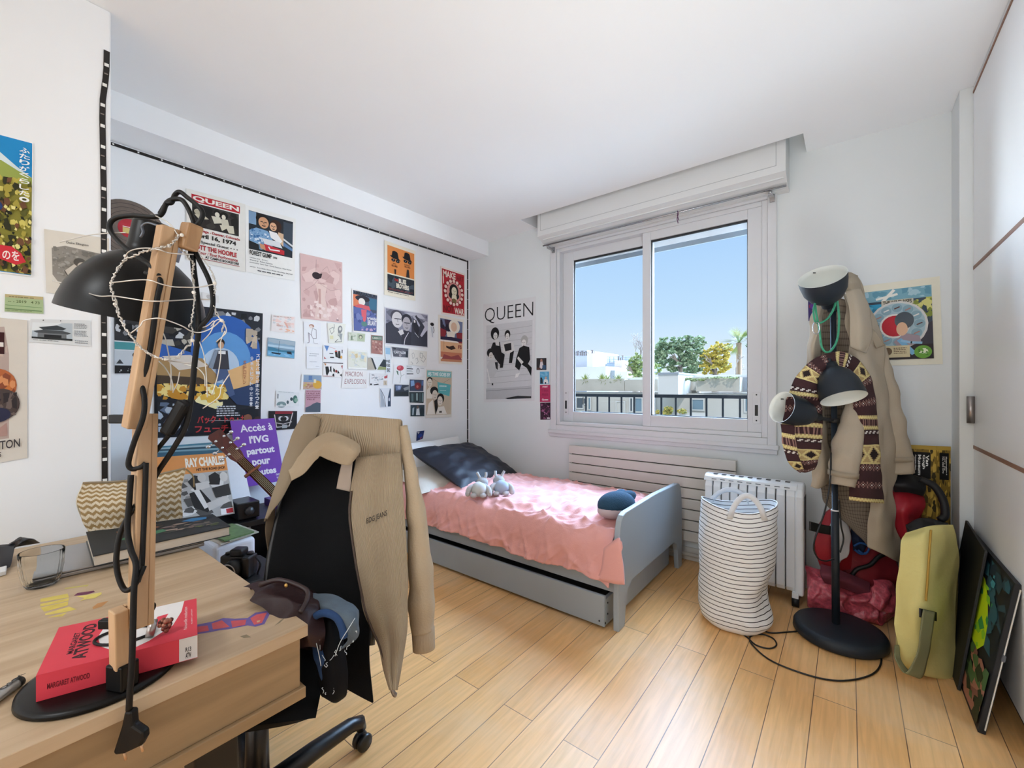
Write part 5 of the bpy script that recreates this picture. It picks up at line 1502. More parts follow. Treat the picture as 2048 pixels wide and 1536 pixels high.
# ------------------------------------------------------------------ desk lamp
BEECH = wood('#ad8a66', '#c8a680', 2, 2.5, 0.5, 'lamp_beech')
BLKM = mat('#050506', 0.36, 0.0, var=0.05, spec=0.25)
CABLE = mat('#060607', 0.5, spec=0.3)
LB = V((-1.088, 0.152, HD))
dl = thing('desk_lamp', 'black dome desk lamp on hinged wooden arms with looping black cable', 'lamp', LB)
mb = MB()
mb.lathe([(0, 0.012), (0.104, 0.012), (0.111, 0.009), (0.112, 0.002), (0.10, 0.0005), (0, 0.0005)], LB, (0, 0, 1), BLKM, 64)
mb.build('base', dl)
A0, A1 = at(281, 1252, d=0.752), at(291, 828, d=0.79)
B0, B1 = at(268, 856, d=0.772), at(338, 455, d=0.772)
mb = MB()
fo = at(240, 1378, z=HD + 0.012)
mb.obox((fo.x - 0.004, fo.y + 0.004, HD + 0.034), (0.03, 0.036, 0.044), frame((0, 0, 1), (1, 0.5, 0)), BLKM)
mb.build('foot_bracket', dl, bevel=0.003)
low0 = V((fo.x - 0.004, fo.y + 0.004, HD + 0.05))
low1 = at(243, 1216, d=0.742)


def grooved(mb, a, b, wx, wy, hint, face):
    """a wooden bar with a channel along one face for the cable"""
    M = frame(V(b) - V(a), hint)
    L_ = (V(b) - V(a)).length
    c = (V(a) + V(b)) / 2
    g = wx * 0.26
    mb.obox(c - M @ V((0, 0.15 * wy * face, 0)), (wx, wy * 0.7, L_), M, BEECH)
    for q in (-1, 1):
        mb.obox(c + M @ V((q * (wx / 2 - (wx - g) / 4), 0.35 * wy * face, 0)), ((wx - g) / 2, wy * 0.3, L_), M, BEECH)
    return M


HINT = (FWD + RIGHT * 0.55)
mb = MB()
grooved(mb, low0, low1, 0.028, 0.028, HINT, 1)
mb.build('foot_post', dl, bevel=0.002)
mb = MB()
Ml = grooved(mb, A0, A1, 0.026, 0.030, HINT, 1)
mb.build('lower_arm', dl, bevel=0.0015)
mb = MB()
Mu = grooved(mb, B0, B1, 0.026, 0.030, HINT, 1)
mb.build('upper_arm', dl, bevel=0.0025)
mb = MB()
blk = B1 + RIGHT * 0.026 + FWD * 0.015 - UP * 0.012
mb.obox(blk, (0.032, 0.026, 0.048), frame(UP + RIGHT * 0.25, HINT), wood('#94704c', '#ad8760', 2, 2.5, 0.5, 'pivot_block_beech'))
mb.build('pivot_block', dl, bevel=0.004)
# wing knobs
for (px, d_, vert) in (((238, 838), 0.775, 0), ((382, 487), 0.80, 1), ((301, 1215), 0.765, 1), ((218, 1247), 0.755, 0)):
    c = at(*px, d=d_)
    mb = MB()
    if vert:
        mb.obox(c, (0.008, 0.008, 0.044), frame(UP, FWD), BLKM)
        mb.lathe([(0, -0.006), (0.009, -0.006), (0.009, 0.006), (0, 0.006)], c + RIGHT * -0.002, RIGHT, BLKM, 12)
    else:
        mb.obox(c, (0.03, 0.012, 0.016), frame(UP, FWD), BLKM)
        mb.lathe([(0, -0.02), (0.006, -0.02), (0.006, 0.02), (0, 0.02)], c + RIGHT * 0.014, RIGHT, BLKM, 12)
    mb.build('wing_knob', dl, bevel=0.002)
# shade
sax = (UP * 0.965 + RIGHT * 0.22 - FWD * 0.06).normalized()
rim = at(272, 634, d=0.90)
prof_o = [(0.122, 0), (0.119, 0.02), (0.112, 0.045), (0.098, 0.075), (0.078, 0.103), (0.055, 0.122), (0.037, 0.132), (0.033, 0.150), (0.031, 0.195), (0.027, 0.202), (0, 0.203)]
prof_i = [(0.0, 0.12), (0.05, 0.116), (0.094, 0.074), (0.116, 0.02), (0.1205, 0)]
mb = MB()
mb.lathe(prof_o, rim, sax, BLKM, 56)
sh = mb.build('lamp_shade', dl)
mb = MB()
mb.lathe(prof_i[::-1], rim, sax, mat('#dcdcda', 0.6), 48)
mb.build('lamp_shade_lining', sh)
mb = MB()
mb.tube([rim + sax * 0.12 + RIGHT * 0.055, rim + sax * 0.175 + RIGHT * 0.062], 0.012, mat('#8f9bb0', 0.4, 0.6), 16)
mb.build('switch_tube', sh)
mb = MB()
hk = [(283, 470), (287, 455), (300, 447), (312, 450)]
mb.tube([at(u, v, d=0.81) for u, v in ((281, 475), (286, 464), (284, 452), (296, 446), (318, 452))], 0.0022, mat('#6b7078', 0.35, 0.8), 8, res=20)
mb.tube([at(u, v, d=0.80) for u, v in ((352, 478), (372, 487), (388, 492))], 0.005, BLKM, 8)
mb.build('hinge_wire', sh)
# cable
mb = MB()


def cab(pts, r=0.0042, res=60):
    mb.tube([at(u, v, d=d) for u, v, d in pts], r, CABLE, 10, res=res)


cab([(292, 545, .77), (320, 560, .762), (314, 600, .762), (300, 700, .764), (283, 768, .766)], 0.0045)
cab([(283, 768, .766), (289, 800, .76), (286, 835, .757), (268, 885, .757), (257, 925, .757), (264, 938, .76), (282, 934, .765), (292, 926, .77)])
cab([(292, 926, .768), (290, 990, .765), (286, 1080, .757), (283, 1135, .75), (275, 1165, .742)])
cab([(318, 552, .76), (300, 530, .765), (256, 500, .78), (226, 470, .79), (219, 450, .79), (232, 436, .79), (265, 431, .79), (318, 432, .79), (334, 405, .80), (352, 398, .80), (368, 404, .80), (386, 440, .80), (393, 480, .80)], 0.0042, 90)
cab([(320, 428, .80), (333, 408, .80), (343, 405, .80), (350, 390, .81), (360, 384, .81), (375, 395, .81), (396, 412, .80), (405, 425, .80), (402, 440, .80), (388, 460, .80), (390, 500, .80), (418, 560, .80), (426, 600, .80), (420, 630, .80), (400, 655, .80), (392, 668, .80)], 0.0042, 110)
cab([(388, 455, .80), (386, 520, .80), (395, 600, .80), (397, 660, .80), (390, 720, .80), (383, 790, .80), (372, 850, .80), (345, 900, .80), (312, 950, .80), (300, 985, .81)], 0.0047, 90)
cab([(372, 800, .80), (352, 850, .80), (318, 895, .80), (302, 915, .81)], 0.004)
cab([(300, 985, .80), (272, 1010, .76), (243, 1060, .75), (233, 1110, .742), (236, 1150, .738), (250, 1180, .735), (268, 1172, .733), (280, 1150, .737), (288, 1132, .745)])
cab([(262, 950, .755), (258, 1010, .75), (255, 1060, .745), (262, 1100, .74), (272, 1130, .735), (268, 1180, .726), (266, 1250, .72), (264, 1320, .714), (260, 1380, .709), (258, 1420, .708)], 0.0045, 90)
mb.build('cable', dl)
mb = MB()
s0, s1 = at(333, 868, d=.79), at(370, 803, d=.79)
mb.beam(s0, s1, 0.020, 0.020, CABLE, FWD)
mb.build('cable_switch', dl, bevel=0.005)
plug = [at(u, v, d=.708) for u, v in ((252, 1420), (268, 1420), (270, 1448), (291, 1462), (292, 1475), (284, 1490), (252, 1505), (232, 1508), (230, 1500), (238, 1475), (246, 1450))]
mb = MB()
mb.prism([p - FWD * 0.004 for p in plug], FWD * 0.014, CABLE)
pg = mb.build('plug', dl, bevel=0.004)
for a, b in (((248, 1503), (252, 1520)), ((282, 1488), (286, 1503))):
    mb = MB()
    mb.tube([at(*a, d=.712), at(*b, d=.712)], 0.0021, mat('#c9a27c', 0.35, 0.6), 8)
    mb.build('plug_pin', pg)

# fairy lights wound round the lamp
fl_ = thing('wire_fairy_lights', 'tangled silver wire fairy lights wound around the desk lamp', 'fairy lights', at(300, 650, d=.74))
WIRE = mat('#cfcbc4', 0.35, 0.7)
mb = MB()


def wire(pts, r=0.0011, fuzz=0.0, res=70):
    P_ = crom([at(u, v, d=d) for u, v, d in pts], res)
    if fuzz:
        rg = random.Random(int(pts[0][0] * 7 + pts[0][1]))
        for strand in range(2):
            Q_ = [p + V((rg.uniform(-1, 1), rg.uniform(-1, 1), rg.uniform(-1, 1))) * fuzz for p in P_]
            mb.tube(Q_, r * 0.9, WIRE, 5)
    else:
        mb.tube(P_, r, WIRE, 6)


c5 = lambda x, y, d: (120 + x / 4.267, 360 + y / 4.267, d)
wire([c5(*p) for p in ((0, 530, .86), (100, 505, .85), (250, 470, .82), (400, 455, .80), (560, 450, .80))])
wire([c5(*p) for p in ((-60, 860, .86), (60, 890, .85), (200, 950, .80), (330, 990, .765), (450, 990, .755), (560, 1005, .75), (720, 1030, .75), (850, 1035, .75), (1000, 1028, .78), (1150, 1018, .80), (1290, 1020, .81))])
wire([c5(*p) for p in ((440, 875, .755), (520, 868, .75), (640, 855, .75), (760, 855, .745), (870, 890, .75), (960, 910, .76), (1040, 915, .77), (1180, 915, .78), (1310, 890, .79))])
wire([c5(*p) for p in ((750, 300, .80), (800, 300, .79), (900, 350, .77), (960, 400, .77), (1010, 470, .77), (1080, 490, .78), (1130, 540, .79), (1200, 640, .80), (1270, 740, .80))])
wire([c5(*p) for p in ((550, 680, .765), (580, 620, .76), (650, 590, .755), (760, 582, .75), (860, 600, .75), (920, 620, .76), (1010, 630, .77), (1140, 635, .79))])
wire([c5(*p) for p in ((1010, 470, .77), (980, 520, .765), (940, 560, .76), (880, 575, .755), (800, 590, .75), (720, 610, .75), (640, 640, .755), (560, 680, .76), (510, 740, .76), (470, 800, .757), (440, 880, .755), (450, 980, .755), (475, 1050, .755), (500, 1130, .75), (530, 1210, .75), (590, 1310, .745), (640, 1380, .745), (700, 1440, .745), (800, 1500, .75), (900, 1530, .75), (1000, 1510, .76), (1080, 1430, .77), (1130, 1370, .78), (1120, 1260, .79))], 0.0012, 0.0022, 170)
wire([c5(*p) for p in ((1030, 590, .78), (1100, 660, .79), (1140, 720, .79), (1130, 790, .79), (1140, 870, .79), (1150, 960, .79), (1140, 1080, .79), (1120, 1200, .79), (1100, 1260, .79))], 0.001, 0.002, 80)
wire([c5(*p) for p in ((1270, 740, .80), (1320, 850, .80), (1320, 960, .80), (1310, 1050, .80), (1340, 1150, .80), (1400, 1220, .80), (1380, 1300, .80))], 0.001, 0.002, 80)
wire([c5(*p) for p in ((600, 1310, .745), (680, 1250, .745), (720, 1200, .745), (840, 1180, .745), (950, 1210, .755), (1050, 1250, .77), (1120, 1290, .78), (1200, 1300, .79), (1300, 1260, .80), (1380, 1190, .80))])
c2_ = lambda x, y, d: (200 + x / 4.517, 560 + y / 4.517, d)
for q in (((430, 370), (520, 420), (580, 500), (610, 620), (640, 800), (640, 1000)), ((460, 680), (560, 760), (630, 860), (660, 960), (660, 1020)), ((860, 460), (900, 560), (940, 680), (960, 850), (970, 1060)), ((1130, 460), (1090, 560), (1090, 700), (1060, 880), (1010, 1040)), ((1170, 850), (1100, 960), (1070, 1060), (930, 1160)), ((760, 760), (870, 790), (940, 860), (950, 960)), ((560, 720), (700, 740), (820, 745), (860, 680), (830, 480)), ((1000, 420), (1060, 360), (1110, 380), (1140, 470), (1050, 560)), ((880, 430), (960, 420), (1030, 370), (1000, 470), (920, 560)), ((720, 830), (700, 930), (660, 1010))):
    wire([c2_(x, y, .80) for x, y in q], 0.0010, 0, 40)
mb.build('wire', fl_)
mb = MB()
rg = random.Random(5)
for q in ((1460, 470), (440, 900), (455, 1010), (560, 690)):
    pass
for (x, y) in ((1040, 470), (930, 560), (560, 650), (440, 880), (470, 1060), (690, 1430), (1010, 1510), (1130, 1370), (1320, 880), (1380, 1200), (720, 1200), (1140, 960)):
    mb.ball(at(120 + x / 4.267, 360 + y / 4.267, d=.765), 0.0032, mat('#e3dfd6', 0.3), n=8, k=6)
mb.build('bulbs', fl_)

# ------------------------------------------------------------------ things on the desk
# red paperback lying on the lamp foot
zb0, zb1 = HD + 0.0125, HD + 0.056
RED = mat('#d8404f', 0.45, var=0.03)
tl, tr, br, bl = at(118, 1255, z=zb1), at(393, 1197, z=zb1), at(395, 1270, z=zb1), at(72, 1352, z=zb1)
bl2 = bl
lo = [V((p.x, p.y, zb0)) for p in (bl2, br, tr, tl)]
hi = [V((p.x, p.y, zb1)) for p in (bl2, br, tr, tl)]
bk = thing('paperback_book', 'red paperback lettered MARGARET ATWOOD lying on the foot of the desk lamp', 'book', (sum((p for p in lo), V()) / 4))
mb = MB()
cen = sum(lo, V()) / 4
ins = lambda p, f: V((cen.x + (p.x - cen.x) * f, cen.y + (p.y - cen.y) * f, p.z))
mb.hexa([ins(p, .985) + V((0, 0, .002)) for p in lo], [ins(p, .985) - V((0, 0, .002)) for p in hi], mat('#e4ddd0', 0.8))
mb.build('pages', bk)
mb = MB()
t2 = V((0, 0, 0.0018))
mb.hexa([p - t2 for p in hi], hi, RED)
mb.hexa(lo, [p + t2 for p in lo], RED)
nsp = (br - bl2).normalized().cross(UP)
mb.hexa([lo[0] , lo[1], lo[1] - nsp * 0.002, lo[0] - nsp * 0.002], [hi[0], hi[1], hi[1] - nsp * 0.002, hi[0] - nsp * 0.002], RED)
cv = mb.build('cover', bk)
sh_ = Sheet([tl, tr, br, bl2], None, '#d8404f', N=(0, 0, 1), lift=0.0001, thick=0.0002)
sh_.draw([('p', '#e9e6e4', [(.40, .02), (.80, -.0), (.90, .0), (.88, .3), (.82, .62), (.66, .86), (.52, .97), (.48, .97), (.34, .72), (.30, .48), (.33, .2)]), ('p', '#d8404f', [(.70, .30), (.78, .28), (.74, .52), (.66, .55)])])
# the author's name reads up the cover
for txt, s0_, s1_, t0_, t1_, b_ in (('MARGARET', .13, .17, .72, .25, .02), ('ATWOOD', .175, .265, .88, .10, .03)):
    nv, fs = text_mesh(txt, b_)
    sh_.mb.add([sh_.P(s0_ + (s1_ - s0_) * (1 - y), t0_ + (t1_ - t0_) * x) for x, y in nv], fs, pm('#3c1c24'))
for txt, s0_, s1_, t0_, t1_ in (('CAPTIVE', .42, .455, .60, .15), ('roman', .46, .475, .5, .3), ('Nouvelle traduction', .90, .925, .8, .2), ('ROBERT LAFFONT', .955, .965, .7, .3)):
    nv, fs = text_mesh(txt, 0)
    sh_.mb.add([sh_.P(s0_ + (s1_ - s0_) * (1 - y), t0_ + (t1_ - t0_) * x) for x, y in nv], fs, pm('#2a2022' if s0_ < .6 else '#f0dcdc'))
sh_.mb.build('cover_print', cv)
sp_ = Sheet([hi[0], hi[1], lo[1], lo[0]], None, '#d8404f', N=-nsp * -1 if nsp.dot(V((1, 0, 0))) > 0 else nsp * -1, lift=0.0001, thick=0.0002)
sp_.draw([('r', '#d9d6d4', .87, .0, 1, .98), ('t', '#2a2022', 'R13', .915, .42, .955, .62, .03), ('t', '#2a2022', 'ATW', .915, .66, .955, .9, .03), ('t', '#6d1520', 'MARGARET ATWOOD', .06, .4, .30, .62, .02), ('t', '#6d1520', 'LA', .46, .25, .55, .75, .03)])
sp_.mb.build('spine_print', cv)
# hair tie and ring
mb = MB()
hc = at(250, 1270, z=zb1 + 0.003)
mb.tube([hc + RIGHT * (0.043 * math.cos(q)) + (FWD * 0.032) * math.sin(q) + RIGHT * 0.01 * math.sin(q) for q in (2 * math.pi * i / 30 for i in range(30))], 0.0026, mat('#141214', 0.8), 8, closed=True)
tag(mb.build('hair_tie'), 'black elastic hair tie lying on the red paperback', 'hair tie')
rc = at(303, 1256, z=zb1 + 0.016)
rg_ = thing('ring', 'chunky coppery ring standing on the red paperback', 'ring', V((rc.x, rc.y, zb1)))
mb = MB()
ra = (RIGHT * -0.75 - FWD * 0.6 + UP * 0.25).normalized()
mb.lathe([(0.0125, -0.006), (0.0152, -0.006), (0.0152, 0.006), (0.0125, 0.006), (0.0125, -0.006)], rc, ra, mat('#a8a09a', 0.3, 0.8), 32)
mb.build('band', rg_)
mb = MB()
rgn = random.Random(3)
for k_ in range(26):
    mb.ball(rc - ra * 0.004 + RIGHT * (0.010 + 0.014 * rgn.random()) + UP * (-0.008 + 0.020 * rgn.random()) + FWD * (0.012 * rgn.random()), 0.0045, mat(('#7c4638', '#a8705c', '#5a3028')[k_ % 3], 0.35, 0.5), n=8, k=6)
mb.build('stones', rg_)
# marker
mb = MB()
m0, m1 = at(-30, 1412, z=HD + 0.009), at(40, 1362, z=HD + 0.009)
mk = thing('marker_pen', 'silver and black marker pen at the left edge of the desk', 'pen', (m0 + m1) / 2 - V((0, 0, 0.009)))
mb.tube([m0, m0.lerp(m1, .86)], 0.0088, mat('#a9abac', 0.35, 0.6), 16)
bd = mb.build('barrel', mk)
mb = MB()
ax_ = (m1 - m0).normalized()
mb.text('POSCA', m0.lerp(m1, .30) + UP * 0.0091 - ax_.cross(UP) * -0.004, ax_, ax_.cross(UP) * -1, 0.05, 0.008, BLACK, 0.02)
mb.build('lettering', bd)
mb = MB()
mb.tube([m0.lerp(m1, .86), m1], 0.009, BLACK, 16)
mb.build('cap', mk)
# ribbed glass tumbler
gl_m = bpy.data.materials.new('clear_glass')
gl_m.use_nodes = True
gb = gl_m.node_tree.nodes['Principled BSDF']
gb.inputs['Transmission Weight'].default_value = 1
gb.inputs['Roughness'].default_value = 0.03
gb.inputs['IOR'].default_value = 1.18
gb.inputs['Base Color'].default_value = (0.985, 0.995, 0.99, 1)
gc = at(78, 1172, z=HD) + V((0, 0.005, 0.0005))
tg = thing('glass_tumbler', 'clear ribbed glass tumbler standing on the desk', 'glass', gc)
mb = MB()
n_ = 72


def rib(prof, ribbed):
    vs, fs = [], []
    for r_, z_ in prof:
        for j in range(n_):
            q = 2 * math.pi * j / n_
            k_ = r_ + (0.0020 if (j % 3 == 0 and ribbed and 0.008 < z_ < 0.075) else 0)
            vs.append(gc + V((k_ * math.cos(q), k_ * math.sin(q), z_)))
    for i in range(len(prof) - 1):
        for j in range(n_):
            a, b = i * n_ + j, i * n_ + (j + 1) % n_
            fs.append((a, b, b + n_, a + n_))
    mb.add(vs, fs, gl_m, True)


rib([(0, 0.0), (0.029, 0.0), (0.032, 0.004), (0.036, 0.02), (0.041, 0.05), (0.0435, 0.075), (0.0445, 0.093), (0.0435, 0.0945), (0.0425, 0.093), (0.0405, 0.07), (0.036, 0.03), (0.031, 0.012), (0.028, 0.008), (0, 0.008)], True)
mb.build('bowl', tg)
# silver laptop with a dark covered sketchbook on it
AL = mat('#a6a5a6', 0.35, 0.6, var=0.03)
lpz0, lpz1 = HD + 0.001, HD + 0.018
lp = thing('laptop', 'closed grey laptop under the dark sketchbook on the desk', 'laptop', (-1.88, 0.33, HD))
c_ = [V((-1.742, 0.10, 0)), V((-1.712, 0.487, 0)), V((-1.985, 0.525, 0)), V((-2.015, 0.138, 0))]
mb = MB()
mb.hexa([V((p.x, p.y, lpz0)) for p in c_], [V((p.x, p.y, lpz1 - 0.007)) for p in c_], AL)
mb.build('base', lp, bevel=0.002)
mb = MB()
mb.hexa([V((p.x, p.y, lpz1 - 0.006)) for p in c_], [V((p.x, p.y, lpz1)) for p in c_], AL)
mb.build('lid', lp, bevel=0.002)
skz0, skz1 = lpz1 + 0.001, lpz1 + 0.034
SK = mat('#22262b', 0.35, var=0.1)
s_c = [at(186, 1112, z=skz1), at(461, 1052, z=skz1), at(425, 1028, z=skz1), at(172, 1064, z=skz1)]
sk = thing('sketchbook', 'thick dark covered sketchbook with painted patches lying on the laptop', 'sketchbook', (s_c[0] + s_c[2]) / 2 - V((0, 0, skz1 - skz0)))
cen = sum(s_c, V()) / 4
sn = lambda p, f, z: V((cen.x + (p.x - cen.x) * f, cen.y + (p.y - cen.y) * f, z))
mb = MB()
mb.hexa([sn(p, .98, skz0 + .003) for p in s_c], [sn(p, .98, skz1 - .003) for p in s_c], mat('#cfc5b6', 0.8, var=0.12, scale=60, stretch=(1, 1, 30)))
mb.build('pages', sk)
for nm, z0, z1 in (('back_cover', skz0, skz0 + .003), ('front_cover', skz1 - .003, skz1)):
    mb = MB()
    mb.hexa([sn(p, 1, z0) for p in s_c], [sn(p, 1, z1) for p in s_c], SK)
    cvr = mb.build(nm, sk, bevel=0.001)
ss = Sheet([s_c[3], s_c[2], s_c[1], s_c[0]], None, '#24282c', N=(0, 0, 1), lift=0.0002, thick=0.0002)
ss.draw([('p', '#3f6f52', [(.16, .62), (.3, .48), (.52, .46), (.55, .58), (.40, .66)]), ('n', ['#8a5a48', '#5a4a44'], 8, .2, .15, .55, .45, .05, 3), ('n', ['#6d5b58', '#4b4a46', '#8a7a70'], 10, .5, .3, .9, .7, .05, 5), ('p', '#2f6f9c', [(.70, .22), (.80, .12), (.92, .18), (.9, .3), (.78, .34)]), ('n', ['#56603c'], 6, .75, .55, .95, .8, .05, 6)])
ss.mb.build('painted_patches', cvr)
# chevron pouch leaning at the back of the desk
PC1, PC2 = mat('#cfc2aa', 0.85, var=0.04, bump=0.15, bscale=180), mat('#94794e', 0.85, var=0.05, bump=0.15, bscale=180)
poX = -2.04
t0, t1 = at(166, 968, x=poX), at(372, 938, x=poX + 0.05)
b0, b1 = at(178, 1066, x=poX + 0.03), at(365, 1040, x=poX + 0.05)
m0_, m1_ = at(154, 1010, x=poX + 0.01), at(362, 985, x=poX + 0.06)
tc_, mc_, bc_ = at(262, 962, x=poX + 0.02), at(262, 1000, x=poX + 0.085), at(262, 1058, x=poX + 0.07)
hm = lambda a, b, k: a.lerp(b, .5) + V((k, 0, 0))


def chev(i, j, fi, fj):
    return PC2 if ((i + abs((j % 12) - 6) * 0.5) % 7.0) < 3.2 else PC1


po = thing('pouch', 'beige and brown chevron patterned zip pouch at the back of the desk', 'pouch', bc_)
mb = MB()
mb.patch([[t0, tc_, t1], [m0_, mc_, m1_], [b0, bc_, b1]], 64, 150, PC1, chev, wob=0.004, wsc=30)
mb.patch([[t0 - V((.012, 0, 0)), tc_ - V((.01, 0, 0)), t1 - V((.012, 0, 0))], [m0_ - V((.02, 0, 0)), mc_ - V((.10, 0, 0)), m1_ - V((.03, 0, 0))], [b0 - V((.015, 0, 0)), bc_ - V((.06, 0, 0)), b1 - V((.02, 0, 0))]], 24, 40, PC1, flip=True)
for a, b, c in ((t0, m0_, b0), (t1, m1_, b1)):
    P_ = crom([a, b, c], 24)
    mb.grid([[p, p - V((.015, 0, 0))] for p in P_], PC1)
mb.build('body', po)
mb = MB()
mb.tube([t0 + V((-.006, 0, .002)), tc_ + V((-.006, 0, .002)), t1 + V((-.006, 0, .002))], 0.004, mat('#8f7f66', 0.7), 8, res=20)
mb.tube([t1, t1 + V((0.01, .02, -.03)), t1 + V((0.02, .02, -.07))], 0.003, mat('#7d6a48', 0.7), 6, res=8)
mb.build('zip', po)
# dark folded sunglasses and case at the left edge
mb = MB()
gcx = at(25, 1090, z=HD + 0.02)
BK2 = mat('#232226', 0.35, var=0.08)
mb.patch([[at(-40, 1100, z=HD + .05), at(0, 1092, z=HD + .05), at(30, 1090, z=HD + .045)], [at(-40, 1122, z=HD + .02), at(0, 1125, z=HD + .02), at(24, 1118, z=HD + .02)], [at(-40, 1145, z=HD + .004), at(0, 1142, z=HD + .004), at(18, 1135, z=HD + .004)]], 14, 14, BK2)
mb.patch([[at(8, 1098, z=HD + .03), at(40, 1076, z=HD + .05), at(26, 1095, z=HD + .03)], [at(22, 1100, z=HD + .02), at(58, 1080, z=HD + .045), at(80, 1086, z=HD + .015)]], 10, 14, BK2)
mb.patch([[at(4, 1100, z=HD + .03), at(20, 1086, z=HD + .055), at(41, 1076, z=HD + .06)], [at(22, 1102, z=HD + .02), at(30, 1092, z=HD + .04), at(38, 1080, z=HD + .05)]], 10, 10, mat('#3d3b41', 0.35))
tag(mb.build('folded_fan', solid=0.004), 'dark folded fabric and leather piece behind the glass tumbler', 'case')
mb = MB()
wp = [at(-25, 1128, z=HD + .001), at(14, 1136, z=HD + .001), at(12, 1150, z=HD + .001), at(-25, 1160, z=HD + .001)]
mb.hexa(wp, [p + V((0, 0, .012)) for p in wp], mat('#dedcda', 0.6))
tag(mb.build('notepad', bevel=0.002), 'small white block peeping in at the left edge of the desk', 'notepad')

# ------------------------------------------------------------------ low cabinet by the poster wall, with records and so on
DKW = mat('#0c0c0e', 0.4, var=0.1)
sbd = thing('low_shelf', 'low black shelf unit against the poster wall beside the desk', 'shelf', (-2.77, 1.0, 0))
SZ = 0.475
SY1 = 1.12
for (a, b) in (((XL + 0.01, 0.36, SZ - 0.03), (-2.55, SY1, SZ)), ((XL + 0.01, 0.36, 0.14), (-2.55, SY1, 0.16))):
    mb = MB()
    mb.box(a, b, DKW)
    mb.build('board', sbd, bevel=0.002)
for yy in (0.36, SY1 - .02):
    mb = MB()
    mb.box((XL + 0.01, yy, 0), (-2.56, yy + 0.02, SZ - 0.03), DKW)
    mb.build('side_panel', sbd)
# small black hi-fi unit
hy0, hy1 = at(476, 1020, x=-2.58).y, at(520, 1020, x=-2.58).y
hz1 = at(500, 1004, x=-2.58).z
rpl = thing('stereo_unit', 'small black stereo unit on the low shelf right of the record sleeves', 'stereo', (-2.72, (hy0 + hy1) / 2, SZ))
mb = MB()
mb.box((-2.90, hy0, SZ + 0.008), (-2.58, hy1, hz1), mat('#08080a', 0.35))
mb.build('housing', rpl, bevel=0.006)
mb = MB()
mb.lathe([(0, .014), (.022, .012), (.025, 0), (0, 0)], (-2.58, (hy0 + hy1) / 2, (SZ + hz1) / 2), (1, 0, 0), mat('#26262a', 0.35), 24)
mb.build('dial', rpl)
for xx in (-2.87, -2.61):
    for yy in (hy0 + .02, hy1 - .02):
        mb = MB()
        mb.lathe([(0, 0.0085), (.012, 0.0085), (.012, 0), (0, 0)], (xx, yy, SZ), (0, 0, 1), BLACK, 12)
        mb.build('foot', rpl)
# record sleeves leaning on the wall
def sleeve(label, px, x0, x1, base, edge, ops, grp='record sleeves leaning against the poster wall', tk=0.004):
    """px: corners TL TR BR BL in the photograph, upper ones on x0 and lower ones on x1"""
    q = [at(*px[0], x=x0), at(*px[1], x=x0), at(*px[2], x=x1), at(*px[3], x=x1)]
    N_ = (q[3] - q[0]).cross(q[1] - q[0]).normalized()
    if N_.x < 0:
        N_ = -N_
    sh = Sheet(q, None, base, N=N_, lift=-tk, thick=tk, flat=True)
    sh.draw(ops)
    return tag(sh.mb.build('record_sleeve'), label, 'record', grp)


for k_ in range(5):
    sleeve('teal spined record sleeve standing behind the orange one, one of a tight row', [(303, 906 - k_ * 3), (445 + (k_ % 2) * 3, 899 - k_ * 4), (470, 1010), (305, 1040)], -2.90 + 0.012 * (4 - k_), -2.80 + 0.012 * (4 - k_), ('#3c6478', '#7ea2b0', '#2c4858', '#a3bac2', '#4f7f92')[k_], None, [], tk=0.006)
sleeve('plain white record sleeve standing right of the orange topped one', [(440, 908), (484, 914), (498, 1004), (462, 1014)], -2.82, -2.70, '#e3e5ea', None, [])
sleeve('record sleeve with an orange band lettered RAY CHARLES, HIT THE ROAD JACK', [(308, 915), (450, 905), (472, 1022), (322, 1052)], -2.77, -2.60, '#d9d3c9', None,
       [('r', '#dd9454', 0, 0, 1, .30), ('t', '#f8f0e0', 'RAY CHARLES', .40, .05, .97, .20, .05), ('t', '#2a1a16', 'HIT THE ROAD JACK', .54, .225, .97, .28, .04), ('r', '#b9b6b2', 0, .30, 1, 1), ('n', ['#8e8b88', '#e3e0dc', '#55524f'], 14, .02, .32, .98, .98, .09, 8),
        ('p', '#2b2928', [(.40, .42), (.50, .33), (.58, .36), (.62, .52), (.48, .56)]), ('e', '#c9c4be', .60, .38, .06, .07), ('p', '#2b2928', [(.70, .36), (.80, .31), (.88, .38), (.84, .52), (.70, .50)]), ('e', '#d5d0ca', .92, .40, .06, .08), ('p', '#d3cec8', [(.5, .46), (.68, .44), (.70, .54), (.50, .58)]), ('p', '#262423', [(.4, .6), (.56, .56), (.70, .78), (.62, .92), (.44, .82)]), ('p', '#e7e3de', [(.46, .56), (.54, .56), (.64, .84), (.58, .86)]), ('p', '#cfcac4', [(.62, .78), (.92, .70), (.96, .80), (.64, .90)]), ('p', '#353230', [(.72, .56), (.98, .52), (.99, .70), (.76, .72)]), ('r', '#f0efee', .80, .90, .98, .99), ('r', '#c23440', .88, .91, .98, .98)], tk=0.005)
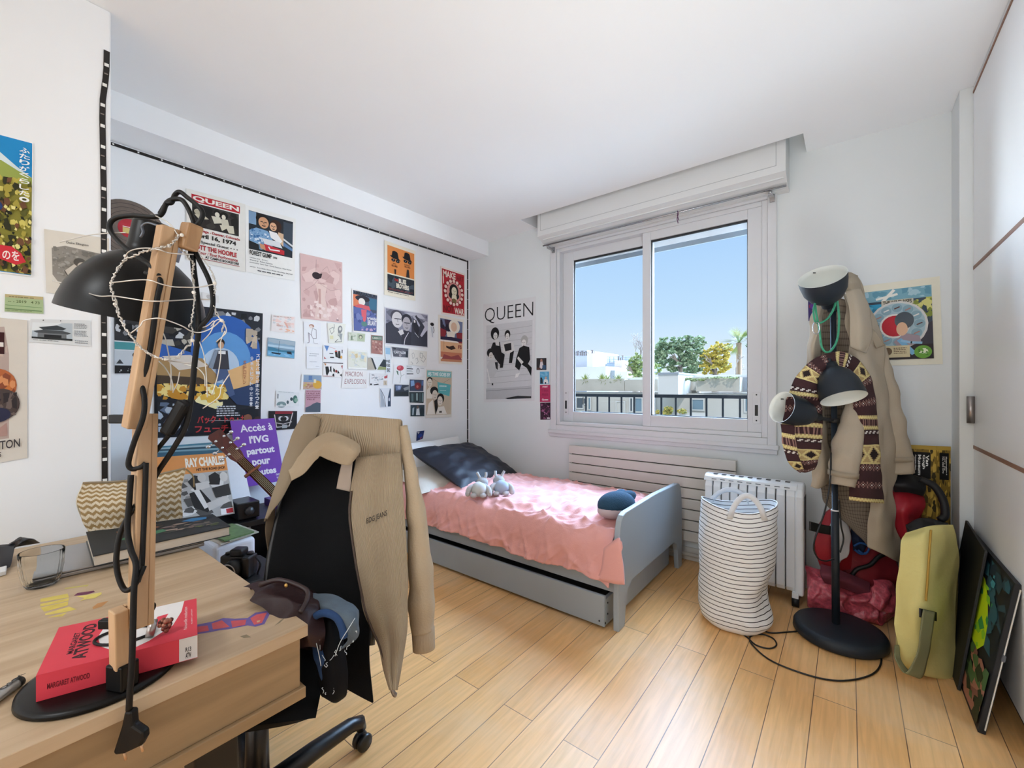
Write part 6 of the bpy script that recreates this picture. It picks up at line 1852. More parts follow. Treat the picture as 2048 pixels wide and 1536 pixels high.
# white appliance, camera and magazines at the right end of the desk
prn = thing('printer', 'white box shaped appliance in the gap behind the desk corner', 'printer', (-2.35, 0.9, 0.16))
wx = -2.20
a0, a1, a2, a3 = at(412, 1096, x=wx), at(512, 1068, x=wx), at(516, 1160, x=wx), at(430, 1160, x=wx)
mb = MB()
mb.box((-2.5, 0.66, 0.165), (wx, a1.y, a1.z - 0.01), mat('#dfe4ee', 0.5, var=0.02))
mb.build('housing', prn, bevel=0.02, seg=4)
mb = MB()
mb.box((-2.48, 0.67, 0.145), (wx - 0.02, a1.y - 0.02, 0.166), BLACK)
mb.box((-2.48, 0.67, 0.0), (wx - 0.02, a1.y - 0.02, 0.146), DKW)
mb.build('stand', prn)
for k_, (c_, z_, dy) in enumerate((('#5c7a4a', 0.012, 0.0), ('#a8aea0', 0.006, 0.02), ('#c9c2b6', 0.0, -0.015))):
    zt = a1.z - 0.009 + z_
    mb = MB()
    q = [V((wx + 0.01, 0.70 + dy, zt)), V((wx - 0.02, a1.y + 0.0 + dy, zt)), V((wx - 0.24, a1.y - 0.02 + dy, zt)), V((wx - 0.22, 0.68 + dy, zt))]
    mb.hexa(q, [p + V((0, 0, .0055)) for p in q], mat(c_, 0.5, var=0.35, scale=40))
    tag(mb.build('magazine'), ('green patterned magazine on top of the small pile on the white appliance', 'grey magazine in the middle of the small pile on the white appliance', 'cream magazine at the bottom of the small pile on the white appliance')[k_], 'magazine', 'magazines on the white appliance')
cmx = at(478, 1128, x=-1.90)
cm = thing('camera', 'black reflex camera with its lens towards the room beside the white appliance', 'camera', cmx - V((0, 0, .05)))
CB = mat('#131417', 0.4, var=0.08)
Mc = frame(UP, FWD)
mb = MB()
mb.obox(cmx, (0.125, 0.045, 0.078), Mc, CB)
mb.obox(cmx + UP * 0.050 - RIGHT * 0.0, (0.05, 0.05, 0.028), Mc, CB)
mb.obox(cmx + RIGHT * 0.048 - FWD * 0.018, (0.03, 0.05, 0.082), Mc, CB)
mb.build('body', cm, bevel=0.008, seg=3)
mb = MB()
mb.lathe([(0, 0.052), (.022, .05), (.026, .055), (.033, .056), (.034, .02), (.036, 0), (0, 0)], cmx - FWD * 0.015 + UP * -0.004, -FWD, CB, 32)
mb.lathe([(.0265, .0565), (.029, .0572), (.0315, .0565)], cmx - FWD * 0.015 + UP * -0.004, -FWD, mat('#a5a8ad', 0.3, 0.6), 32)
mb.build('lens', cm)
mb = MB()
mb.lathe([(0, .008), (.012, .008), (.013, 0), (0, 0)], cmx + RIGHT * 0.045 + UP * 0.041, UP, CB, 18)
mb.build('dial', cm)
mb = MB()
mb.lathe([(0, .008), (.010, .008), (.011, 0), (0, 0)], cmx - RIGHT * 0.042 + UP * 0.039, UP, CB, 18)
mb.build('dial', cm)
mb = MB()
mb.tube([cmx + RIGHT * 0.066 + UP * 0.03, cmx + RIGHT * 0.085 + UP * -0.0, cmx + RIGHT * 0.075 + UP * -0.04, cmx + RIGHT * 0.10 + UP * -0.05], 0.004, mat('#1c1c20', 0.8), 6, res=16)
mb.build('strap', cm)
bxz = cmx.z - 0.041
mb = MB()
mb.box((cmx.x - 0.16, cmx.y - 0.14, 0), (cmx.x + 0.12, cmx.y + 0.14, bxz), mat('#090a0f', 0.5, var=0.1))
tag(mb.build('storage_box', bevel=0.01), 'black box standing beneath the reflex camera', 'box')
# small dark side table with a purple box, sign and guitar
stx = -2.58
q0, q1 = at(510, 1015, x=stx), at(560, 1005, x=stx)
sd = thing('side_table', 'dark brown wooden bedside table under the purple box', 'table', (-2.7, 1.27, 0))
zt = at(530, 1036, x=stx).z
TY0 = max(SY1 + .005, at(505, 1036, x=stx).y)
mb = MB()
mb.box((-2.93, TY0, zt - 0.03), (stx + 0.02, TY0 + .36, zt), mat('#3a2620', 0.4, var=0.15))
mb.build('tabletop', sd, bevel=0.003)
for xx, yy in ((-2.90, TY0 + .03), (-2.60, TY0 + .03), (-2.90, TY0 + .33), (-2.60, TY0 + .33)):
    mb = MB()
    mb.box((xx - 0.02, yy - 0.02, 0), (xx + 0.02, yy + 0.02, zt - 0.03), mat('#1c1517', 0.5))
    mb.build('leg', sd)
mb = MB()
mb.box((-2.88, TY0 + .01, zt), (-2.575, TY0 + .31, zt + 0.045), mat('#5a3a8c', 0.4, var=0.08))
tag(mb.build('purple_box', bevel=0.004), 'flat purple box on the dark bedside table', 'box')
sq = [(460, 842), (548, 836), (558, 968), (492, 976)]
sg = Sheet([at(*sq[0], x=-2.96), at(*sq[1], x=-2.96), at(*sq[2], x=-2.90), at(482, 976, x=-2.90)], None, '#7a48b0', N=(1, 0, 0.1), lift=0, thick=0.004, flat=True)
sg.draw([('t', '#f2eef6', 'Accès à', .18, .07, .92, .185, .02), ('t', '#f2eef6', "l'IVG", .34, .25, .78, .365, .04), ('t', '#f2eef6', 'partout', .24, .44, .88, .565, .04), ('t', '#f2eef6', 'pour', .32, .62, .74, .735, .04), ('t', '#f2eef6', 'toutes', .30, .77, .84, .86, .04), ('t', '#f2eef6', 'nous', .82, .875, .96, .905, .02), ('t', '#f2eef6', 'toutes', .82, .92, .97, .95, .02)])
tag(sg.mb.build('placard'), "purple placard lettered Accès à l'IVG partout pour toutes leaning on the wall", 'placard')
g0, g1 = at(428, 868, x=-2.50), at(585, 1022, x=-2.22)
gv = (g1 - g0).normalized()
gt_ = thing('guitar', 'guitar with a red brown headstock leaning behind the chair', 'guitar', (-2.5, 1.33, 0.02))
MAH = wood('#451712', '#5f2118', 2, 2, 0.45, 'mahogany')
gn_ = V((0.9, -0.25, 0.35)).normalized()
gs = gv.cross(gn_).normalized()
L0 = g0
mb = MB()
hs = [(-.034, 0), (-.028, -.004), (.022, -.006), (.034, .004), (.031, .10), (.030, .15), (.020, .185), (-.020, .185), (-.030, .15), (-.031, .10)]
mb.prism([L0 + gs * a + gv * b for a, b in hs], gn_ * 0.014, MAH)
hd = mb.build('headstock', gt_, bevel=0.002)
for q in (-1, 1):
    for k_ in range(3):
        p = L0 + gs * (0.033 * q) + gv * (0.04 + 0.045 * k_) + gn_ * 0.007
        mb = MB()
        mb.tube([p, p + gs * (0.018 * q)], 0.0035, mat('#c9cacc', 0.2, 0.9), 8)
        mb.ball(p + gs * (0.026 * q), (0.007, 0.011, 0.009), mat('#d5d6d8', 0.2, 0.9), n=10, k=8)
        mb.lathe([(0, .009), (.006, .009), (.007, 0)], p - gs * (0.012 * q) + gn_ * 0.006, gn_, mat('#d5d6d8', 0.2, 0.9), 10)
        mb.build('tuning_peg', hd)
nk0 = L0 + gv * 0.18
nk1 = nk0 + gv * 0.46
mb = MB()
mb.prism([nk0 - gs * .021, nk0 + gs * .021, nk1 + gs * .026, nk1 - gs * .026], gn_ * 0.010 , mat('#3a120c', 0.7, var=0.1, spec=0.15))
mb.prism([nk0 - gs * .018 - gn_ * .014, nk0 + gs * .018 - gn_ * .014, nk1 + gs * .022 - gn_ * .014, nk1 - gs * .022 - gn_ * .014], gn_ * 0.0139, MAH)
nk = mb.build('neck', gt_, bevel=0.003)
mb = MB()
for k_ in range(6):
    a = (-.014 + .0056 * k_)
    mb.tube([L0 + gs * a + gv * .10 + gn_ * .016, nk0 + gs * a + gn_ * .0135, nk1 + gs * a * 1.2 + gn_ * .014], 0.0006, mat('#c8b88c', 0.3, 0.8), 4)
mb.build('strings', nk)
cp_ = nk0 + gv * 0.085
mb = MB()
mb.obox(cp_ + gn_ * 0.018, (0.085, 0.012, 0.016), frame(gn_, gv), wood('#6a3a20', '#8a5230', 0, 3, 0.4, 'capo_wood'))
mb.obox(cp_ - gn_ * 0.022 + gs * 0.0, (0.075, 0.012, 0.012), frame(gn_, gv), wood('#6a3a20', '#8a5230', 0, 3, 0.4, 'capo_wood_back'))
mb.obox(cp_ - gs * 0.034 - gn_ * 0.0, (0.010, 0.016, 0.04), frame(gn_, gv), mat('#bfc2c4', 0.3, 0.8))
mb.build('capo', gt_, bevel=0.002)
bo = nk1 + gv * 0.0
mb = MB()
bpts = []
for i in range(48):
    q = 2 * math.pi * i / 48
    y = 0.20 * math.cos(q)
    wv = 0.14 + 0.035 * (1 if y > 0 else -0.2) - 0.03 * math.exp(-((y + 0.03) / 0.06) ** 2)
    bpts.append(bo + gv * (0.16 + y * -1 * -1) + gs * (wv * math.sin(q)))
mb.prism([p - gn_ * 0.08 for p in bpts], gn_ * 0.08, wood('#7a4a2a', '#96602f', 2, 2, 0.3, 'guitar_top'))
mb.build('body', gt_, bevel=0.004)
# ------------------------------------------------------------------ office chair with clothes
MESHF = mat('#050609', 0.8, var=0.12, scale=70, bump=0.25, bscale=420, spec=0.2)
PLAST = mat('#08090d', 0.35, var=0.05)
HOLE = bpy.data.materials.new('mesh_gap')
HOLE.use_nodes = True
HOLE.node_tree.nodes.clear()
o_ = HOLE.node_tree.nodes.new('ShaderNodeOutputMaterial')
t_ = HOLE.node_tree.nodes.new('ShaderNodeBsdfTransparent')
HOLE.node_tree.links.new(t_.outputs[0], o_.inputs[0])


def row(*pts):
    return [at(u, v, d=d) for u, v, d in pts]


cst = at(722, 1500, z=0.0)
lg1 = at(600, 1538, d=1.235)
dirc = V((lg1.x - cst.x, lg1.y - cst.y, 0)).normalized()
cc = V((cst.x, cst.y, 0)) + dirc * 0.33
ch = thing('office_chair', 'black mesh office chair with clothes hung over it beside the desk', 'chair', cc)


def holes(i, j, fi, fj):
    z1 = ((fj - 0.80) / 0.13) ** 2 + ((fi - 0.86) / 0.06) ** 2
    z2 = ((fj - 0.55) / 0.12) ** 2 + ((fi - 0.60) / 0.04) ** 2
    if (z1 < 1 or z2 < 0.6) and i % 3 == 0 and j % 3 == (i // 3) % 2:
        return HOLE
    return MESHF


mb = MB()
mb.patch([row((612, 848, 1.46), (700, 838, 1.47), (796, 848, 1.43)), row((566, 1000, 1.37), (655, 985, 1.40), (765, 1000, 1.345)),
          row((536, 1150, 1.29), (640, 1150, 1.32), (752, 1150, 1.26)), row((530, 1290, 1.21), (630, 1300, 1.23), (739, 1290, 1.19)), row((545, 1350, 1.17), (650, 1360, 1.18), (747, 1404, 1.155))], 130, 80, MESHF, holes)
mb.build('backrest', ch, solid=0.006)
mb = MB()
mb.tube(row((612, 846, 1.475), (566, 1000, 1.385), (536, 1150, 1.305), (530, 1290, 1.225)), 0.012, PLAST, 8, res=20)
mb.tube(row((796, 846, 1.445), (768, 1000, 1.36), (754, 1150, 1.275), (741, 1290, 1.205)), 0.012, PLAST, 8, res=20)
mb.build('back_frame', ch)
sz = 0.44
mb = MB()
cushion(mb, (cc.x - 0.03, cc.y - 0.01, sz), (0.44, 0.42, 0.10), rotm(0, 0, -38), mat('#060709', 0.8, var=0.1, spec=0.2), p=3.5)
mb.build('seat', ch)
mb = MB()
mb.tube([cc + V((0, 0, 0.07)), cc + V((0, 0, sz - 0.04))], [0.032, 0.024], PLAST, 16)
mb.build('column', ch)
a0 = math.atan2(-dirc.y, -dirc.x)
for k_ in range(5):
    q = a0 + 2 * math.pi * k_ / 5
    dv = V((math.cos(q), math.sin(q), 0))
    mb = MB()
    mb.tube([cc + V((0, 0, .12)), cc + dv * 0.16 + V((0, 0, .118)), cc + dv * 0.29 + V((0, 0, .108)), cc + dv * 0.325 + V((0, 0, .095)), cc + dv * 0.332 + V((0, 0, .07))], [0.03, 0.026, 0.022, 0.021, 0.016], PLAST, 12)
    lg = mb.build('leg', ch)
    mb = MB()
    sdv = V((-dv.y, dv.x, 0))
    for e_ in (-0.013, 0.013):
        mb.lathe([(0, -.009), (.022, -.009), (.027, -.004), (.027, .004), (.022, .009), (0, .009)], cc + dv * 0.335 + sdv * e_ + V((0, 0, .027)), sdv, PLAST, 20)
    mb.build('castor', lg)


def cord(h):
    m = mat(h, 0.9, var=0.06, scale=12).copy()
    n, L = m.node_tree.nodes, m.node_tree.links
    uv = n.new('ShaderNodeUVMap')
    uv.uv_map = 'uv'
    wv = n.new('ShaderNodeTexWave')
    wv.bands_direction = 'X'
    wv.inputs['Scale'].default_value = 14
    wv.inputs['Distortion'].default_value = 0.4
    L.new(uv.outputs[0], wv.inputs['Vector'])
    bp = n.new('ShaderNodeBump')
    bp.inputs['Strength'].default_value = 0.7
    bp.inputs['Distance'].default_value = 0.004
    L.new(wv.outputs['Fac'], bp.inputs['Height'])
    L.new(bp.outputs[0], n['Principled BSDF'].inputs['Normal'])
    return m


TAN = cord('#ad9a80')
TAN2 = mat('#aa977d', 0.9, var=0.05, bump=0.2, bscale=160)
LINB = mat('#5a4a38', 0.9, var=0.1)
dj = lambda v: 1.385 - 0.27 * (v - 840) / 548
jk = thing('jacket', 'beige corduroy jacket with BDG JEANS lettering draped over the office chair', 'jacket', at(760, 1385, d=1.2))
mb = MB()
mb.patch([row((606, 829, 1.425), (655, 829, 1.42), (705, 832, 1.41), (755, 835, 1.41), (802, 839, 1.41)), row((592, 856, 1.405), (645, 856, 1.395), (705, 860, 1.39), (755, 866, 1.39), (801, 872, 1.395)),
          row((580, 888, 1.395), (632, 884, 1.385), (712, 892, 1.375), (757, 902, 1.375), (800, 906, 1.38)), row((578, 894, 1.392), (630, 890, 1.382), (717, 920, 1.37), (758, 910, 1.372), (800, 910, 1.378))], 30, 60, TAN, wob=0.003)
mb.build('yoke', jk, solid=0.004)
mb = MB()
mb.patch([row((606, 829, 1.42), (625, 832, 1.41), (640, 838, 1.40)), row((592, 856, 1.40), (612, 862, 1.385), (635, 870, 1.38)), row((568, 921, 1.375), (585, 920, 1.355), (606, 914, 1.35)), row((551, 977, 1.355), (567, 972, 1.335), (584, 960, 1.34)),
          row((540, 1012, 1.345), (551, 1006, 1.33), (562, 1000, 1.33)), row((530, 1043, 1.34), (532, 1040, 1.325), (534, 1036, 1.325))], 50, 24, TAN, wob=0.004)
mb.build('left_front', jk, solid=0.004)
mb = MB()
mb.patch([row((534, 1030, 1.345), (550, 1012, 1.365)), row((530, 1060, 1.335), (549, 1060, 1.355)), row((535, 1100, 1.325), (545, 1100, 1.34)), row((539, 1115, 1.32), (541, 1114, 1.325))], 24, 8, LINB)
mb.build('lining', jk, solid=0.002)
mb = MB()
up_ = row((578, 939, 1.352), (602, 911, 1.35), (625, 884, 1.345), (656, 866, 1.34), (686, 872, 1.335), (711, 886, 1.335), (718, 900, 1.345))
md_ = row((582, 948, 1.335), (606, 930, 1.325), (630, 902, 1.315), (656, 888, 1.31), (684, 894, 1.305), (706, 904, 1.31), (712, 910, 1.335))
lo_ = row((586, 961, 1.335), (610, 946, 1.325), (630, 922, 1.32), (642, 912, 1.32), (668, 923, 1.31), (694, 929, 1.31), (704, 921, 1.335))
mb.patch([up_, md_, lo_], 26, 90, TAN2, wob=0.003, wsc=25)
mb.build('collar', jk, solid=0.005)
mb = MB()
mb.patch([row((686, 920, 1.345), (706, 916, 1.343)), row((678, 955, 1.338), (703, 955, 1.335)), row((674, 977, 1.335), (701, 983, 1.33))], 14, 10, mat('#a8988a', 0.9, var=0.06))
mb.build('collar_stand', jk, solid=0.004)
ed = [(715, 915), (703, 980), (698, 1025), (703, 1075), (710, 1123), (726, 1204), (742, 1256), (762, 1300), (772, 1340), (783, 1378)]
rt = [(801, 905), (804, 975), (807, 1015), (811, 1065), (813, 1115), (815, 1190), (814, 1248), (809, 1296), (803, 1338), (794, 1380)]
rows_ = []
for (u0, v0), (u1, v1) in zip(ed, rt):
    r_ = []
    for k_ in range(5):
        f = k_ / 4
        u, v = u0 + (u1 - u0) * f, v0 + (v1 - v0) * f
        r_.append(at(u, v, d=dj(v) + (0.012, -0.004, 0.002, -0.006, 0.010)[k_]))
    rows_.append(r_)
mb = MB()
mb.patch(rows_, 90, 50, TAN, wob=0.004, wsc=10)
rf = mb.build('right_front', jk, solid=0.004)
mb = MB()
mb.tube(row((703, 982, dj(982) + .004), (699, 1030, dj(1030) + .004), (711, 1123, dj(1123) + .004), (727, 1204, dj(1204) + .004), (743, 1256, dj(1256) + .004), (763, 1300, dj(1300) + .004), (783, 1378, dj(1378) + .004)), 0.0035, mat('#4a3a30', 0.6), 6, res=40)
mb.tube(row((784, 1376, 1.155), (788, 1388, 1.152), (792, 1390, 1.15)), 0.006, mat('#8d837a', 0.3, 0.8), 8, res=8)
mb.build('zip', jk)
mb = MB()
w0, w1 = at(733, 1051, d=dj(1040) - .016), at(774, 1034, d=dj(1040) - .012)
ux_ = (w1 - w0).normalized()
mb.text('BDG JEANS', w0, ux_, UP, (w1 - w0).length, 0.021, mat('#2e2622', 0.8), 0.012)
mb.build('lettering', rf)
mb = MB()
cen_ = [(806, 852, 1.40), (817, 920, 1.38), (829, 1000, 1.355), (838, 1085, 1.33), (842, 1160, 1.31), (843, 1225, 1.295), (846, 1262, 1.285)]
rad_ = [9, 13, 18, 22, 25, 25, 23]
k_ = [at(u, v, d=d) for u, v, d in cen_]
P_ = crom(k_, 60)
R_ = [p.x for p in crom([V((r * 1.33 / 853, 0, 0)) for r in rad_], 60)]
mb.tube(P_, [r * (1 + 0.05 * mn.noise(V((i * 0.25, 0, 0)))) for i, r in enumerate(R_)], TAN2, 20)
mb.v = [p + V((mn.noise(p * 16), mn.noise(p * 16 + V((5, 5, 5))), 0)) * 0.006 for p in mb.v]
mb.build('sleeve', jk)
mb = MB()
mb.tube(row((846, 1254, 1.287), (848, 1300, 1.275)), [0.0345, 0.033], mat('#a8967e', 0.9, var=0.05, bump=0.3, bscale=200, stretch=(1, 1, .1)), 20)
mb.build('cuff', jk, bevel=0.003)
mb = MB()
mb.patch([row((606, 829, 1.43), (700, 832, 1.44), (803, 839, 1.42)), row((600, 850, 1.52), (700, 850, 1.54), (806, 860, 1.50)), row((585, 1000, 1.56), (700, 1000, 1.58), (806, 1010, 1.52)), row((580, 1250, 1.50), (690, 1250, 1.52), (800, 1260, 1.47))], 40, 30, TAN, wob=0.006)
mb.build('back', jk, solid=0.004)

# brown leather bag and ripped jeans on the seat
BRL = mat('#2c181a', 0.5, var=0.15, scale=8, bump=0.3, bscale=25, spec=0.35)
bgp = at(575, 1240, d=1.06)
bg_ = thing('handbag', 'dark brown leather bag slumped on the office chair seat', 'bag', bgp - V((0, 0, .06)))
mb = MB()
mb.patch([row((498, 1172, 1.12), (548, 1158, 1.13), (600, 1168, 1.13), (640, 1190, 1.12)), row((510, 1195, 1.05), (556, 1186, 1.04), (606, 1200, 1.04), (645, 1222, 1.05)), row((530, 1230, 1.01), (570, 1225, 1.0), (615, 1240, 1.0), (648, 1255, 1.03)), row((540, 1290, 1.0), (580, 1300, .99), (620, 1300, .99), (648, 1300, 1.03))], 60, 70, BRL, wob=0.02, wsc=19)
mb.patch([row((498, 1172, 1.13), (548, 1158, 1.14), (600, 1168, 1.14), (640, 1190, 1.13)), row((540, 1290, 1.17), (580, 1300, 1.17), (620, 1300, 1.17), (648, 1300, 1.15))], 20, 20, BRL, flip=True)
mb.build('body', bg_)
mb = MB()
mb.tube(row((520, 1170, 1.07), (560, 1160, 1.06), (610, 1178, 1.05), (614, 1200, 1.03), (600, 1225, 1.0)), 0.006, mat('#2a1718', 0.4), 8, res=24)
mb.build('strap', bg_)
mb = MB()
mb.ball(at(572, 1171, d=1.045), (0.006, 0.004, 0.005), mat('#c9a05c', 0.3, 0.8), n=10, k=8)
mb.build('stud', bg_)
jn = thing('jeans', 'frayed grey blue denim jeans hanging over the edge of the chair seat', 'jeans', at(668, 1390, d=1.06))
DEN, DENB, DEND = mat('#566470', 0.9, var=0.2, scale=30, bump=0.2, bscale=250), mat('#22406a', 0.9, var=0.2, scale=40), mat('#08090d', 0.85, var=0.15, spec=0.2)
mb = MB()
mb.patch([row((628, 1186, 1.12), (662, 1192, 1.10), (700, 1206, 1.08), (716, 1222, 1.08)), row((634, 1205, 1.08), (668, 1212, 1.05), (705, 1228, 1.04), (718, 1245, 1.05)), row((645, 1222, 1.06), (676, 1226, 1.03), (704, 1250, 1.025), (716, 1275, 1.04)), row((668, 1228, 1.05), (688, 1250, 1.03), (694, 1280, 1.025), (678, 1300, 1.035))], 34, 34, DEN, wob=0.008, wsc=22)
mb.build('denim_fold', jn, solid=0.003)
mb = MB()
mb.tube(row((622, 1250, 1.03), (632, 1232, 1.03), (650, 1226, 1.03), (672, 1234, 1.025), (684, 1255, 1.02), (688, 1275, 1.02)), 0.009, DENB, 10, res=30)
mb.patch([row((612, 1240, 1.05), (630, 1236, 1.05)), row((620, 1280, 1.04), (640, 1290, 1.03)), row((635, 1330, 1.03), (660, 1330, 1.02)), row((650, 1372, 1.03), (672, 1365, 1.025))], 30, 12, DENB, wob=0.006, wsc=30)
mb.build('torn_hem', jn, solid=0.003)
mb = MB()
mb.patch([row((636, 1240, 1.07), (660, 1238, 1.05), (684, 1265, 1.06)), row((640, 1290, 1.04), (664, 1290, 1.02), (690, 1310, 1.05)), row((640, 1350, 1.035), (668, 1350, 1.015), (694, 1355, 1.045)), row((642, 1385, 1.04), (668, 1396, 1.02), (692, 1385, 1.05)), row((650, 1392, 1.06), (670, 1402, 1.06), (686, 1394, 1.07))], 40, 24, DEND, wob=0.004)
mb.build('trouser_leg', jn, solid=0.004)
mb = MB()
FR = mat('#c9d2d8', 0.9)
rgq = random.Random(11)
for (u, v) in [(690, 1300), (683, 1292), (672, 1300), (706, 1280), (700, 1290), (640, 1290), (644, 1310), (650, 1330), (636, 1275), (630, 1262), (655, 1325), (714, 1262), (668, 1310), (646, 1375), (668, 1376), (652, 1385)]:
    d_ = 1.012
    pts = [(u, v, d_)]
    for s_ in range(3):
        u += rgq.uniform(-4, 4)
        v += rgq.uniform(0, 6)
        pts.append((u, v, d_))
    mb.tube(row(*pts), 0.0007, FR, 5, res=10)
mb.tube(row((622, 1262, 1.01), (632, 1285, 1.005), (638, 1310, 1.005), (642, 1332, 1.005)), 0.0009, FR, 5, res=16)
mb.tube(row((670, 1312, 1.005), (680, 1285, 1.005), (694, 1262, 1.01), (710, 1236, 1.03)), 0.0009, FR, 5, res=16)
fr_ = mb.build('frayed_threads', jn)
fr_['kind'] = 'stuff'
# ------------------------------------------------------------------ floor lamp used as a coat stand
SLATE = mat('#1d242c', 0.5, var=0.04, spec=0.35)
SHW = mat('#dfe2dc', 0.55, var=0.01)
FB = at(1678, 1262, z=0.03)
FB.z = 0
flp = thing('floor_lamp', 'dark grey three headed floor lamp loaded with a coat and scarf', 'lamp', FB)
mb = MB()
mb.lathe([(0, .056), (.16, .056), (.176, .052), (.184, .040), (.186, .014), (.178, .004), (0, .004)], FB, (0, 0, 1), SLATE, 56)
mb.build('base', flp)
PL0 = V((FB.x - 0.012, FB.y + 0.02, 0.05))
PT = V((PL0.x - 0.012, PL0.y + 0.005, 1.70))
mb = MB()
mb.tube([PL0, PL0.lerp(PT, .33), PL0.lerp(PT, .331), PT], [0.0165, 0.0165, 0.0125, 0.0125], SLATE, 16)
mb.build('pole', flp)
cz = PL0.lerp(PT, 0.335)
mb = MB()
mb.lathe([(.0128, -.004), (.0172, -.003), (.0172, .003), (.0128, .004)], cz, (0, 0, 1), mat('#d8dadc', 0.4), 20)
mb.build('joint_ring', flp)


def shade(rim, ax, r, L, px):
    """rim: centre of the opening; ax points from the opening to the neck"""
    k = r / 0.0985
    o = [(r, 0), (r * .985, .03 * k), (r * .90, L * .45), (r * .70, L * .68), (r * .42, L * .82), (r * .30, L * .86), (r * .27, L), (0, L * 1.01)]
    mb = MB()
    mb.lathe(o, rim, ax, SLATE, 48)
    s = mb.build('lamp_shade', flp)
    mb = MB()
    mb.lathe([(0, L * .74), (r * .4, L * .72), (r * .84, L * .44), (r * .955, .03 * k), (r * .97, 0), (r, -.0005)], rim, ax, SHW, 48)
    mb.build('lamp_shade_lining', s)
    mb = MB()
    mb.ball(V(rim) + V(ax) * (L * .5), r * .3, mat('#f0f0ec', 0.4), n=14, k=10)
    mb.build('bulb', s)
    mb = MB()
    e = V(rim) + V(ax) * L
    mb.tube([e - V(ax) * .01, e + V(ax) * .02, V(px)], 0.008, SLATE, 10, res=14)
    mb.build('stem', s)
    mb = MB()
    n_ = V(ax).cross(RIGHT).normalized()
    p = V(rim) + V(ax) * (L * .18) + (UP * .6 + FWD * .6).normalized() * r * 0.86
    mb.obox(p, (.012, .004, .003), frame(FWD, UP), BLACK)
    mb.build('vent_slot', s)




def seen(u, v):
    """the line of sight through a place of the photograph, with the directions right and up across it"""
    d = (at(u, v, d=1) - V((0, 0, EYE))).normalized()
    r = d.cross(UP).normalized()
    return d, r, r.cross(d)


vd, rr_, uu_ = seen(1644, 553)
shade(at(1644, 553, d=1.97), (vd * .46 - (uu_ * .985 - rr_ * .17) * .888).normalized(), 0.0955, 0.165, PL0.lerp(PT, .93))
vd, rr_, uu_ = seen(1687, 797)
shade(at(1687, 797, d=1.93), (vd * .32 + (uu_ * .96 - rr_ * .285) * .947).normalized(), 0.089, 0.18, PL0.lerp(PT, .72))
vd, rr_, uu_ = seen(1563, 814)
shade(at(1563, 814, d=1.99), (vd * .66 + (rr_ * .955 - uu_ * .30) * .75).normalized(), 0.074, 0.21, PL0.lerp(PT, .60))
mb = MB()
for f in (.60, .72, .93):
    p = PL0.lerp(PT, f)
    mb.lathe([(.012, -.012), (.022, -.012), (.022, .012), (.012, .012)], p, (0, 0, 1), BLACK, 18)
mb.build('clamp_collars', flp)
# lamp lead


def lead(pts, **k):
    mb = MB()
    mb.tube([at(u, v, **(dict(z=.004) if len(p) == 0 else dict(d=p[0]))) for u, v, *p in pts], 0.0035, BLACK, 8, res=70)
    mb.build('lead', flp)


lead([(1750, 1288), (1763, 1318), (1750, 1345), (1710, 1359), (1660, 1360), (1600, 1345), (1540, 1320), (1505, 1290), (1500, 1274), (1520, 1268), (1545, 1276), (1553, 1290), (1538, 1297), (1512, 1290), (1496, 1276), (1482, 1266)])
lead([(1527, 1262), (1545, 1266), (1575, 1264), (1602, 1262)])
lead([(1662, 905, 2.03), (1660, 965, 2.03), (1649, 1024, 2.02), (1628, 1086, 2.02), (1634, 1114, 2.02), (1650, 1122, 2.02), (1668, 1118, 2.02)])
lead([(1678, 1000, 2.02), (1682, 1050, 2.02), (1687, 1078, 2.02), (1680, 1105, 2.02)])

# trench coat
COAT = mat('#aea18e', 0.85, var=0.03, scale=3, bump=0.1, bscale=120)
COATD = mat('#9c8f7c', 0.85, var=0.03, scale=3, bump=0.1, bscale=120)
K1, K2, K3 = mat('#75685b', 0.9), mat('#544941', 0.9), mat('#8b7e70', 0.9)


def check(i, j, fi, fj):
    a, b = i % 4 == 0, j % 4 == 0
    return K2 if (a and b) else (K1 if (a or b) else K3)


ct = thing('trench_coat', 'beige trench coat with checked lining hanging on the floor lamp', 'coat', at(1740, 1120, d=2.15))
mb = MB()
mb.patch([row((1676, 560, 2.12), (1696, 556, 2.10), (1714, 556, 2.13)), row((1690, 620, 2.10), (1712, 612, 2.075), (1735, 612, 2.12)), row((1700, 700, 2.09), (1728, 700, 2.06), (1762, 694, 2.12)), row((1708, 790, 2.09), (1740, 790, 2.05), (1776, 800, 2.12)),
          row((1718, 880, 2.09), (1755, 880, 2.06), (1790, 885, 2.13)), row((1736, 960, 2.10), (1762, 960, 2.07), (1790, 962, 2.13)), row((1738, 1040, 2.10), (1766, 1045, 2.07), (1797, 1055, 2.13)), row((1738, 1095, 2.10), (1770, 1110, 2.08), (1803, 1126, 2.13))], 110, 50, COAT, wob=0.022, wsc=8)
mb.build('front_panel', ct, solid=0.004)
mb = MB()
mb.patch([row((1634, 604, 2.12), (1644, 600, 2.10), (1654, 600, 2.12)), row((1622, 640, 2.12), (1634, 640, 2.09), (1644, 640, 2.13)), row((1616, 703, 2.13), (1626, 703, 2.10), (1638, 700, 2.14)), row((1616, 790, 2.13), (1632, 790, 2.10), (1644, 790, 2.14)), row((1622, 880, 2.12), (1640, 880, 2.10), (1655, 880, 2.14)), row((1626, 935, 2.12), (1644, 932, 2.10), (1662, 930, 2.13)), row((1621, 972, 2.12), (1640, 978, 2.10), (1656, 966, 2.13))], 80, 24, COAT, wob=0.014, wsc=12)
mb.build('front_panel', ct, solid=0.004)
mb = MB()
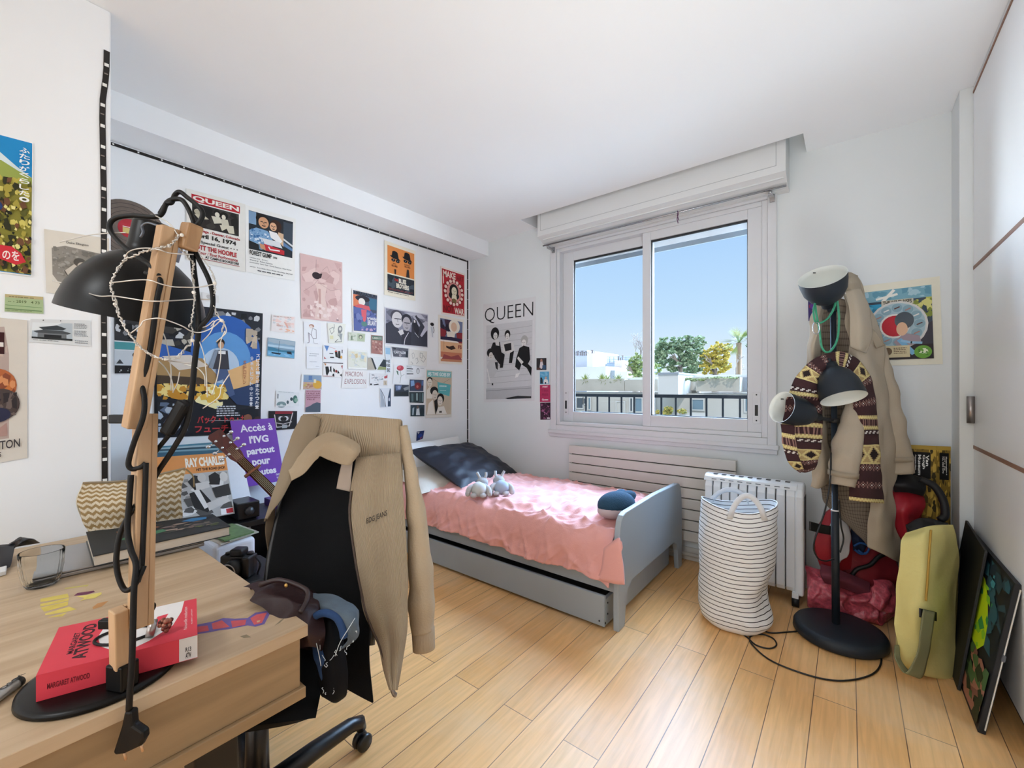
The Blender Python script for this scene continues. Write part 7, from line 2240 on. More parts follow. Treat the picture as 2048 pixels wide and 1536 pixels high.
mb.patch([row((1640, 600, 2.17), (1668, 596, 2.18), (1694, 600, 2.15)), row((1632, 700, 2.18), (1670, 700, 2.20), (1706, 700, 2.15)), row((1632, 800, 2.18), (1675, 800, 2.20), (1716, 800, 2.15)), row((1630, 900, 2.17), (1680, 900, 2.19), (1730, 900, 2.15)), row((1642, 980, 2.16), (1690, 985, 2.17), (1745, 980, 2.14)), row((1652, 1010, 2.15), (1700, 1040, 2.15), (1742, 1050, 2.14)), row((1690, 1045, 2.14), (1720, 1075, 2.14), (1742, 1100, 2.14))], 190, 70, K3, check, wob=0.006)
mb.build('lining', ct, solid=0.003)
mb = MB()
mb.patch([row((1684, 556, 2.10), (1698, 546, 2.08), (1714, 552, 2.10)), row((1682, 566, 2.06), (1700, 560, 2.04), (1718, 566, 2.07)), row((1688, 590, 2.08), (1706, 588, 2.05), (1728, 600, 2.09))], 20, 20, COATD, wob=0.005, wsc=25)
mb.build('collar', ct, solid=0.005)
mb = MB()
mb.patch([row((1690, 585, 2.05), (1706, 578, 2.045), (1720, 578, 2.07)), row((1697, 615, 2.035), (1716, 612, 2.02), (1735, 614, 2.06)), row((1700, 645, 2.03), (1722, 645, 2.01), (1742, 648, 2.05)), row((1700, 688, 2.045), (1722, 692, 2.02), (1741, 676, 2.05)), row((1703, 693, 2.05), (1718, 701, 2.035), (1731, 706, 2.05))], 30, 24, COAT, wob=.004)
mb.patch([row((1738, 650, 2.075), (1748, 660, 2.065)), row((1742, 675, 2.07), (1762, 680, 2.065)), row((1752, 697, 2.075), (1769, 690, 2.08))], 12, 8, COATD)
mb.build('lapel', ct, solid=0.005)
for cen_, rad_, nm in ((((1752, 690, 2.17), (1772, 790, 2.17), (1786, 870, 2.16), (1796, 945, 2.15)), (15, 22, 25, 24), 'sleeve'), (((1712, 800, 2.06), (1700, 860, 2.04), (1690, 915, 2.03), (1684, 968, 2.03)), (14, 20, 24, 20), 'sleeve')):
    mb = MB()
    P_ = crom([at(u, v, d=d) for u, v, d in cen_], 40)
    R_ = [p.x for p in crom([V((r * 2.1 / 853, 0, 0)) for r in rad_], 40)]
    mb.tube(P_, R_, COAT, 20)
    mb.v = [p + V((mn.noise(p * 14), mn.noise(p * 14 + V((5, 5, 5))), mn.noise(p * 14 + V((1, 7, 2))))) * 0.012 for p in mb.v]
    sl_ = mb.build(nm, ct)
    mb = MB()
    e = P_[-6]
    mb.lathe([(R_[-6] * 1.05, -.012), (R_[-6] * 1.12, -.012), (R_[-6] * 1.12, .012), (R_[-6] * 1.05, .012)], e, (P_[-1] - P_[-8]), COATD, 20)
    mb.beam(e + RIGHT * R_[-6], e + RIGHT * (R_[-6] + .03) - UP * .004, .006, .018, COATD)
    mb.build('cuff_strap', sl_)

# fair isle scarf
KC = {'M': '#3a1f22', 'D': '#241617', 'Y': '#d3c487', 'T': '#b09566', 'W': '#d5cfc8', 'P': '#8d6a62', 'G': '#7d6f4c'}
KM = {k: mat(v, 0.95, var=0.12, scale=120) for k, v in KC.items()}
BANDS = [('M', 9), ('x', 5), ('M', 8), ('y', 3), ('t', 5), ('y', 3), ('w', 4), ('M', 6), ('d', 11), ('x', 5)]
BT = sum(b for _, b in BANDS)


def knit(off=0):
    def f(i, j, fi, fj):
        r = (i + off) % BT
        for k, n in BANDS:
            if r < n:
                break
            r -= n
        if k == 'M':
            c = 'M'
        elif k == 'x':
            jj = j % 6
            c = 'W' if (r == 2 and jj == 3) else ('P' if abs(r - 2) == abs(abs(jj - 3) - 2) or r in (0, 4) and jj == 0 else 'M')
        elif k == 'y':
            c = 'Y' if r == 1 or j % 2 == r // 2 else 'T'
        elif k == 't':
            c = 'P' if (j * 7 + r * 5) % 5 < 2 else 'M'
        elif k == 'w':
            c = 'W' if (j + r) % 4 in (0, 1) and r in (1, 2) else ('D' if r in (0, 3) and j % 2 else 'M')
        else:
            jj = abs(j % 12 - 6)
            c = 'D' if abs(r - 5) + jj < 4.0 else ('Y' if abs(r - 5) + jj in (5, 6) or r in (0, 10) else 'T')
        return KM[c]
    return f


sf = thing('scarf', 'brown and cream fair isle knitted scarf looped over the floor lamp', 'scarf', at(1700, 1005, d=2.0))
ou = [(1572, 800), (1590, 758), (1616, 728), (1645, 711), (1680, 705), (1715, 720), (1738, 755), (1749, 800), (1752, 840), (1754, 880), (1757, 930), (1761, 968), (1766, 1006)]
im = [(1640, 800), (1648, 775), (1656, 758), (1667, 748), (1680, 745), (1692, 755), (1702, 780), (1707, 810), (1707, 840), (1706, 880), (1704, 930), (1700, 965), (1698, 1000)]
rows_ = []
for k_, ((a, b), (c, d)) in enumerate(zip(ou, im)):
    dd = 2.015 if k_ > 6 else 2.02
    rows_.append([at(c, d, d=dd + .012), at(a + (c - a) * .66, b + (d - b) * .66, d=dd - .012), at(a + (c - a) * .33, b + (d - b) * .33, d=dd - .008), at(a, b, d=dd + .02)])
mb = MB()
mb.patch(rows_, 176, 25, KM['M'], knit(27), wob=0.006, wsc=14)
mb.build('long_end', sf, solid=0.006)
mb = MB()
mb.patch([row((1572, 800, 2.03), (1605, 796, 2.0), (1640, 800, 2.03)), row((1563, 845, 2.04), (1603, 846, 2.02), (1643, 848, 2.04)), row((1565, 885, 2.05), (1600, 890, 2.03), (1640, 892, 2.05)), row((1574, 920, 2.05), (1604, 925, 2.04), (1635, 922, 2.05)), row((1594, 940, 2.06), (1608, 944, 2.06), (1628, 938, 2.06))], 70, 25, KM['D'], knit(5), wob=0.008, wsc=18)
mb.build('loop', sf, solid=0.006)
mb = MB()
mb.patch([row((1560, 848, 2.0), (1588, 850, 1.99)), row((1565, 888, 2.0), (1592, 895, 1.99)), row((1577, 925, 2.01), (1602, 925, 2.0)), row((1598, 944, 2.04), (1608, 940, 2.04))], 44, 12, KM['D'], knit(16), wob=0.004, wsc=18)
mb.build('short_end', sf, solid=0.006)

# green cord with a metal clip
gcd = thing('lanyard', 'green beaded cord with a metal clip hung from the top lamp head', 'lanyard', at(1655, 703, d=1.99))
GRN = mat('#2f8a66', 0.6, var=0.2, scale=150)
mb = MB()
mb.tube(row((1672, 596, 1.99), (1668, 616, 1.98), (1656, 636, 1.98), (1640, 646, 1.98), (1630, 642, 1.98), (1627, 622, 1.99), (1630, 606, 2.0)), 0.0045, GRN, 8, res=50)
mb.tube(row((1674, 598, 1.99), (1678, 635, 1.985), (1675, 676, 1.985), (1664, 699, 1.985), (1652, 704, 1.985), (1643, 692, 1.985), (1639, 660, 1.98), (1633, 630, 1.985), (1630, 606, 2.0)), 0.0045, GRN, 8, res=60)
mb.build('cord', gcd)
mb = MB()
mb.tube(row((1628, 646, 1.97), (1637, 646, 1.97), (1639, 660, 1.97), (1634, 668, 1.97), (1627, 664, 1.97), (1626, 652, 1.97)), 0.002, mat('#b9bcc0', 0.25, 0.9), 8, res=40, closed=True)
mb.build('clip', gcd)

# ------------------------------------------------------------------ bags in the corner
def bag(mb, rows_, back, nr, nc, m, wob=.01, wsc=12, mfn=None):
    """closed soft bag: a front surface through rows and the same outline pushed back"""
    mb.patch(rows_, nr, nc, m, mfn, wob=wob, wsc=wsc)
    rr = [crom(r, nc) for r in rows_]
    cols = [crom([r[j] for r in rr], nr) for j in range(nc)]
    F = [[cols[j][i] for j in range(nc)] for i in range(nr)]
    fr = F[0] + [r[-1] for r in F[1:]] + F[-1][-2::-1] + [r[0] for r in F[-2:0:-1]]
    k = len(fr)
    wv = lambda p: p + V((mn.noise(p * wsc), mn.noise(p * wsc + V((9, 3, 5))), 0.4 * mn.noise(p * wsc + V((2, 8, 1))))) * wob
    cen = sum(fr, V()) / k
    if not isinstance(back, V):
        back = (cen - V((0, 0, EYE))).normalized() * back
    rings = [[wv(p) for p in fr]] + [[cen.lerp(p, s) + V(back) * t for p in fr] for t, s in ((.35, 1.03), (.7, 1.0), (1.0, .9))]
    vs = [p for r in rings for p in r] + [cen + V(back)]
    fs = []
    for a in range(len(rings) - 1):
        for j in range(k):
            fs.append((a * k + j, (a + 1) * k + j, (a + 1) * k + (j + 1) % k, a * k + (j + 1) % k))
    l = len(rings) - 1
    fs += [(l * k + j, len(vs) - 1, l * k + (j + 1) % k) for j in range(k)]
    mb.add(vs, fs, m, True)


SHN = mat('#b44c5a', 0.3, var=0.5, scale=70, bump=0.9, bscale=30)
rb = thing('gift_bag', 'crumpled shiny red bag lying behind the floor lamp base', 'bag', at(1700, 1240, z=0))
mb = MB()
bag(mb, [row((1614, 1130, 2.32), (1660, 1150, 2.30), (1710, 1172, 2.28), (1755, 1160, 2.26), (1792, 1180, 2.26)), row((1616, 1175, 2.26), (1665, 1182, 2.20), (1710, 1198, 2.17), (1758, 1192, 2.14), (1795, 1200, 2.18)), row((1616, 1212, 2.27), (1670, 1225, 2.20), (1720, 1238, 2.16), (1762, 1250, 2.145), (1792, 1224, 2.20))], .10, 70, 120, SHN, wob=.035, wsc=16)
mb.build('body', rb)
mb = MB()
mb.patch([row((1745, 1160, 2.18), (1775, 1162, 2.17), (1796, 1182, 2.18)), row((1742, 1185, 2.13), (1770, 1190, 2.10), (1792, 1200, 2.13)), row((1735, 1205, 2.13), (1760, 1222, 2.10), (1785, 1228, 2.13))], 20, 20, SHN, wob=.02, wsc=20)
mb.build('folded_rim', rb, solid=.003)
mb = MB()
bag(mb, [row((1640, 1120, 2.31), (1690, 1090, 2.29), (1750, 1090, 2.27), (1792, 1110, 2.25)), row((1650, 1150, 2.29), (1700, 1135, 2.26), (1750, 1135, 2.23), (1796, 1150, 2.23)), row((1660, 1180, 2.29), (1705, 1185, 2.25), (1750, 1180, 2.22), (1796, 1200, 2.22))], .05, 30, 40, mat('#7d1c26', 0.6, var=.1, scale=20), wob=.012)
df = thing('duffel_bag', 'dark red sports bag with a black strap lying on the shiny red bag', 'bag', at(1720, 1190, d=2.4))
mb.build('body', df)
mb = MB()
mb.tube(row((1704, 1150, 2.24), (1715, 1138, 2.23), (1740, 1130, 2.215), (1760, 1112, 2.215), (1790, 1105, 2.215)), 0.010, BLACK, 8, res=30)
mb.build('strap', df)
mb = MB()
bag(mb, [row((1642, 1128, 2.24), (1680, 1140, 2.22), (1738, 1165, 2.21)), row((1642, 1150, 2.20), (1685, 1160, 2.17), (1740, 1182, 2.17)), row((1650, 1165, 2.22), (1690, 1178, 2.19), (1738, 1195, 2.19))], .06, 24, 40, mat('#6e2f3e', 0.8, var=.08), wob=.008)
tag(mb.build('rolled_garment'), 'maroon rolled garment lying across the shiny red bag', 'clothing')
bp_ = thing('backpack', 'red and white backpack standing behind the floor lamp pole', 'backpack', at(1665, 1125, d=2.35))
REDF = mat('#9c1f29', 0.6, var=.12, scale=15)
mb = MB()
bag(mb, [row((1652, 1024, 2.29), (1668, 1016, 2.28), (1690, 1026, 2.27)), row((1634, 1060, 2.27), (1664, 1056, 2.23), (1700, 1060, 2.25)), row((1628, 1092, 2.27), (1662, 1095, 2.23), (1704, 1096, 2.25)), row((1640, 1130, 2.29), (1666, 1142, 2.26), (1700, 1138, 2.26))], .07, 36, 36, REDF, wob=.014, wsc=9)
mb.build('body', bp_)
mb = MB()
mb.patch([row((1661, 1026, 2.235), (1680, 1030, 2.23)), row((1661, 1060, 2.205), (1696, 1052, 2.21)), row((1662, 1100, 2.205), (1700, 1080, 2.205)), row((1664, 1138, 2.22), (1692, 1112, 2.21))], 30, 12, mat('#d3d3d8', .7, var=.03), wob=.010, wsc=16)
mb.build('white_flap', bp_, solid=.008)
mb = MB()
mb.patch([row((1618, 1042, 2.22), (1640, 1048, 2.215), (1661, 1052, 2.21)), row((1618, 1060, 2.22), (1640, 1066, 2.21), (1661, 1070, 2.20))], 8, 16, BLACK, wob=.004)
mb.build('black_strap', bp_, solid=.005)
mb = MB()
bag(mb, [row((1702, 1045, 2.30), (1725, 1060, 2.28), (1740, 1085, 2.29)), row((1702, 1075, 2.27), (1722, 1085, 2.25), (1742, 1100, 2.27)), row((1705, 1105, 2.28), (1725, 1112, 2.26), (1745, 1112, 2.28))], .05, 20, 20, mat('#1b2a48', .8, var=.2, scale=30), wob=.014, wsc=22)
tag(mb.build('blue_garment'), 'dark blue garment stuffed between the backpack and the coat hem', 'clothing')
mb = MB()
for q in (((1708, 1092), (1722, 1086), (1738, 1094), (1730, 1108), (1716, 1100)), ((1710, 1100), (1722, 1108), (1736, 1104))):
    mb.tube([at(u, v, d=2.225) for u, v in q], .005, mat('#2a5a9c', .7, var=.1), 8, res=24)
tag(mb.build('rope'), 'bright blue twisted rope lying on the dark blue garment', 'rope')
# red and black rucksack, museum carrier bag, dark bag under them
dbg = at(1850, 1045, y=2.98)
mb = MB()
bag(mb, [[V((0.23, 2.72, .46)), V((0.28, 2.70, .50)), V((0.385, 2.74, .47))], [V((0.23, 2.68, .25)), V((.28, 2.65, .25)), V((.39, 2.70, .25))], [V((.23, 2.70, .01)), V((.28, 2.68, .005)), V((.385, 2.72, .01))]], V((0, .33, 0)), 24, 24, mat('#121214', .7, var=.1), wob=.012)
tag(mb.build('dark_bag'), 'black bag at the back of the corner beneath the museum bag', 'bag')
rk = thing('rucksack', 'red and black rucksack wedged beside the hanging coat', 'backpack', at(1820, 1045, d=2.15))
mb = MB()
bag(mb, [row((1776, 985, 2.20), (1810, 975, 2.18), (1846, 988, 2.17)), row((1780, 1020, 2.17), (1812, 1015, 2.12), (1850, 1010, 2.14)), row((1790, 1050, 2.17), (1815, 1055, 2.13), (1840, 1040, 2.15)), row((1796, 1085, 2.18), (1815, 1090, 2.15), (1836, 1080, 2.17))], .10, 30, 30, mat('#a81c2c', .5, var=.1, scale=12), wob=.012)
mb.build('body', rk)
mb = MB()
bag(mb, [row((1780, 952, 2.19), (1812, 946, 2.17), (1850, 958, 2.15)), row((1784, 968, 2.15), (1815, 968, 2.11), (1852, 978, 2.11)), row((1788, 984, 2.16), (1815, 985, 2.12), (1846, 992, 2.13))], .10, 20, 30, mat('#15151a', .6, var=.1), wob=.008)
mb.build('lid', rk)
mb = MB()
mb.tube(row((1840, 958, 2.10), (1868, 972, 2.07), (1886, 1000, 2.05), (1890, 1030, 2.04), (1880, 1040, 2.04)), .016, mat('#131317', .6), 8, res=30)
mb.build('strap', rk)
mb = MB()
bag(mb, [row((1812, 1050, 2.02), (1845, 1036, 2.02), (1895, 1046, 2.02)), row((1815, 1064, 1.99), (1850, 1058, 1.98), (1900, 1062, 1.99)), row((1818, 1085, 2.0), (1850, 1090, 1.99), (1905, 1085, 2.0))], .05, 16, 30, mat('#18181c', .6, var=.3, scale=50), wob=.01, wsc=25)
tag(mb.build('black_jacket'), 'black garment bundled on top of the olive bag', 'clothing')
# museum carrier bag
vt = [at(1818, 881, d=2.22), at(1872, 892, d=2.17), at(1901, 882, y=3.06)]
vt.append(vt[0] + vt[2] - vt[1])
vt[3].y = min(vt[3].y, 3.085)
vz0, vz1 = .50, vt[1].z
OLV = mat('#6d5a22', .5, var=.45, scale=14)
vb = thing('paper_bag', 'carrier bag printed with a golden painting, lettered Van Gogh Museum', 'bag', V((vt[1].x, vt[1].y, vz0)))
mb = MB()
lo = [V((p.x, p.y, vz0)) for p in vt]
hi = [V((p.x, p.y, vz1)) for p in vt]
mb.hexa(lo, [p - V((0, 0, .002)) for p in hi], OLV)
bdy = mb.build('body', vb)
for (a, b, fr_) in ((0, 1, 1), (1, 2, 0)):
    N_ = (hi[b] - hi[a]).cross(UP).normalized()
    if N_.dot(FWD) > 0:
        N_ = -N_
    s_ = Sheet([hi[a], hi[b], lo[b], lo[a]], None, '#8a6f2c', N=N_, lift=.0004, thick=.0004)
    s_.draw([('n', ['#b08f3c', '#5a4a1c', '#c9a648', '#3c3214'], 20, 0, 0, 1, 1, .09, 4 + a), ('r', '#b99a44', 0, 0, 1, .05), ('r', '#0e0e10', .14 if fr_ else .22, .085, .80 if fr_ else .86, .42)])
    for txt, x0, x1, y0, y1 in ((('Van', .62, .74, .12, .26), ('Gogh', .48, .60, .12, .30), ('Museum', .33, .45, .12, .38), ('Amsterdam', .22, .27, .12, .32)) if fr_ else (('Museumplein 6', .66, .74, .13, .36), ('1071 DJ', .54, .62, .13, .30), ('NL 020 570', .42, .50, .13, .34))):
        nv, fs = text_mesh(txt, .03)
        s_.mb.add([s_.P(x0 + (x1 - x0) * y, y0 + (y1 - y0) * x) for x, y in nv], fs, pm('#ecebe6'))
    s_.mb.build('print', bdy)
# olive yellow bag
OLB = mat('#d6ca82', .7, var=.06, scale=5, bump=.12, bscale=60)
ob = thing('tote_bag', 'tall olive yellow canvas bag with a grey strap against the paintings', 'bag', at(1855, 1362, z=0))
mb = MB()
bag(mb, [row((1812, 1066, 1.83), (1862, 1052, 1.80), (1906, 1050, 1.84)), row((1803, 1090, 1.80), (1860, 1082, 1.75), (1914, 1085, 1.83)), row((1795, 1170, 1.79), (1856, 1170, 1.725), (1916, 1180, 1.82)), row((1792, 1260, 1.78), (1852, 1265, 1.715), (1912, 1270, 1.80)), row((1794, 1322, 1.79), (1850, 1340, 1.735), (1914, 1350, 1.78)), row((1806, 1338, 1.82), (1852, 1352, 1.755), (1914, 1364, 1.77))], .19, 60, 40, OLB, wob=.010, wsc=9)
mb.build('body', ob)
mb = MB()
mb.tube(row((1862, 1060, 1.755), (1859, 1100, 1.728), (1855, 1160, 1.715), (1852, 1202, 1.708)), .004, mat('#b08a34', .6), 6, res=24)
mb.build('zip', ob)
mb = MB()
mb.patch([row((1838, 1216, 1.705), (1872, 1224, 1.715)), row((1838, 1234, 1.70), (1872, 1242, 1.712))], 4, 8, BLACK)
mb.build('strap_anchor', ob, solid=.003)
mb = MB()
mb.patch([row((1846, 1218, 1.697), (1870, 1224, 1.702)), row((1840, 1262, 1.685), (1864, 1266, 1.692)), row((1832, 1310, 1.69), (1856, 1316, 1.70)), row((1810, 1345, 1.705), (1840, 1356, 1.71)), row((1792, 1318, 1.73), (1806, 1326, 1.73)), row((1790, 1290, 1.77), (1798, 1290, 1.77))], 40, 8, mat('#7f7d58', .8, var=.06), wob=.003)
mb.build('strap', ob, solid=.003)

# paintings leaning against the wardrobe
nb, ntp = at(1962, 1466, z=0.002), at(2010, 1140, x=.447)
ntp = V((.444, nb.y + .03, at(2010, 1140, x=.447).z))
nb = V((.352, nb.y, 0.002))
fb_ = V((.352, 2.86, .002))
ft_ = ntp + fb_ - nb
N_ = (ft_ - fb_).cross(nb - fb_).normalized()
if N_.x > 0:
    N_ = -N_
pt_ = thing('painting', 'dark abstract canvas with a neon yellow shape leaning on the wardrobe', 'painting', nb)
mb = MB()
mb.hexa([fb_, ft_, ntp, nb], [p - N_ * .018 for p in (fb_, ft_, ntp, nb)], mat('#15161a', .6, var=.2))
cvs = mb.build('canvas', pt_)
s_ = Sheet([ft_, ntp, nb, fb_], None, '#14161b', N=N_, lift=.0002, thick=.0004, flat=True)
s_.draw([('n', ['#1d2f3a', '#26444f', '#10141a', '#2c5a66'], 18, .1, .02, .98, .55, .09, 3), ('p', '#c9e619', [(.40, .16), (.56, .18), (.68, .26), (.78, .40), (.80, .54), (.70, .64), (.55, .62), (.40, .52)]), ('n', ['#8fd02a', '#3f9a4c'], 7, .40, .2, .78, .62, .05, 5), ('p', '#8a2a2a', [(.38, .44), (.46, .46), (.56, .64), (.48, .68)]), ('n', ['#8a5a4c', '#a8705c', '#4a6a3c', '#203018'], 16, .45, .62, .98, .97, .09, 7), ('n', ['#3f8f9a'], 3, .66, .08, .80, .2, .04, 8), ('n', ['#101216'], 14, .02, .3, .3, .98, .10, 2)])
s_.mb.build('painted_front', cvs)
mb = MB()
e0, e1 = nb - N_ * .014, ntp - N_ * .014
mb.beam(e0.lerp(e1, .03) + V((0, -.001, 0)), e0.lerp(e1, .97) + V((0, -.001, 0)), .006, .003, mat('#d9d6cc', .7), N_)
mb.beam(e0.lerp(e1, .5) - V((0, .003, 0)), e0.lerp(e1, .54) - V((0, .003, 0)), .014, .008, mat('#55585c', .5), N_)
mb.build('bare_edge', pt_)
b0_, b1_ = V((.336, 2.42, .003)), V((.424, 2.50, .55))
b2_, b3_ = V((.336, 2.80, .003)), V((.424, 2.86, .585))
mb = MB()
N2 = V((-.98, 0, .15)).normalized()
mb.hexa([b2_, b3_, b1_, b0_], [p - N2 * .010 for p in (b2_, b3_, b1_, b0_)], mat('#0b0b0d', .55, var=.1))
tag(mb.build('portfolio', bevel=.002), 'flat black portfolio leaning between the olive bag and the neon painting', 'portfolio')
# ------------------------------------------------------------------ outside the window
STO = mat('#bdb9b0', .85, var=.06, scale=.6)
WHT = mat('#c9c7c2', .85, var=.04, scale=.5)
CON = mat('#b3ada1', .9, var=.12, scale=1.2)
GRYR = mat('#8b929a', .7, var=.1, scale=.5)
WIN = mat('#6f8794', .15, var=.1, scale=.3)
WIND = mat('#48525a', .2, var=.2, scale=.4)
mb = MB()
mb.box((-3.4, YW + .2, -.16), (1.4, 4.35, -.02), CON)
struct(mb, 'balcony_floor')
rl = thing('balcony_railing', 'dark metal balcony railing outside the window', 'railing', (-2.0, 4.25, -.02))
RLM = mat('#141415', .9, var=.05, spec=.1)
RY = 4.25
ztop = at(1300, 791, y=RY).z
mb = MB()
mb.box((-3.2, RY - .012, ztop - .02), (1.2, RY + .012, ztop + .012), RLM)
mb.build('top_rail', rl)
xs = [at(u, 810, y=RY).x for u in (1150, 1172.7, 1195, 1218.6, 1243, 1268.4, 1295, 1323, 1352, 1381.7, 1413, 1446, 1480)]
stp = (xs[-1] - xs[0]) / (len(xs) - 1)
xs = [xs[0] - stp * 2, xs[0] - stp] + [xs[0] + stp * k for k in range(len(xs))] + [xs[-1] + stp, xs[-1] + 2 * stp]
for x in xs:
    mb = MB()
    mb.box((x - .008, RY - .006, -.02), (x + .008, RY + .006, ztop - .02), RLM)
    mb.build('bar', rl)
c4 = lambda x, y: (1120 + x / 5.12, 640 + y / 5.12)


def blk(mb, x0, y0, x1, y1, Y, dep, m, zlow=None):
    a, b = at(*c4(x0, y0), y=Y), at(*c4(x1, y1), y=Y)
    mb.box((a.x, Y, b.z if zlow is None else zlow), (b.x, Y + dep, a.z), m)


GND = -14.0
mb = MB()
mb.box((-70, 9, GND - .5), (25, 120, GND), mat('#77756f', .9))
struct(mb, 'ground_street')
# the long terraced building opposite
YB1 = 26.0
ter = thing('terraced_building', 'long white terraced building opposite with a planted parapet', 'building', (at(1200, 800, y=YB1).x, YB1 + 3, GND))
mb = MB()
blk(mb, -900, 735, 2600, 800, YB1, 3, STO, GND)
mb.build('lower_wall', ter)
mb = MB()
blk(mb, -900, 733, 1002, 745, YB1 - .35, 3, WHT)
blk(mb, 1470, 742, 2600, 755, YB1 - .35, 3, WHT)
mb.build('ledge', ter)
mb = MB()
blk(mb, -900, 622, 660, 730, YB1, 3, CON)
blk(mb, 664, 612, 1002, 730, YB1, 3, CON)
mb.build('parapet', ter)
mb = MB()
blk(mb, 660, 590, 1002, 606, YB1 + .6, .2, WHT)
mb.build('parapet_rail', ter)
mb = MB()
blk(mb, 1005, 548, 1210, 768, YB1 - 1.6, 4.6, WHT)
mb.build('stair_block', ter)
mb = MB()
blk(mb, 1000, 540, 1214, 556, YB1 - 1.7, 4.8, GRYR)
mb.build('block_coping', ter)
mb = MB()
blk(mb, 1210, 590, 1470, 722, YB1 + .9, 2, STO)
mb.build('recess_wall', ter)
mb = MB()
blk(mb, 1392, 592, 1842, 734, YB1 - .1, 3, CON)
mb.build('right_parapet', ter)
mb = MB()
blk(mb, 1380, 566, 2600, 580, YB1 + 1.2, 1.8, WHT)
mb.build('right_coping', ter)
mb = MB()
blk(mb, 1844, 588, 2600, 740, YB1 + .7, 2.2, GRYR)
mb.build('far_wall', ter)
for (x0, y0, x1, y1, m) in ((168, 795, 235, 905, WIND), (240, 800, 262, 860, WIND), (289, 795, 312, 915, WIN), (716, 800, 742, 935, WIND), (768, 800, 840, 940, WIN), (930, 802, 972, 950, WIN), (1352, 812, 1470, 922, WIN), (1895, 800, 1925, 940, WIN), (578, 836, 662, 1000, STO), (108, 850, 148, 960, WIND)):
    mb = MB()
    blk(mb, x0, y0, x1, y1, YB1 - .04, .1, m)
    f_ = mb.build('window_opening', ter)
    mb = MB()
    a, b = at(*c4(x0, y0), y=YB1 - .08), at(*c4(x1, y1), y=YB1 - .08)
    ring(mb, a.x - .05, b.x + .05, b.z - .05, a.z + .05, YB1 - .1, YB1 - .03, .07, .07, .07, .07, mat('#c6c4be', .6))
    mb.build('surround', f_)
for (x0, x1, yy) in ((108, 560, 945), (930, 1000, 965), (1210, 1500, 915)):
    mb = MB()
    blk(mb, x0, yy, x1, yy + 10, YB1 - .8, .06, WHT)
    blk(mb, x0, yy + 30, x1, yy + 200, YB1 - .8, .06, WHT)
    mb.build('terrace_rail', ter)
# building behind on the left
YB2 = 42.0
bb = thing('apartment_building', 'white apartment building with a row of chimney pots, far left in the window', 'building', (at(1150, 720, y=YB2).x, YB2 + 3, GND))
mb = MB()
blk(mb, -600, 362, 276, 512, YB2 - 1, 8, mat('#b4b7c2', .85, var=.03, scale=.4), GND)
mb.build('left_block', bb)
mb = MB()
blk(mb, 276, 345, 336, 505, YB2 - 2.0, 2.5, WHT)
blk(mb, 338, 362, 372, 505, YB2 - 1.2, 2.5, WHT)
mb.build('chimney_stack', bb)
mb = MB()
blk(mb, -600, 510, 470, 640, YB2 - 6, 4, STO)
blk(mb, 470, 518, 560, 600, YB2 - 5, 4, GRYR)
blk(mb, 560, 530, 690, 610, YB2 - 6, 4, WHT)
mb.build('lower_block', bb)
mb = MB()
blk(mb, 372, 440, 850, 452, YB2 + 2, 6, GRYR)
blk(mb, 372, 452, 560, 520, YB2 + 1, 6, mat('#93a0ae', .5, var=.35, scale=.9))
blk(mb, 636, 466, 850, 520, YB2 + 1, 6, mat('#5d7f9e', .5, var=.3, scale=.9))
mb.build('metal_roof', bb)
mb = MB()
blk(mb, 558, 415, 634, 535, YB2 - 2.5, 1.6, mat('#cdbfbc', .85, var=.1))
mb.build('chimney_stack', bb)
for x, w_, t_, y_ in ((138, 12, 325, 362), (160, 14, 318, 362), (185, 12, 326, 362), (204, 14, 314, 362), (224, 12, 326, 362), (246, 14, 320, 362), (264, 10, 330, 362), (308, 18, 305, 345), (326, 10, 318, 345), (578, 14, 368, 415), (598, 12, 385, 415), (622, 14, 362, 415)):
    mb = MB()
    a, b = at(*c4(x - w_ / 2, t_), y=YB2 - 1.5), at(*c4(x + w_ / 2, y_), y=YB2 - 1.5)
    c_ = V(((a.x + b.x) / 2, YB2 - 1.0, b.z))
    r_, h_ = abs(b.x - a.x) / 2, a.z - b.z
    mb.lathe([(0, h_), (r_ * 1.7, h_), (r_ * 1.7, h_ * .9), (r_ * .6, h_ * .86), (r_ * .8, h_ * .6), (r_, 0)], c_, (0, 0, 1), mat('#7a6f6c', .8, var=.15), 12)
    mb.build('chimney_pot', bb)
mb = MB()
for x in range(384, 720, 42):
    a, b = at(*c4(x, 376), y=YB2 + 3), at(*c4(x, 442), y=YB2 + 3)
    mb.tube([b, a], .05, mat('#8fa3b2', .5), 6)
for yy in (378, 400, 420):
    a, b = at(*c4(384, yy), y=YB2 + 3), at(*c4(720, yy), y=YB2 + 3)
    mb.tube([a, b], .045, mat('#8fa3b2', .5), 6)
mb.build('roof_railing', bb)


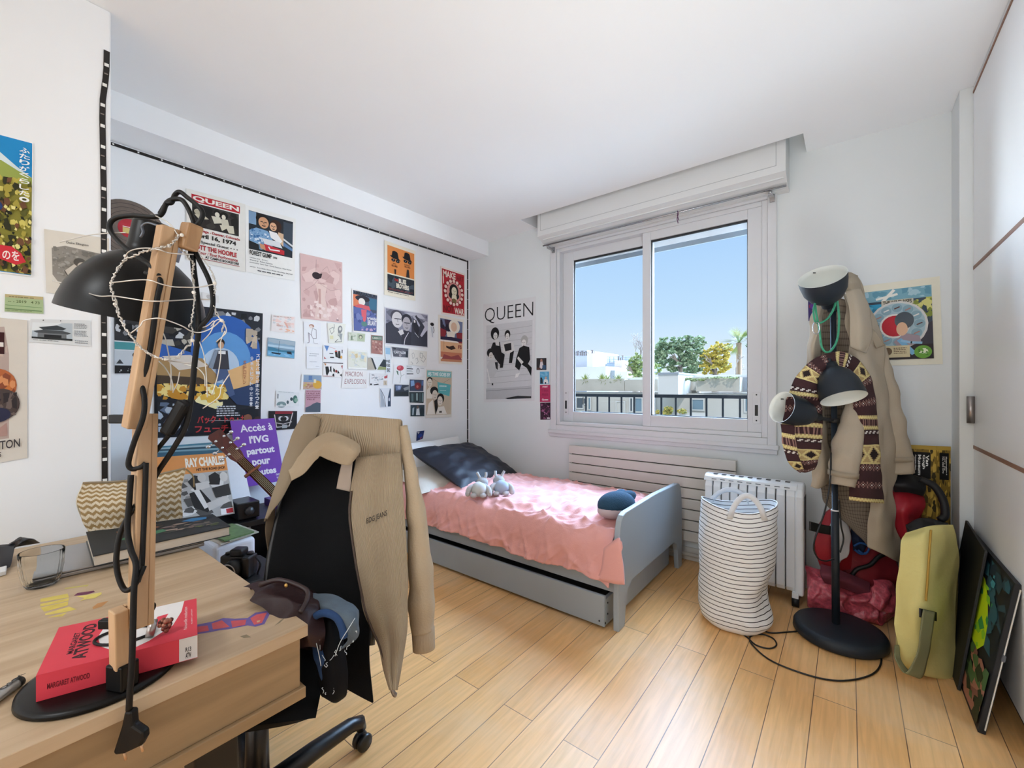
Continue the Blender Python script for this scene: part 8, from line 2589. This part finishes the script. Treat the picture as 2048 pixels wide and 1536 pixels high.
def leafmesh(mb, blobs, n, sz, mats, seed, long=1.0):
    rg = random.Random(seed)
    sub = []
    for (c, r) in blobs:                     # every crown is a cloud of small leaf clumps with gaps between them
        for i in range(26):
            while True:
                p = V((rg.uniform(-1, 1), rg.uniform(-1, 1), rg.uniform(-1, 1)))
                if p.length < 1:
                    break
            k = rg.uniform(.16, .30)
            sub.append((V(c) + V((p.x * r[0], p.y * r[1], p.z * r[2])), (r[0] * k, r[1] * k, r[2] * k * .8)))
    blobs = sub
    tot = sum(r[0] * r[2] for _, r in blobs)
    for (c, r) in blobs:
        for i in range(int(n * r[0] * r[2] / tot)):
            while True:
                p = V((rg.uniform(-1, 1), rg.uniform(-1, 1), rg.uniform(-1, 1)))
                if p.length < 1:
                    break
            p = V(c) + V((p.x * r[0], p.y * r[1], p.z * r[2]))
            a = V((rg.uniform(-1, 1), rg.uniform(-1, 1), rg.uniform(-.6, 1))).normalized()
            b = a.orthogonal().normalized()
            s = sz * rg.uniform(.5, 1.3)
            mb.add([p - b * s * .5, p + a * s * long * .5 - b * s * .1, p + b * s * .5 + a * s * .2, p - a * s * long * .4], [(0, 1, 2, 3)], mats[rg.randrange(len(mats))])


def branches(mb, base, top, spread, n, m, seed, r0=.16, droop=0.0, levels=3):
    rg = random.Random(seed)

    def grow(p, d, L, r, lv):
        q = p + d * L
        mid = p.lerp(q, .5) + V((rg.uniform(-1, 1), rg.uniform(-1, 1), rg.uniform(-1, 1))) * L * .07
        mb.tube([p, mid, q + V((0, 0, -droop * L * (3 - lv) * .2))], [r, r * .8, r * .6], m, 5)
        if lv:
            for k in range(n):
                e = (d + V((rg.uniform(-1, 1) * spread, rg.uniform(-1, 1) * spread, rg.uniform(-.2, .7) - droop * .5))).normalized()
                grow(p.lerp(q, rg.uniform(.35, 1)), e, L * rg.uniform(.45, .72), r * .5, lv - 1)
    H_ = (V(top) - V(base)).length
    grow(V(base), (V(top) - V(base)).normalized(), H_ * .5, r0, levels)


def px_blobs(lst, Y):
    out = []
    for x, y, rx, ry in lst:
        c = at(*c4(x, y), y=Y)
        k = (at(*c4(x + rx, y), y=Y) - c).x
        out.append((c, (k, k * .9, k * ry / rx)))
    return out


TG = 'trees beyond the terraced building'
BARK = mat('#8a7c70', .9, var=.15, scale=2)
YT = 34.0
for nm, lab, cat_, blobs, n, sz, cols, tr in (
        ('pine_tree', 'broad grey green pine tree rising behind the white stair block', 'tree', [(1000, 300, 85, 70), (1090, 240, 95, 80), (1240, 220, 110, 80), (1400, 220, 95, 60), (1180, 340, 150, 90), (1330, 330, 130, 90), (1050, 420, 110, 80), (1250, 450, 170, 90), (1400, 440, 110, 90), (1330, 560, 90, 50)], 15000, .17, ('#6f8560', '#8ba07a', '#5b6f52', '#a3b08c'), (1250, 560, 1230, 250)),
        ('yellow_tree', 'yellow leaved tree right of the pine behind the long parapet', 'tree', [(1600, 280, 70, 60), (1530, 360, 90, 80), (1640, 380, 100, 90), (1500, 470, 80, 80), (1600, 490, 120, 70), (1700, 300, 60, 60), (1690, 470, 70, 60)], 9000, .15, ('#c9ab3c', '#d9c25c', '#a89a48', '#b8b060'), (1590, 560, 1600, 300)),
        ('shrub_tree', 'loose green shrub left of the pine above the planted parapet', 'shrub', [(770, 400, 60, 60), (740, 480, 50, 50), (800, 470, 60, 60), (780, 560, 70, 50), (985, 500, 50, 60)], 3500, .14, ('#8b9a5c', '#6f824c', '#a9b078'), (780, 610, 770, 400))):
    Y_ = YT if nm != 'shrub_tree' else 30.2
    t = thing(nm, lab, cat_, V((at(*c4(tr[0], tr[1]), y=Y_).x, Y_, GND)), TG)
    mb = MB()
    b0, b1 = at(*c4(tr[0], tr[1]), y=Y_), at(*c4(tr[2], tr[3]), y=Y_)
    mb.tube([V((b0.x, Y_, GND)), b0], .3, BARK, 8)
    branches(mb, b0 - V((0, 0, 1)), b1, .8, 3, BARK, 4, .22, levels=2)
    mb.build('trunk', t)
    mb = MB()
    leafmesh(mb, px_blobs(blobs, Y_), n, sz, [mat(c, .8, var=.1, scale=1) for c in cols], 3)
    f_ = mb.build('foliage', t)
for lab, bx, tx, seed, sp, Y_, kind in (('tall leafless tree behind the window mullion', (830, 560), (800, 110), 9, .7, 31.0, 0), ('second leafless tree of pale twigs beneath the palm', (1800, 560), (1800, 330), 5, .9, 31.0, 1)):
    t = thing('bare_tree', lab, 'tree', V((at(*c4(*bx), y=Y_).x, Y_, GND)), TG)
    mb = MB()
    b0, b1 = at(*c4(*bx), y=Y_), at(*c4(*tx), y=Y_)
    mb.tube([V((b0.x, Y_, GND)), b0], .2, BARK, 8)
    branches(mb, b0 - V((0, 0, .5)), b1, sp, 4, mat('#a59c98', .9), seed, .11, .25, levels=4 if kind == 0 else 3)
    mb.build('branches', t)
# palm
Y_ = 31.0
t = thing('palm_tree', 'palm with a fan crown at the right edge of the window view', 'tree', V((at(*c4(1835, 300), y=Y_).x, Y_, GND)), TG)
pc = at(*c4(1832, 235), y=Y_)
mb = MB()
mb.tube([V((pc.x, Y_, GND)), pc], .17, mat('#8a745c', .9, var=.2, scale=4), 10)
mb.build('trunk', t)
mb = MB()
rg = random.Random(2)
PM = [mat(c, .7, var=.1) for c in ('#7f8a3c', '#5d6f34', '#8f9050')]
for k in range(34):
    q, e = rg.uniform(0, 6.28), rg.uniform(-.7, 1.2)
    d = V((math.cos(q) * math.cos(e), math.sin(q) * math.cos(e), math.sin(e)))
    L = rg.uniform(.9, 1.35)
    s = d.cross(UP).normalized()
    for f in range(-4, 5):
        dd = (d + s * f * .13).normalized()
        tip = pc + d * L * .45 + dd * L * .7 - V((0, 0, .18 + .02 * abs(f)))
        mb.add([pc + d * L * .42 - s * .03, pc + d * L * .42 + s * .03, tip], [(0, 1, 2)], PM[k % 3])
    mb.add([pc - s * .03, pc + s * .03, pc + d * L * .45 + s * .02, pc + d * L * .45 - s * .02], [(0, 1, 2, 3)], PM[1])
mb.build('fronds', t)
# plants in the parapet
for k, (x, y) in enumerate(((262, 590), (430, 585), (480, 600), (598, 588))):
    c = at(*c4(x, y + 25), y=YB1 + .1)
    t = thing('parapet_plant', ('spiky plant on the far left of the parapet', 'spiky plant in the middle of the parapet, left of its neighbour', 'spiky plant in the middle of the parapet, right of its neighbour', 'spiky plant on the parapet below the pink chimney')[k], 'plant', c, 'plants along the parapet')
    mb = MB()
    rg = random.Random(k)
    for i in range(46):
        q, e = rg.uniform(0, 6.28), rg.uniform(-.6, 1.5)
        d = V((math.cos(q) * math.cos(e), math.sin(q) * math.cos(e) * .6, math.sin(e)))
        s = d.orthogonal().normalized() * .035
        L = rg.uniform(.35, .62)
        mb.add([c - s, c + s, c + d * L - V((0, 0, .08))], [(0, 1, 2)], PM[i % 3])
    mb.build('leaves', t)
mb = MB()
leafmesh(mb, px_blobs([(1110, 920, 50, 40), (1090, 950, 45, 25), (1250, 935, 50, 25), (1001, 940, 18, 25)], YB1 - 1.0), 1200, .11, [mat(c, .8) for c in ('#d3b860', '#b9ad62', '#8f9c58')], 8)
o = mb.build('terrace_shrub')
tag(o, 'low yellow shrubs on the terrace behind the balcony railing', 'shrub')
o['kind'] = 'stuff'
mb = MB()
leafmesh(mb, px_blobs([(1310, 605, 40, 14), (1370, 612, 40, 16), (1450, 610, 45, 12), (1600, 590, 100, 9), (1780, 590, 90, 9)], YB1 - .3), 1200, .09, [mat(c, .8) for c in ('#6f7a50', '#98a06c')], 6)
o = mb.build('trailing_ivy')
tag(o, 'thin ivy trailing along the right parapet', 'ivy')
o['kind'] = 'stuff'
